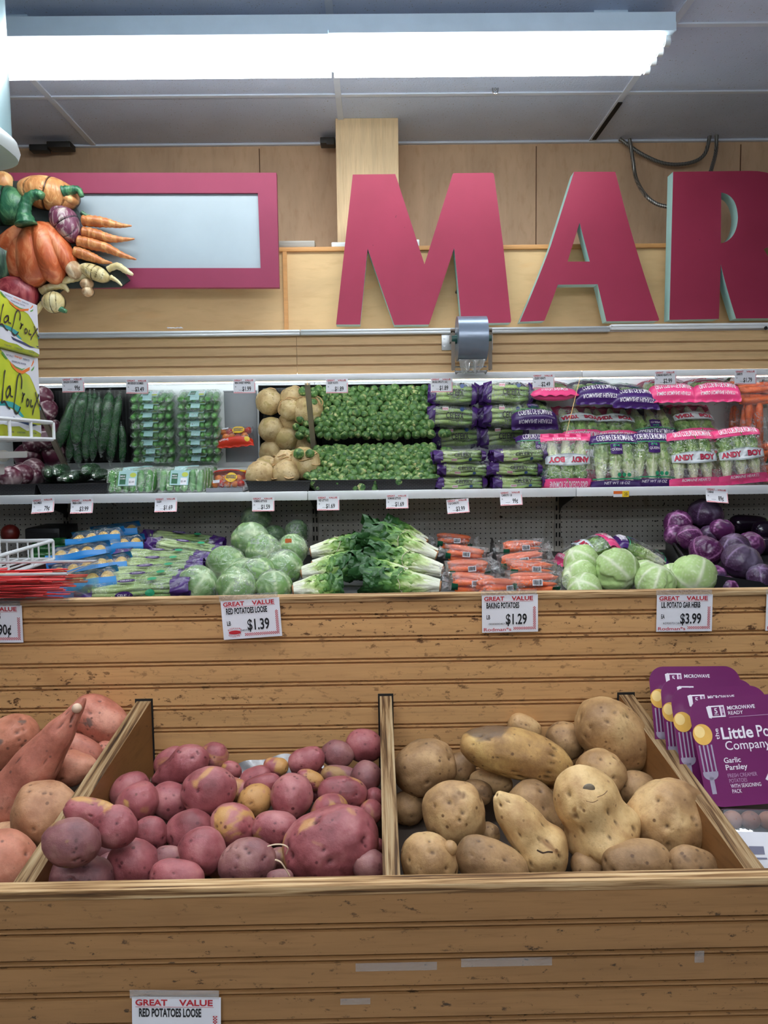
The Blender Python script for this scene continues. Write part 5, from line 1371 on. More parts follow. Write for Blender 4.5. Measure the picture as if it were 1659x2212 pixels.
def romaine_head(base, tip, Yb, Yt_, rpx, label, seed, dark=0., band=True):
    p, q = P(base[0], base[1], Yb), P(tip[0], tip[1], Yt_); L = (q - p).length; Rr = S(rpx, (Yb + Yt_) / 2)
    d = (q - p).normalized(); y_ = Vector((0, 0, 1)).cross(d).normalized(); z_ = d.cross(y_)
    tm = Matrix.Translation(p) @ Matrix((d, y_, z_)).transposed().to_4x4()
    r = thing('romaine_lettuce', label, 'romaine lettuce', (p.x, p.y, p.z - Rr), 'loose romaine heads piled on the deck')
    m_ = MB().merge(romaine(L, Rr, seed, dark=dark), tm); m_.build('leaves', g_rom, r, smooth=True)
    mb = MB(); mb.tube([(-.004, 0, 0), (.006, 0, 0), (.02, 0, 0)], [Rr * .36, Rr * .42, Rr * .40], 14); MB().merge(mb, tm).build('cut_stem', m_butt, r, smooth='auto')
    if band:
        mb = MB(); mb.tube([(L * .46 + .01 * math.sin(k), math.cos(k * PI / 10) * Rr * 1.0, math.sin(k * PI / 10) * Rr * 1.0) for k in range(20)], .0014, 6, closed=True); MB().merge(mb, tm).build('rubber_band', m_band, r)
    return r
for i, (b, t_, Yb, Yt_, r_, lb, dk, bd) in enumerate((
    ((921, 1172), (818, 1128), 3.05, 3.10, 22, 'romaine head at the very back of the pile, dark tip up', .2, False),
    ((942, 1200), (772, 1140), 2.82, 2.86, 30, 'topmost romaine head with its white base to the right and tip standing up', .1, True),
    ((672, 1193), (800, 1172), 2.88, 2.90, 26, 'romaine head with its base to the left, topmost on that side', .05, True),
    ((955, 1234), (785, 1196), 2.66, 2.72, 32, 'romaine head below the topmost one, wide pale ribs showing', .1, True),
    ((675, 1220), (790, 1205), 2.76, 2.80, 20, 'small romaine head tucked between the left facing ones', .1, False),
    ((652, 1238), (775, 1222), 2.60, 2.62, 28, 'left facing romaine head in the middle of the stack', .05, False),
    ((950, 1266), (772, 1246), 2.42, 2.46, 31, 'romaine head at the ledge with its base next to the carrots', .1, True),
    ((634, 1274), (752, 1262), 2.36, 2.38, 29, 'bright green romaine head at the ledge beside the iceberg', -.05, False),
    ((880, 1240), (740, 1222), 2.60, 2.60, 26, 'dark romaine leaves crossing the middle of the pile', .35, False))):
    romaine_head(b, t_, Yb, Yt_, r_, lb, 80 + i, dk, bd)

# ---- bagged goods
m_car = M('carrot_skin', rgb(230, 104, 44), .5, .14, scale=30, bump=.2, bscale=60)
m_purp = M('purple_print', rgb(64, 32, 100), .28, .08); m_purf = m_purp
m_dkgreen = M('dark_green_print', rgb(20, 88, 62), .35, .1); m_blue = M('blue_print', rgb(34, 136, 208), .3, .06); m_navy = M('navy_print', rgb(28, 60, 116), .35, .08)
m_pinkp = M('pink_bag_print', rgb(226, 70, 128), .3, .06); m_mint = M('mint_print', rgb(40, 150, 104), .4, .06)
m_cel = attr_mat('celery_stalk', 'tone', [(0, rgb(206, 220, 160)), (.5, rgb(166, 196, 108)), (1, rgb(104, 148, 66))], None, .4, None, .2, 50)
m_leafd = M('celery_leaf', rgb(72, 120, 52), .5, .25, scale=30)
def carrot(mb, a, b, r0, seed):
    rng = random.Random(seed); pts = []; rs = []
    for k in range(10):
        u = k / 9; pts.append(a.lerp(b, u) + Vector((0, .003 * math.sin(u * 5 + seed), .003 * math.sin(u * 4 + seed * 2)))); rs.append(r0 * (1 - .62 * u ** 1.3) * (1 + .04 * math.sin(k * 2.2 + seed)) * (1 if k else .6))
    rs[-1] = r0 * .14; mb.tube(pts, rs, 12)
def barcode(mb, front, x, z, w, h):
    on_front(mb, front, lambda q: quad(q, x, z, x + w, z + h, 0, 0), .002)
    rng = random.Random(5); xx = x + w * .08
    while xx < x + w * .9:
        b_ = rng.choice((.02, .03, .05)) * w; on_front(mb, front, lambda q: quad(q, xx, z + h * .22, xx + b_, z + h * .92, 1, 0), .0026); xx += b_ + rng.choice((.03, .05)) * w
def carrot_bag(L, H, D, seed, green=True):
    r = thing('carrot_bag', '', 'carrot bag', (0, 0, 0), 'clear bags of carrots')
    rng = random.Random(seed)
    for row, n in ((0, 4), (1, 4), (2, 2)):
        for k in range(n):
            mb = MB(); z = H * (.2 + .29 * row) + rng.uniform(-.004, .004); y = D * .72 * ((k + .5) / n - .5); s = 1 if rng.random() < .7 else -1
            a, b = Vector((-s * L * rng.uniform(.34, .42), y, z)), Vector((s * L * rng.uniform(.3, .42), y + rng.uniform(-.006, .006), z + rng.uniform(-.005, .005)))
            carrot(mb, a, b, H * .18, seed * 10 + row * 5 + k); mb.build('carrot', m_car, r, smooth=True)
    mb, fr = pillow(L, H * 1.06, D, seed, fin=.0, wr=.006, pw=6, ph=3)
    e = MB()
    for s in (-1, 1):   # gathered ends of the bag
        e.grid(lambda u, v: Vector((s * (L * .485 + v * L * .12), (u - .5) * D * (.75 + .3 * v) + .006 * math.sin(u * 40 + seed), H * .45 + (u - .5) * .0 + H * .38 * math.sin(u * 9 + seed + s) * (.5 + v * .6))), 26, 5)
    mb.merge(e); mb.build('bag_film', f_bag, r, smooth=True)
    lab = MB(); barcode(lab, fr, -L * .06, H * .42, L * .17, H * .34); lab.build('barcode_label', [m_paper, m_ink], r, smooth=False)
    if green:
        for x0, z0, w_, h_ in ((-L * .44, H * .05, L * .12, H * .5), (L * .28, H * .06, L * .14, H * .28)):
            gg = MB(); nn = 8
            for i in range(nn):
                for j in range(nn): quad(gg, x0 + w_ * i / nn, z0 + h_ * j / nn, x0 + w_ * (i + 1) / nn, z0 + h_ * (j + 1) / nn, 0, 0)
            gg.v = [Vector((p.x, fr(p.x, p.z) - .0015, p.z)) for p in gg.v]; gg.build('green_print', m_dkgreen, r, smooth=True)
    return r
KC = [Kind(carrot_bag(.165, .055, .10, 3)), Kind(carrot_bag(.185, .058, .10, 8))]
for i, (px, py, Y, rz, ry, k, lb) in enumerate((
    (980, 1182, 3.10, 4, 2, 0, 'carrot bag at the back on top of the first stack, in shade'),
    (1004, 1212, 2.84, -8, 6, 0, 'carrot bag second from the top of the first stack'),
    (1012, 1244, 2.62, 4, -3, 0, 'carrot bag with a barcode in the first stack above the lowest'),
    (1022, 1276, 2.44, -2, 2, 0, 'carrot bag lowest in the first stack, at the ledge by the romaine'),
    (1128, 1198, 3.00, 2, -2, 1, 'carrot bag topmost in the second stack, at the back'),
    (1130, 1226, 2.78, -5, -8, 1, 'carrot bag second from the top of the second stack'),
    (1146, 1246, 2.62, 5, 3, 1, 'carrot bag third from the top of the second stack'),
    (1152, 1275, 2.42, -2, 0, 1, 'carrot bag lowest in the second stack, beside the green cabbages'),
    (1076, 1288, 2.38, 30, 0, 0, 'end of a carrot bag poking up between the two stacks'))):
    KC[k].put(lb, P(px, py, Y), 0, ry, rz)
black_panel('tray_divider', [P(1086, 1285, 2.45), P(1092, 1262, 2.45), P(1064, 1162, 3.3), P(1058, 1215, 3.3)], .006, 'thin black divider between the two stacks of carrot bags')
def celery_bag(L, H, D, seed, dark=False, heart=False):
    r = thing('celery_bag', '', 'celery bag', (0, 0, 0), 'bagged celery hearts on the shelf' if heart else 'bagged celery stalks on the deck')
    rng = random.Random(seed); mb = MB(); at = []
    for row in range(3):
        n = 4 - (row == 2)
        for k in range(n):
            y = D * .78 * ((k + .5) / n - .5); z = H * (.2 + .29 * row)
            pts = [Vector((-L * .40 + L * .80 * j / 8, y + .003 * math.sin(j + k), z + .003 * math.sin(j * 1.3 + k * 2 + row))) for j in range(9)]
            o = len(mb.v); mb.tube(pts, [H * .155 * (1.18 - .30 * j / 8) for j in range(9)], 10, flat=.8)
            at += [min(1, max(0, .15 + .75 * (i // 10) / 8 + (.18 if i % 5 == 0 else 0) + rng.uniform(-.05, .05))) for i in range(len(mb.v) - o)]
    mb.at['tone'] = at; mb.build('celery_stalks', m_cel, r, smooth=True)
    f, fr = pillow(L, H * 1.08, D, seed, fin=.0, wr=.005, pw=7, ph=3)
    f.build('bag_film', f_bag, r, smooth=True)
    for s in ((-1, 1) if not heart else (-1,)):
        e = MB(); e.grid(lambda u, v: Vector((s * (L * .36 + v * L * .17), math.cos(u * 2 * PI) * D * .50 * (1.04 - .22 * v) + .003 * math.sin(u * 40 + seed), H * .5 + math.sin(u * 2 * PI) * H * (.56 - .12 * v) + .005 * math.sin(u * 31 + v * 5 + seed))), 40, 6)
        e.build('printed_end', m_purf, r, smooth=True)
    if heart:
        e = MB(); e.grid(lambda u, v: Vector(((L * .40 + v * L * .10), math.cos(u * 2 * PI) * D * .50 * (1.04 - .3 * v) + .003 * math.sin(u * 40 + seed), H * .5 + math.sin(u * 2 * PI) * H * (.56 - .2 * v))), 40, 4)
        e.build('printed_end', m_purf, r, smooth=True)
    pr = MB()
    if heart:
        def wr_(q):
            put_text(q, 'CELERY', -L * .14, H * .50, H * .26, 0, L * .34, .02); put_text(q, 'PASCAL', -L * .06, H * .80, H * .10, 0, L * .2, 0)
            q.merge(MB()); 
        on_front(pr, fr, wr_, .003)
        on_front(pr, fr, lambda q: quad(q, -L * .20, H * .16, -L * .09, H * .36, 1, 0), .003)
        on_front(pr, fr, lambda q: put_text(q, 'DOLE', -L * .19, H * .21, H * .10, 2, L * .09, .03), .0036)
        on_front(pr, fr, lambda q: disc(q, L * .17, H * .24, H * .13, H * .13, 3, 0, 18), .003)
        # the same lettering on the upper side of the pack, for those lying flat
        q = MB(); put_text(q, 'CELERY', -L * .14, -D * .20, D * .28, 0, L * .36, .02); put_text(q, 'PASCAL', -L * .08, D * .16, D * .12, 0, L * .22, 0)
        quad(q, -L * .22, -D * .44, -L * .10, -D * .28, 1, 0); put_text(q, 'DOLE', -L * .215, -D * .40, D * .09, 2, L * .11, .03, -.0006); disc(q, L * .18, -D * .36, D * .10, D * .10, 3, 0, 18)
        q.v = [Vector((p.x, p.z, H * 1.10 + .002 - p.y * 1.)) for p in q.v]; pr.merge(q)
        pr.build('lettering', [M('dark_print', rgb(52, 50, 56), .5), m_ink_w, m_redink, m_navy], r, smooth=False)
    else:
        on_front(pr, fr, lambda q: disc(q, -L * .06, H * .58, L * .085, H * .22, 0, 0, 24), .003)
        on_front(pr, fr, lambda q: put_text(q, 'CELERY', -L * .12, H * .53, H * .12, 2, L * .12, .02), .0038)
        on_front(pr, fr, lambda q: put_text(q, 'CELERY STALK', L * .07, H * .25, H * .11, 3, L * .17, .01), .003)
        on_front(pr, fr, lambda q: disc(q, L * .18, H * .62, L * .045, H * .2, 1, 0, 20), .003)
        q = MB(); disc(q, -L * .06, 0, L * .085, D * .16, 0, 0, 24); put_text(q, 'CELERY', -L * .115, -D * .05, D * .10, 2, L * .11, .02, -.0008); put_text(q, 'CELERY STALK', L * .06, -D * .30, D * .12, 3, L * .17, .01); disc(q, L * .18, D * .02, L * .045, D * .14, 1, 0, 20)
        q.v = [Vector((p.x, p.z, H * 1.10 + .002 - p.y)) for p in q.v]; pr.merge(q)
        pr.build('lettering', [m_purp, m_mint, m_ink_w, M('dark_print', rgb(52, 50, 56), .5)], r, smooth=False)
    return r
KY = [Kind(celery_bag(.32, .052, .085, 4)), Kind(celery_bag(.30, .052, .085, 9))]
for i, (px, py, Y, rz, ry, lb) in enumerate((
    (396, 1180, 3.12, -4, 6, 'celery bag at the back of the heap under the pegboard holes'),
    (404, 1200, 2.94, -6, 7, 'celery bag second from the back, its purple end at the black divider'),
    (352, 1220, 2.78, 2, 3, 'celery bag in the middle of the heap with a purple end by the corn'),
    (344, 1238, 2.66, -3, 0, 'celery bag just below the middle of the heap'),
    (330, 1256, 2.54, 2, -2, 'celery bag third from the ledge'),
    (314, 1274, 2.44, 3, -2, 'celery bag second from the ledge'),
    (292, 1292, 2.34, 4, -3, 'celery bag lowest at the ledge beside the clear box'))):
    KY[i % 2].put(lb, P(px, py, Y), 12, ry, rz)
# ---- corn packs
m_corn = NT('corn_kernels'); co = m_corn.co((1, 1, 1)); vz = m_corn.vor(co, 150)
m_corn.color(m_corn.ramp(vz, [(.05, rgb(244, 222, 140)), (.6, rgb(214, 170, 76))])); m_corn.bump(vz, .6, .003).invert = True; m_corn = m_corn.set(.4)
def corn_pack(seed):
    r = thing('corn_pack', '', 'corn pack', (0, 0, 0), 'shrink wrapped corn packs on blue trays')
    L, D, H = .20, .13, .064
    mb = MB(); mb.box((-L / 2, -D / 2, 0), (L / 2, D / 2, H * .42), bev=.012); mb.build('tray', m_blue, r)
    for k in range(4):
        mb = MB(); x = -L * .36 + k * L * .24; pts = [Vector((x, -D * .42 + D * .84 * j / 8, H * .62 + .002 * math.sin(j + k))) for j in range(9)]
        mb.tube(pts, [.021 * s for s in (.55, .9, 1, 1.02, 1.02, 1, .96, .8, .45)], 16); mb.build('corn_ear', m_corn, r, smooth=True)
    mb = MB(); mb.grid(lambda u, v: Vector(((u - .5) * L * 1.06, -D * .53 + D * 1.06 * v, H * (.35 + .78 * max(0, 1 - abs(2 * v - 1) ** 5) ** .5 * max(0, 1 - abs(2 * u - 1) ** 8) ** .5) + .003 * math.sin(u * 23 + v * 5 + seed))), 26, 18); mb.build('wrap_film', f_bag, r, smooth=True)
    b_ = MB()
    b_.grid(lambda u, v: Vector(((u - .5) * L * 1.07, -D * (.55 - (.04 * v if v < .6 else (.024 + .22 * (v - .6)))), H * (.06 + (1.12 * v if v < .6 else .672 + .72 * (v - .6))) + .003 * math.sin(u * 9 + seed))), 20, 10)
    b_.grid(lambda u, v: Vector(((u - .5) * L * 1.06, D * (.30 + .22 * v), H * (1.10 - .5 * v ** 2) + .002)), 20, 5)
    b_.build('blue_band', m_blue, r, smooth=True)
    pr = MB(); put_text(pr, 'SWEET CORN', 0, 0, H * .2, 0, L * .42, .015); pr.v = [Vector((p.x - L * .21, -D * .535 - .0, H * .24 + p.z * 1.)) for p in pr.v]; pr.build('lettering', m_ink_w, r, smooth=False)
    return r
KN = Kind(corn_pack(2))
for px, py, Y, rz, ry, lb in (
    (250, 1170, 3.16, 10, -6, 'corn pack at the back of the stack, mostly behind the top one'),
    (212, 1184, 2.98, 8, -6, 'topmost corn pack with its blue band facing the front'),
    (256, 1200, 2.95, 12, -4, 'corn pack under the rear one, next to the celery'),
    (176, 1220, 2.72, 10, -6, 'corn pack in the middle of the stack above the clear box'),
    (222, 1248, 2.62, 8, -8, 'corn pack below the middle one, partly behind the clear box'),
    (178, 1256, 2.50, 12, -10, 'corn pack right behind the corner of the clear box'),
    (188, 1284, 2.38, 14, -8, 'lowest corn pack beside the clear box at the ledge')):
    KN.put(lb, P(px, py, Y), 8, ry, rz, .94)
# ---- dim things on the left part of the deck
m_cuc = NT('cucumber_skin'); co = m_cuc.co(); m_cuc.color(m_cuc.ramp(m_cuc.noise(co, 28, 4), [(.3, rgb(14, 50, 26)), (.6, rgb(32, 84, 40)), (.8, rgb(70, 120, 56))])); m_cuc.bump(m_cuc.noise(co, 90, 3), .25, .003); m_cuc = m_cuc.set(.25, 0, .5)
m_minic = NT('mini_cucumber_skin'); co = m_minic.co(); m_minic.color(m_minic.ramp(m_minic.noise(co, 30, 4), [(.3, rgb(58, 122, 52)), (.6, rgb(92, 160, 74)), (.8, rgb(142, 192, 108))])); m_minic.bump(m_minic.noise(co, 110, 3), .25, .003); m_minic = m_minic.set(.28, 0, .5)
def cuke(mb, a, b, r_, seed=0, n=12, bend=0.):
    d = b - a; side = d.cross(Vector((0, 0, 1))).normalized(); pts = []; rs = []
    for k in range(n + 1):
        u = k / n; pts.append(a + d * u + side * bend * math.sin(u * PI)); rs.append(r_ * max(.12, (1 - abs(2 * u - 1) ** 5)) ** .5 * (1 + .03 * math.sin(k * 1.7 + seed)))
    mb.tube(pts, rs, 14)
for k, (x0, y0, x1, y1, Y, lb) in enumerate(((108, 1182, 150, 1172, 3.1, 'dark zucchini behind the white wire basket, topmost'), (104, 1196, 152, 1190, 3.0, 'dark zucchini behind the white wire basket, second down'), (100, 1208, 148, 1206, 2.9, 'dark zucchini lowest behind the corner of the white wire basket'))):
    mb = MB(); cuke(mb, P(x0 - 40, y0, Y), P(x1, y1, Y - .05), .026, k); solo('zucchini', mb, m_cuc, lb, 'zucchini', 'zucchini on the deck', smooth=True)
mb = lump_ball(P(22, 1152, 3.15), .036, 4, .05, 1.5); solo('red_pepper', mb, M('red_pepper_skin', rgb(96, 24, 18), .4, .1), 'red bell pepper in the shade behind the white wire basket', 'bell pepper', smooth=True)
mb = MB(); a, b = P(52, 1152, 3.1), P(130, 1170, 3.1); mb.box((a.x, 3.1, b.z), (b.x, 3.3, a.z + .02), bev=.01); mb.box((a.x + .01, 3.098, b.z + .012), (b.x - .01, 3.101, a.z)); solo('black_crate', mb, m_black, 'black plastic crate in the shade left of the corn packs', 'crate')
# romaine bags lying behind the green cabbages are added with the shelf bags

# ================================================================== SHELF UNDER THE MIRROR
def MIR(px, py, zr):
    """real place of something seen in the mirror at (px, py), given its height relative to the eye"""
    p = P(px, py, CM - zr); return Vector((p.x, CM - (p.z - CAM.z), CAM.z + zr))
ZR = ZS - CAM.z
t = NT('tray_mesh_plastic'); co = t.co((1, 1, 1), False)
w1 = t.n('ShaderNodeTexBrick'); w1.inputs['Scale'].default_value = 1.0
for k_, v_ in (('Brick Width', .016), ('Row Height', .006), ('Mortar Size', .0016)): w1.inputs[k_].default_value = v_
mp = t.n('ShaderNodeMapping'); mp.inputs['Rotation'].default_value = (PI / 2, 0, 0); t.l(t._tc.outputs['Object'], mp.inputs[0]); t.l(mp.outputs[0], w1.inputs[0])
t.color(t.mix(w1.outputs['Fac'], rgb(8, 8, 9), rgb(44, 44, 48))); t.bump(w1.outputs['Fac'], .6, .003); m_traymesh = t.set(.45)
def black_tray(x0, x1, label, back=3.395, h=.045):
    y0, y1 = YS + .012, back; tp = .012
    r = thing('black_produce_tray', label, 'tray', ((x0 + x1) / 2, (y0 + y1) / 2, ZS), 'black trays on the cooler shelf')
    a = [(x0 + tp, y0 + .008), (x1 - tp, y0 + .008), (x1 - tp, y1 - .008), (x0 + tp, y1 - .008)]; b = [(x0, y0), (x1, y0), (x1, y1), (x0, y1)]
    mb = MB(); mb.add([(x, y, ZS + .001) for x, y in a] + [(x, y, ZS + h) for x, y in b] + [(x, y, ZS + .004) for x, y in a],
                      [(0, 1, 5, 4), (1, 2, 6, 5), (2, 3, 7, 6), (3, 0, 4, 7), (8, 9, 10, 11)]); mb.build('basin', m_traymesh, r, smooth=False)
    mb = MB(); mb.tube([(x, y, ZS + h) for x, y in b], .003, 8, closed=True); mb.build('rim', m_black, r)
    return r
TX = {k: (PX(a, YS, 1040), PX(b, YS, 1040)) for k, (a, b) in dict(rad=(-75, 74), cuc=(77, 230), roo=(530, 671), sp1=(674, 809), sp2=(811, 945)).items()}
black_tray(*TX['rad'], 'black tray heaped with radicchio'); black_tray(*TX['cuc'], 'black tray of long wrapped cucumbers')
black_tray(*TX['roo'], 'black tray of celery roots'); black_tray(*TX['sp1'], 'black tray under the sprouts next to the celery roots'); black_tray(*TX['sp2'], 'black tray under the sprouts next to the celery bags')
# ---- brussels sprouts
g_spr = attr_mat('sprout_leaf', 'vein', rgb(84, 126, 60), rgb(190, 204, 134), .38, (rgb(54, 94, 48), 1.2, .5), .4, 4)
m_sbut = M('sprout_stem', rgb(208, 196, 140), .6, .15)
SPR = []
for s in range(4):
    mb = vein_ball((0, 0, 0), 1.0, (0, 0, 1), 100 + s, leaves=4, step=.09, vein_w=.10, side=4, squash=1.12, sub=3, crinkle=.03)
    o = len(mb.v); mb.tube([(0, 0, .95), (0, 0, 1.16)], [.46, .40], 10, mi=1); mb.at['vein'] += [1.] * (len(mb.v) - o)
    SPR.append(mb.mesh('brussels_sprout', [g_spr, m_sbut], None, True))
rng = random.Random(7)
sx0, sx1 = PX(676, YS, 1030), PX(944, YS, 1030)
def heap_z(Y): u = max(0, min(1, (Y - 3.085) / .20)); return ZS + .040 + .128 * (u * u * (3 - 2 * u)) ** .8
spots = []
sp_ = .0315; row = 0; Y = 3.085
while Y < 3.30:
    x = sx0 + (sp_ / 2 if row % 2 else 0)
    while x < sx1 + .01:
        spots.append((x + rng.uniform(-.006, .006), Y + rng.uniform(-.005, .005), heap_z(Y) + rng.uniform(-.005, .007))); x += sp_
    Y += sp_ * .72; row += 1
extra = [MIR(x, y, -.02) for x, y in ((640, 922), (650, 905), (655, 930), (662, 915), (648, 940), (665, 935), (672, 948), (676, 870), (655, 845), (678, 850), (957, 936), (966, 936), (664, 1026), (678, 1027))]
spots += [tuple(p) for p in extra[:12]]
spots += [tuple(P(664, 1028, 3.09)), tuple(P(677, 1030, 3.085))]
n_ = 300 - len(spots)
while len(spots) < 300:
    Y = rng.uniform(3.08, 3.27); spots.append((rng.uniform(sx0, sx1), Y, heap_z(Y) - .026 + rng.uniform(-.004, .004)))
for i, (x, y, z) in enumerate(spots[:300]):
    o = bpy.data.objects.new('brussels_sprout', SPR[i % 4]); COL.objects.link(o); o.location = (x, y, z)
    o.rotation_euler = (rng.uniform(0, 6.3), rng.uniform(0, 6.3), rng.uniform(0, 6.3)); s = rng.uniform(.0145, .0195); o.scale = (s, s, s)
    tag(o, 'green brussels sprout in the heap filling the two middle trays', 'brussels sprout', 'brussels sprouts heaped in the black trays')
# ---- celery roots
k_root = skin('celery_root_skin', [rgb(176, 146, 100), rgb(204, 178, 130), rgb(220, 198, 156)], rgb(182, 160, 104), .58, rgb(120, 88, 54), rgb(140, 104, 64), .55, rgb(168, 136, 92))
m_rootlet = M('rootlet', rgb(200, 164, 116), .7, .15)
for i, (px, py, rp, zr, lb, hairy) in enumerate((
    (581, 868, 28, -.105, 'smooth celery root at the front left of its tray', 0), (632, 862, 26, -.10, 'celery root at the front of its tray in the middle', 0),
    (664, 886, 33, -.062, 'big hairy celery root on top, touching the sprouts', 1), (586, 928, 27, -.085, 'celery root in the second row by the tray edge', 0),
    (624, 912, 22, -.11, 'celery root sunk between the bigger ones', 0), (620, 948, 25, -.075, 'celery root in the middle of the tray, third row', 0),
    (590, 978, 29, -.105, 'celery root at the back corner of its tray', 0), (660, 962, 24, -.09, 'celery root at the back next to the sprouts', 0),
    (628, 884, 24, -.055, 'small knotted celery root with coiled rootlets on top', 1))):
    c = MIR(px, py, zr); R_ = S(rp, CM - zr)
    r = thing('celery_root', lb, 'celery root', (c.x, c.y, c.z - R_), 'celery roots in the black tray')
    mb = lump_ball(c, R_, 30 + i, .09 + .05 * hairy, 2.2); mb.at['eye'] = [max(0, mnoise.noise(p * 60) * 1.4 - .3) for p in mb.v]; mb.build('root', k_root, r, smooth=True)
    rr = random.Random(i)
    for k in range(10 if hairy else 4):
        a = rr.uniform(0, 6.3); b_ = rr.uniform(-1.2, -.1) if not hairy else rr.uniform(-.9, .7)
        d = Vector((math.cos(a) * math.cos(b_), -abs(math.sin(a)) * math.cos(b_), math.sin(b_))); e = d.cross(Vector((0, 0, 1))).normalized()
        mb = MB(); mb.tube(spline([c + d * R_ * 1.02, c + d * R_ * 1.12 + e * R_ * .2, c + (d + e * .5).normalized() * R_ * 1.14 + Vector((0, 0, -.004)), c + (d + e * .9).normalized() * R_ * 1.08], 4), [.0026] * 12 + [.0012], 6); mb.build('rootlet', m_rootlet, r, smooth=True)
# ---- long wrapped cucumbers
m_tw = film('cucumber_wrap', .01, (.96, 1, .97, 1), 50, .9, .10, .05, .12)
for i, (x0, y0, x1, y1, zr, rp, lb) in enumerate((
    (168, 846, 118, 972, -.085, 13, 'long wrapped cucumber slanting over the radicchio side of its tray'),
    (182, 846, 163, 960, -.08, 14, 'long wrapped cucumber second from the radicchio, lying on top'),
    (158, 880, 148, 994, -.11, 10, 'long wrapped cucumber sunk beside the slanting one'),
    (194, 850, 186, 992, -.108, 11, 'long wrapped cucumber at the middle of the tray, lower layer'),
    (204, 850, 200, 992, -.11, 10, 'slim long wrapped cucumber right of the middle one'),
    (214, 856, 217, 960, -.10, 11, 'long wrapped cucumber partly under the bright one'),
    (236, 848, 218, 976, -.078, 13, 'bright green long wrapped cucumber lying on top of the others'),
    (258, 854, 238, 996, -.098, 11, 'long wrapped cucumber next to the boxed mini cucumbers'),
    (262, 920, 263, 998, -.112, 8, 'short visible cucumber at the tray edge by the boxes'),
    (172, 930, 170, 1000, -.118, 10, 'cucumber end low under the second one'))):
    a, b = MIR(x0, y0, zr), MIR(x1, y1, zr); R_ = S(rp, CM - zr); d = (b - a).normalized()
    r = thing('long_cucumber', lb, 'cucumber', ((a.x + b.x) / 2, (a.y + b.y) / 2, min(a.z, b.z) - R_), 'long wrapped cucumbers in the black tray')
    mb = MB(); cuke(mb, a, b, R_, i, 16, .006 * (-1) ** i); mb.build('cucumber', m_cuc, r, smooth=True)
    mb = MB(); cuke(mb, a - d * .004, b + d * .004, R_ * 1.07, i, 16, .006 * (-1) ** i)
    mb.tube([b + d * .002, b + d * .014, b + d * .022 + Vector((.006, 0, -.004))], [R_ * .4, R_ * .14, R_ * .3], 10); mb.tube([a - d * .002, a - d * .012, a - d * .02], [R_ * .4, R_ * .12, R_ * .34], 10)
    mb.build('plastic_wrap', m_tw, r, smooth=True)
# ---- radicchio and garlic at the far left
for i, (px, py, rp, zr, lb, wh) in enumerate((
    (62, 990, 30, -.115, 'round radicchio with white veins at the back of its tray', .5), (101, 887, 23, -.095, 'dark purple radicchio beside the slanting cucumber', .0),
    (92, 858, 22, -.10, 'radicchio at the front edge of its tray', .4), (118, 982, 25, -.12, 'radicchio with a broad white base at the back by the divider', .8),
    (72, 958, 20, -.085, 'small dark radicchio on top of the white veined one', 0), (95, 948, 22, -.07, 'ragged radicchio on top of the pile', .1),
    (112, 925, 20, -.11, 'radicchio with white streaks beside the cucumber tip', .7), (40, 880, 26, -.10, 'radicchio hidden mostly by the drink cartons', .2), (20, 930, 24, -.10, 'radicchio behind the white wire basket rail', .2))):
    c = MIR(px, py, zr); R_ = S(rp, CM - zr)
    mb = vein_ball(c, R_, (.3 * (-1) ** i, -.3, -.7 if wh > .3 else .8), 130 + i, leaves=4, step=.06, vein_w=.07, side=3, white=wh); solo('radicchio', mb, g_rad, lb, 'radicchio', 'radicchio heads in the black tray', smooth=True)
mb = lump_ball(MIR(8, 985, -.12), .026, 3, .06, 2); solo('garlic_bulb', mb, M('garlic_skin', rgb(226, 218, 204), .5, .06), 'white garlic bulb at the left edge under the drink rack', 'garlic', smooth=True)
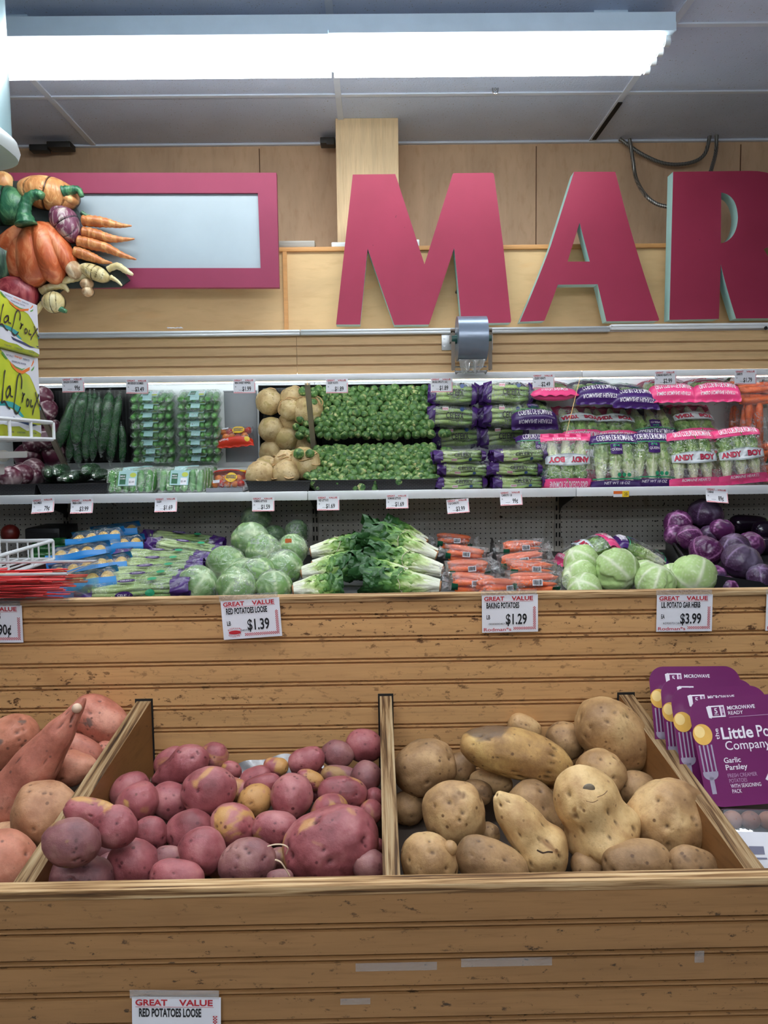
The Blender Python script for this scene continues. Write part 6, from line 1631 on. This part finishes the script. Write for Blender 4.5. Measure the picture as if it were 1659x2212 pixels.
# ---- boxed mini cucumbers standing on edge
def mini_box():
    r = thing('mini_cucumber_box', '', 'boxed cucumbers', (0, 0, 0), 'clear boxes of mini cucumbers standing on edge')
    W_, H_, T_ = .185, .110, .033
    for k in range(6):
        x = -W_ * .40 + W_ * .80 * k / 5; mb = MB(); cuke(mb, Vector((x + .002 * (-1) ** k, .001 * (k % 3), .008)), Vector((x - .003 * (-1) ** k, 0, H_ - .008)), .0140 + .0006 * (k % 2), k, 10, .003 * (-1) ** k); mb.build('mini_cucumber', m_minic, r, smooth=True)
    mb = MB(); q = rrect(-W_ / 2, 0, W_ / 2, H_, .016, 5); q2 = rrect(-W_ / 2 + .006, .006, W_ / 2 - .006, H_ - .006, .014, 5); n = len(q)
    mb.add([(x, 0, z) for x, z in q] + [(x, T_ * .5, z) for x, z in q2] + [(x, -T_ * .5, z) for x, z in q2], [(i, (i + 1) % n, (i + 1) % n + n, i + n) for i in range(n)] + [(i, i + 2 * n, (i + 1) % n + 2 * n, (i + 1) % n) for i in range(n)] + [tuple(range(n, 2 * n)), tuple(reversed(range(2 * n, 3 * n)))])
    mb.tube([(x, 0, z) for x, z in q], .0022, 6, closed=True); mb.build('clear_box', f_clam, r, smooth='auto')
    mb = MB(); e = -T_ * .5 - .001; quad(mb, -.042, .028, .032, .092, 0, e); quad(mb, -.036, .034, -.012, .078, 1, e * 1.03); quad(mb, .0, .030, .026, .060, 2, e * 1.03); disc(mb, .016, .074, .013, .010, 3, e * 1.03, 16)
    put_text(mb, 'MINI', -.034, .066, .006, 4, .018, .02, e * 1.06); put_text(mb, 'CUCUMBERS', -.035, .056, .005, 4, .022, .02, e * 1.06); put_text(mb, '$3.49', .002, .040, .008, 5, .020, .0, e * 1.06)
    mb.add([(-.030, e, .092), (.010, e, .092), (.010, -.006, H_ + .002), (-.030, -.006, H_ + .002)], [(0, 1, 2, 3)], 0)
    mb.build('label', [M('pale_aqua_label', rgb(168, 206, 206), .35, .05), M('deep_green_label', rgb(56, 108, 78), .4, .05), m_paper, M('lime_label', rgb(196, 206, 90), .4, .1), m_ink_w, m_ink], r, smooth=False)
    return r
KM = Kind(mini_box())
ordn = ['second', 'third', 'fourth', 'fifth', 'sixth', 'seventh', 'eighth']
for c_, (px, name) in enumerate(((280, 'in the row beside the long cucumbers'), (391, 'in the row beside the pepper bag'))):
    for k in range(8):
        Y = 3.085 + .0385 * k
        lb = ('front clear box of mini cucumbers, ' if k == 0 else 'rearmost clear box of mini cucumbers, ' if k == 7 else ordn[k - 1] + ' box of mini cucumbers from the front, ') + name
        x = PX(px, 3.1, 1045) + .004 * math.sin(k * 2.2) - (0 if c_ else 0)
        KM.put(lb, (x, Y, ZS + .001), -24 + 2 * math.sin(k), 1.5 * math.sin(k * 1.3 + c_), 2 * math.sin(k * 1.9))
# ---- sweet peppers bags and the grey riser
a, b = PX(447, 3.1, 1060), PX(526, 3.1, 1060)
mb = MB(); mb.box((a, YS + .03, ZS), (b, 3.40, ZS + .006), bev=.002); mb.box((a, YS + .03, ZS), (b, YS + .034, ZS + .02)); solo('grey_riser', mb, M('riser_grey', rgb(132, 134, 140), .4, .06), 'empty grey metal riser under the bag of sweet peppers', 'shelf riser')
m_redbag = M('red_bag_print', rgb(222, 58, 34), .3, .08); m_orp = M('orange_pepper', rgb(232, 128, 40), .3, .12); m_rdp = M('red_mini_pepper', rgb(206, 50, 34), .3, .12); m_yel = M('yellow_sun', rgb(240, 196, 50), .4, .05)
def pepper_bag(label, loc, rx, rz):
    W_, H_, D_ = .165, .105, .06
    r = thing('pepper_bag', label, 'pepper bag', (0, 0, 0), 'bags of mini sweet peppers')
    rr = random.Random(3)
    for k in range(9):
        mb = MB(); x = -W_ * .34 + W_ * .68 * (k % 5) / 4 + (.012 if k > 4 else 0); z = .022 + .034 * (k // 5) + rr.uniform(-.003, .003)
        mb.tube([(x - .010, -.006, z - .010), (x - .006, -.006, z - .004), (x, -.006, z), (x + .006, -.006, z + .008), (x + .009, -.006, z + .013)], [.005, .014, .017, .015, .006], 12); mb.build('mini_pepper', (m_orp, m_rdp, m_orp)[k % 3], r, smooth=True)
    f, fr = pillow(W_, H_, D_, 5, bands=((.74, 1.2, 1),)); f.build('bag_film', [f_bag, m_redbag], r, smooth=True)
    pr = MB(); on_front(pr, fr, lambda q: disc(q, W_ * .10, H_ * .36, .026, .024, 0, 0, 28), .002); on_front(pr, fr, lambda q: put_text(q, 'SWEET', -.004, H_ * .38, .009, 1, .042, .02), .003); on_front(pr, fr, lambda q: put_text(q, 'PEPPERS', -.004, H_ * .28, .008, 1, .042, .02), .003)
    on_front(pr, fr, lambda q: quad(q, -W_ * .36, H_ * .12, -W_ * .18, H_ * .24, 3, 0), .002)
    on_front(pr, fr, lambda q: put_text(q, 'mini', -W_ * .4, H_ * .80, .010, 2, .04, .02), .002); on_front(pr, fr, lambda q: disc(q, W_ * .34, H_ * .84, .012, .011, 0, 0, 20), .002)
    pr.build('lettering', [m_yel, m_navy, m_ink_w, m_paper], r, smooth=False); place(r, loc, rx, 0, rz)
p = P(490, 1055, 3.22); pepper_bag('red topped bag of mini sweet peppers lying on the grey riser', (p.x - .005, 3.25, ZS + .008), -48, -4)
# ---- celery heart bags, three deep
KH = [Kind(celery_bag(.205, .050, .092, 14, heart=True)), Kind(celery_bag(.212, .050, .092, 17, heart=True))]
names = ('in the front stack', 'in the second stack', 'in the rear stack'); lev = ('lowest', 'middle', 'topmost')
for c_, px in enumerate((1003, 1122)):
    side = ('beside the sprouts', 'beside the romaine bags')[c_]
    for d_, (Y, n) in enumerate(((3.115, 3), (3.215, 3), (3.305, 2))):
        for k in range(n):
            x = PX(px, 3.12, 1030) + (.006, -.008, .01)[k] * (1 if c_ else -1) + .008 * (d_ - 1) - .010 * (d_ > 0)
            KH[(k + d_ + c_) % 2].put('%s celery bag %s %s' % ('upper' if n == 2 and k else lev[k], names[d_], side), (x, Y, ZS + .001 + .0535 * k), 0, (-1, 2, -2)[k] * .8, (1.5, -2.5, 3)[k])
# ---- romaine heart bags
g_heart = attr_mat('romaine_heart', 'tone', [(0., rgb(236, 236, 206)), (.3, rgb(214, 226, 168)), (.6, rgb(170, 200, 112)), (1., rgb(104, 152, 66))], None, .4, None, .5, 60, .006)
def bendback(mb, z0, ang):
    out = []
    for p in mb.v:
        if p.z > z0:
            d = p.z - z0; a = math.radians(ang) * min(1, d / .02); out.append(Vector((p.x, p.y * math.cos(a) + d * math.sin(a), z0 + d * math.cos(a) - p.y * math.sin(a))))
        else: out.append(p)
    mb.v = out; return mb
def strip(q, x0, z0, x1, z1, mi, n=14, m=4, arch=0.):
    q.grid(lambda u, v: Vector((x0 + (x1 - x0) * u, 0, z0 + (z1 - z0) * v + arch * math.sin(u * PI) * (v - .5) * 2)), n, m, mi)
def heart_bag(kind, seed):
    W_, H_, D_ = .205, .225, .078; z0, ang = H_ * .82, 48
    r = thing('romaine_hearts_bag', '', 'romaine bag', (0, 0, 0), 'bags of romaine hearts')
    for k in range(3):
        L = H_ * .86; mb = MB().merge(romaine(L, .029, seed * 5 + k, 7), Matrix.Translation((-W_ * .29 + W_ * .29 * k, .002 * (-1) ** k, .012)) @ Matrix.Rotation(math.radians(-90 + (k - 1) * -4), 4, 'Y'))
        bendback(mb, z0, ang).build('romaine_heart', g_heart, r, smooth=True)
    top, pr_ = (.80, m_pinkp) if kind == 'pink' else (.78, m_purp)
    f, fr = pillow(W_, H_, D_, seed, bands=((top, 1.3, 1), (-.3, .115, 1)), wr=.005)
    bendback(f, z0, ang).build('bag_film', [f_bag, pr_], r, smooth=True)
    pr = MB(); T = lambda s, x, z, h, w, mi, b=.01, e=.0022, al='c': on_front(pr, fr, lambda q: put_text(q, s, x, z, h, mi, w, b, 0, al), e)
    if kind == 'pink':
        T('GROS COEURS DE ROMAINE', 0, H_ * .83, .011, W_ * .74, 0); T('JUMBO ROMAINE HEARTS', 0, H_ * .905, .011, W_ * .70, 0)
        T('ROMAINE HEARTS', 0, H_ * .035, .010, W_ * .55, 0)
        on_front(pr, fr, lambda q: strip(q, -W_ * .44, H_ * .385, W_ * .44, H_ * .52, 1, arch=.010), .0022); on_front(pr, fr, lambda q: strip(q, -W_ * .40, H_ * .40, W_ * .40, H_ * .505, 2, arch=.008), .0028)
        T('ANDY', -W_ * .225, H_ * .408, .021, W_ * .37, 4, .06, .0034); T('BOY', W_ * .235, H_ * .408, .021, W_ * .31, 4, .06, .0034); T('ANDY', -W_ * .225 - .001, H_ * .414, .019, W_ * .355, 3, .035, .0042); T('BOY', W_ * .235 - .001, H_ * .414, .019, W_ * .295, 3, .035, .0042)
    else:
        T('COEURS DE ROMAINE', 0, H_ * .815, .012, W_ * .72, 0); T('ROMAINE HEARTS', 0, H_ * .905, .013, W_ * .70, 0); T('NET WT 18 OZ', 0, H_ * .035, .009, W_ * .5, 0)
        on_front(pr, fr, lambda q: strip(q, -.024, H_ * .57, .024, H_ * .745, 5, arch=.003), .0024); T('QUEEN', 0, H_ * .625, .010, .040, 0, .01, .0036)
        on_front(pr, fr, lambda q: q.add([(-.014, 0, H_ * .70), (-.010, 0, H_ * .745), (-.004, 0, H_ * .715), (0, 0, H_ * .755), (.004, 0, H_ * .715), (.010, 0, H_ * .745), (.014, 0, H_ * .70)], [(0, 2, 1), (0, 6, 2), (2, 6, 4), (2, 4, 3), (4, 6, 5)], 6), .0036)
        on_front(pr, fr, lambda q: strip(q, -W_ * .47, H_ * .765, W_ * .47, H_ * .78, 6), .002); on_front(pr, fr, lambda q: strip(q, -W_ * .47, H_ * .115, W_ * .47, H_ * .135, 6), .002)
        for x in (.006, .026, .046): on_front(pr, fr, lambda q: disc(q, x, H_ * .19, .008, .008, 6, 0, 14), .0022)
    bendback(pr, z0, ang).build('lettering', [m_ink_w, M('silver_banner', rgb(176, 186, 190), .3, .05), M('white_banner', rgb(220, 224, 228), .4, .03), M('brand_red', rgb(214, 52, 84), .4, .05), M('dark_print', rgb(52, 50, 56), .5), m_purp, m_mint], r, smooth=False)
    return r
KP, KQ = Kind(heart_bag('pink', 3)), Kind(heart_bag('purple', 6))
for px, Y, dz, rx, ry, rz, k, lb in (
    (1224, 3.085, 0, -10, 180, 0, 'p', 'pink banded romaine bag standing upside down beside the celery'),
    (1327, 3.080, 0, -14, 0, 0, 'q', 'purple banded romaine bag in the front row beside the upside down one'),
    (1410, 3.100, 0, -14, 1, 3, 'q', 'purple banded romaine bag in the front row touching a pink one'),
    (1496, 3.080, 0, -13, -2, 0, 'p', 'pink banded romaine bag upright in the front row beside a purple one'),
    (1600, 3.080, 0, -13, -5, 0, 'p', 'tilted pink banded romaine bag in the front row beside the carrots'),
    (1172, 3.150, 0, -24, 4, 0, 'q', 'purple banded romaine bag behind the upside down one'),
    (1290, 3.180, .02, -44, 3, 0, 'p', 'pink banded romaine bag in the second row behind the first purple one'),
    (1375, 3.185, .02, -44, -3, 0, 'p', 'pink banded romaine bag in the second row behind the purple pair'),
    (1465, 3.180, .02, -44, -2, 0, 'q', 'purple banded romaine bag in the second row behind a pink one'),
    (1560, 3.180, .02, -44, 2, 0, 'p', 'pink banded romaine bag in the second row near the carrots')):
    K_ = KP if k == 'p' else KQ; x = PX(px, 3.1, 1040); z = ZS + .002 + dz
    if ry == 180:
        o = K_.put(lb, (x, Y + .045, z + .205), 12, 180, 0)
    else: K_.put(lb, (x, Y, z + .004 * abs(ry)), rx, ry, rz)
# two more lying on the lower deck behind the cabbages
o = KP.put('pink banded romaine bag lying on the deck behind the green cabbages', P(1212, 1216, 2.98), -66, 0, -86); o = KQ.put('purple banded romaine bag lying on the deck beside the red cabbage tray', P(1434, 1218, 2.98), -66, 0, 84)
# ---- big carrot bags at the right end
KC5 = Kind(carrot_bag(.24, .085, .13, 21))
for k, (px, Y, dz, rz, lb) in enumerate(((1702, 3.12, 0, 4, 'large carrot bag lowest in the right end stack'), (1706, 3.13, .085, -4, 'large carrot bag topmost in the right end front stack'), (1686, 3.27, 0, 84, 'large carrot bag behind the right end stack, lowest'), (1690, 3.27, .088, 88, 'large carrot bag behind the right end stack, on top'))):
    KC5.put(lb, (PX(px, 3.12, 1040), Y, ZS + dz + .001), 0, 0, rz)

# ================================================================== WIRE RACK WITH DRINK CARTONS
XR_ = -.742
rk = thing('wire_rack', 'white wire rack with two baskets at the left', 'display rack', (-1.0, 1.55, 0))
def wire(mb, pts, r_=.003, n=8): mb.tube([Vector(p) for p in pts], r_, n)
zb_t, zb_b = CAM.z + .066, CAM.z + .028
xe, yn, yf = XR_ + .016, 1.25, 1.757
mb = MB(); cr = .012
wire(mb, [(xe, yn, zb_t), (xe, yf - cr, zb_t), (xe - cr * .3, yf - cr * .3, zb_t), (xe - cr, yf, zb_t), (-1.35, yf, zb_t)], .0042); wire(mb, [(xe, yn, zb_b), (xe, yf - cr, zb_b), (xe - cr * .3, yf - cr * .3, zb_b), (xe - cr, yf, zb_b), (-1.35, yf, zb_b)], .0042)
for y in (1.34, 1.44, 1.545, 1.64, 1.755): wire(mb, [(xe, y, zb_t), (xe, y, zb_b)], .0036)
for y in [1.27 + .03 * k for k in range(17)]: wire(mb, [(xe, y, zb_b), (-1.35, y, zb_b)], .002, 6)
mb.build('upper_basket', m_wwire, rk)
mb = MB(); mb.box((-1.35, 1.25, zb_b - .040), (XR_ - .02, 1.70, zb_b - .026), bev=.003); mb.box((-1.35, 1.25, zb_b - .075), (XR_ - .05, 1.655, zb_b - .052), bev=.003); mb.build('price_rail', m_white, rk)
# lower basket, seen from above
lt_, lb_ = CAM.z - .203, CAM.z - .246; yf2 = 1.765
mb = MB()
for z, r_ in ((lt_, .0042), (lb_, .0036)): wire(mb, [(XR_, 1.2, z), (XR_, yf2 - .01, z), (XR_ - .003, yf2 - .003, z), (XR_ - .01, yf2, z), (-1.35, yf2, z)], r_)
for y in (1.30, 1.42, 1.54, 1.65, 1.76): wire(mb, [(XR_, y, lt_), (XR_, y, lb_)], .0034)
for k in range(22): x = XR_ - .012 - .024 * k; wire(mb, [(x, yf2, lt_), (x, yf2, lb_), (x, 1.2, lb_)], .0021, 6)
mb.build('lower_basket', m_wwire, rk)
mb = MB(); xpst = PX(1, 1.62, 1170); wire(mb, [(xpst - .01, 1.62, 0), (xpst - .01, 1.62, CAM.z + .5)], .009, 12); mb.build('post', m_wwire, rk)
mb = MB(); wire(mb, [(-1.30, 1.30, 0), (-1.30, 1.30, CAM.z + .5)], .009, 12); mb.build('post', m_wwire, rk)
mb = MB(); wire(mb, [(xpst - .01, 1.62, .12), (-1.30, 1.30, .12)], .006); wire(mb, [(xpst - .01, 1.62, .9), (-1.30, 1.30, .9)], .006); mb.build('cross_bar', m_wwire, rk)
# cartons
m_lime = NT('carton_lime'); co = m_lime.co((1, 1, 1), False); m_lime.color(m_lime.ramp(m_lime.noise(co, 11, 2), [(.35, rgb(170, 190, 40)), (.65, rgb(202, 208, 44))])); m_lime = m_lime.set(.35)
m_cw = M('carton_white', rgb(224, 226, 236), .35, .02); m_teal2 = M('carton_teal', rgb(40, 150, 156), .35, .08); m_nvy = M('carton_navy', rgb(30, 50, 96), .35, .08); m_orng = M('carton_orange', rgb(238, 122, 44), .35, .1); m_grn = M('carton_green', rgb(84, 160, 72), .35, .15); m_scr = M('carton_script', rgb(26, 26, 40), .35, .05); m_yl = M('carton_yellow', rgb(216, 208, 40), .35, .06)
def carton(H_, zb, xf, yn_, label):
    Lb, T_ = .25, .13
    tm = Matrix.Translation((xf, yn_, zb)) @ Matrix.Rotation(PI / 2, 4, 'Z')
    r = thing('drink_carton', label, 'drink carton', (xf - T_ / 2, yn_ + Lb / 2, zb), 'cartons of sparkling water cans')
    mb = MB(); mb.box((0, 0, 0), (Lb, T_, H_), bev=.004); MB().merge(mb, tm).build('carton', m_lime, r)
    def C(x, y):       # from traced artwork coordinates to the face
        u = (PX(85.5, 1.722, 850) / P(x / 6.146, 850, 1.).x - 1.472) / Lb; top = 840 + .343 * x; bot = 2095 - .085 * x; return (u * Lb, max(0.004, min(.996, 1 - (y - top) / (bot - top))) * H_)
    a = MB()
    def poly(pts, mi, e):
        q = [C(*p) for p in pts]; a.prism([q], e, None, mi)
    def stroke(pts, w, mi, e, closed=False):
        q = [Vector((p[0], 0, p[1])) for p in (C(*p) for p in pts)]; q = spline(q, 6); n = len(q); vs = []
        for i, p in enumerate(q):
            d = (q[min(n - 1, i + 1)] - q[max(0, i - 1)]).normalized(); nn = Vector((-d.z, 0, d.x)); ww = w * (.65 + .35 * math.sin(i / n * PI * 3 + 1) ** 2) / 2
            vs += [(p.x + nn.x * ww, e, p.z + nn.z * ww), (p.x - nn.x * ww, e, p.z - nn.z * ww)]
        a.add(vs, [(2 * i, 2 * i + 1, 2 * i + 3, 2 * i + 2) for i in range(n - 1)], mi)
    poly([(30, 858), (523, 1024), (523, 1600), (500, 1500), (440, 1330), (400, 1240), (330, 1190), (230, 1150), (130, 1010)], 0, -.0004)
    poly([(-160, 1690), (40, 1650), (150, 1700), (240, 1780), (330, 1850), (430, 1900), (522, 1890), (522, 2000), (430, 1960), (330, 1985), (230, 1930), (120, 1945), (20, 1920), (-160, 1950)], 0, -.0005)
    poly([(-160, 1590), (0, 1600), (80, 1590), (160, 1605), (260, 1668), (244, 1715), (300, 1795), (262, 1800), (215, 1740), (165, 1690), (70, 1655), (-160, 1670)], 1, -.0009)
    poly([(152, 1800), (225, 1828), (335, 1848), (400, 1882), (474, 1890), (400, 1918), (300, 1892), (182, 1862)], 2, -.0010); poly([(474, 1850), (516, 1838), (500, 1868)], 2, -.001)
    poly([(146, 1036), (180, 1080), (230, 1130), (300, 1176), (360, 1150), (410, 1128), (402, 1172), (310, 1218), (240, 1192), (172, 1116)], 3, -.0009); poly([(424, 1124), (464, 1034), (466, 1072), (436, 1122)], 3, -.0009)
    poly([(170, 1060), (220, 1110), (300, 1150), (350, 1140), (300, 1172), (220, 1130)], 4, -.0011); poly([(424, 1170), (470, 1118), (460, 1160), (430, 1188)], 4, -.0009); poly([(60, 900), (120, 1010), (100, 1010), (40, 920)], 4, -.0009); poly([(505, 1680), (523, 1640), (523, 1700)], 1, -.0009)
    w = .0052 * (H_ / .174) ** .5
    for s in ([(76, 1158), (60, 1230), (36, 1400), (16, 1560), (4, 1620), (48, 1600), (88, 1678), (116, 1700)], [(136, 1390), (104, 1400), (72, 1480), (84, 1540), (118, 1480), (132, 1410), (130, 1510), (160, 1530)],
              [(278, 1420), (290, 1290), (266, 1216), (232, 1280), (196, 1500), (166, 1680), (180, 1746), (214, 1750), (256, 1664)], [(286, 1470), (300, 1500), (276, 1604)], [(284, 1560), (300, 1510), (322, 1480)],
              [(358, 1550), (338, 1590), (342, 1650), (362, 1630), (370, 1580), (356, 1552)], [(402, 1560), (390, 1632), (404, 1652), (422, 1640)], [(462, 1460), (476, 1540), (496, 1620), (522, 1650)], [(510, 1486), (462, 1600), (428, 1690), (408, 1766)]):
        stroke(s, w, 5, -.0016)
    for s_, x, y, h_, w_, mi in (('NATURALLY', 100, 960, 26, 95, 2), ('mango', 210, 985, 34, 100, 3), ('ESSENCED', 322, 1030, 26, 84, 2), ('SPARKLING WATER', 172, 1050, 24, 186, 2), ('0 CALORIES', 60, 2035, 24, 90, 2), ('0 SWEETENERS', 190, 2030, 24, 110, 2), ('0 SODIUM', 375, 2020, 24, 70, 2)):
        p = C(x, y); p2_ = C(x + w_, y); put_text(a, s_, p[0], p[1], h_ / 1180 * H_, mi, p2_[0] - p[0], .01, -.0016)
    MB().merge(a, tm).build('printed_artwork', [m_cw, m_teal2, m_nvy, m_orng, m_grn, m_scr], r, smooth=False)
zc_ = zb_b + .004
carton(.174, zc_, PX(85.5, 1.722, 850), 1.472, 'lime green drink carton standing in the upper wire basket')
carton(.112, zc_ + .1745, PX(77, 1.70, 700), 1.462, 'lime green drink carton stacked on top of another')

# ================================================================== CLEAR BOX OF RED TIES
zl_ = ZU + .0005; x1 = PX(147, 1.285, 1290); y0b, y1b = 1.285, 1.43; zt2 = ZU + .05
r = thing('clear_organizer_box', 'clear plastic box of red ties on the wooden ledge', 'plastic box', (x1 - .22, (y0b + y1b) / 2, zl_))
m_acr = film('acrylic', .0, (.985, .99, .99, 1), 6, .02, .03, .012); th = .003
for nm, a, b in (('front_wall', (x1 - .45, y0b, zl_), (x1, y0b + th, zt2)), ('back_wall', (x1 - .45, y1b - th, zl_), (x1, y1b, zt2)), ('end_wall', (x1 - th, y0b + th, zl_), (x1, y1b - th, zt2)), ('end_wall', (x1 - .45, y0b + th, zl_), (x1 - .45 + th, y1b - th, zt2)), ('floor_panel', (x1 - .45 + th, y0b + th, zl_), (x1 - th, y1b - th, zl_ + th))):
    mb = MB(); mb.box(a, b); mb.build(nm, m_acr, r, smooth=False)
mb = MB(); mb.tube([(x1 - .45, y0b, zt2), (x1, y0b, zt2), (x1, y1b, zt2), (x1 - .45, y1b, zt2)], .0026, 8, closed=True); mb.build('rim', film('acrylic_edge', .5, (.8, .8, .8, 1), 6, .05, .05, .25), r)
m_tie = M('red_tie', rgb(200, 34, 34), .4, .12)
mb = MB(); mb.box((-.09, -.0030, 0), (.09, .0030, .0012)); tie_me = mb.mesh('twist_tie', m_tie)
mb = MB(); mb.box((-.055, -.0030, 0), (.055, .0030, .0012)); tie_ms = mb.mesh('twist_tie', m_tie)
rng = random.Random(4)
for i in range(200):
    short = i % 3 == 0; lay = i // 30
    o = bpy.data.objects.new('twist_tie', tie_ms if short else tie_me); COL.objects.link(o)
    o.location = (x1 - rng.uniform(.098, .19) - (0 if i % 2 else .10), y0b + .012 + rng.random() * (y1b - y0b - .024), zl_ + .005 + .0052 * lay + rng.uniform(0, .002)); o.rotation_euler = (rng.uniform(-.5, .5), rng.gauss(0, .025), rng.gauss(0, .05))
    tag(o, 'thin red tie in the heap inside the clear box', 'twist tie', 'red ties in the clear box')
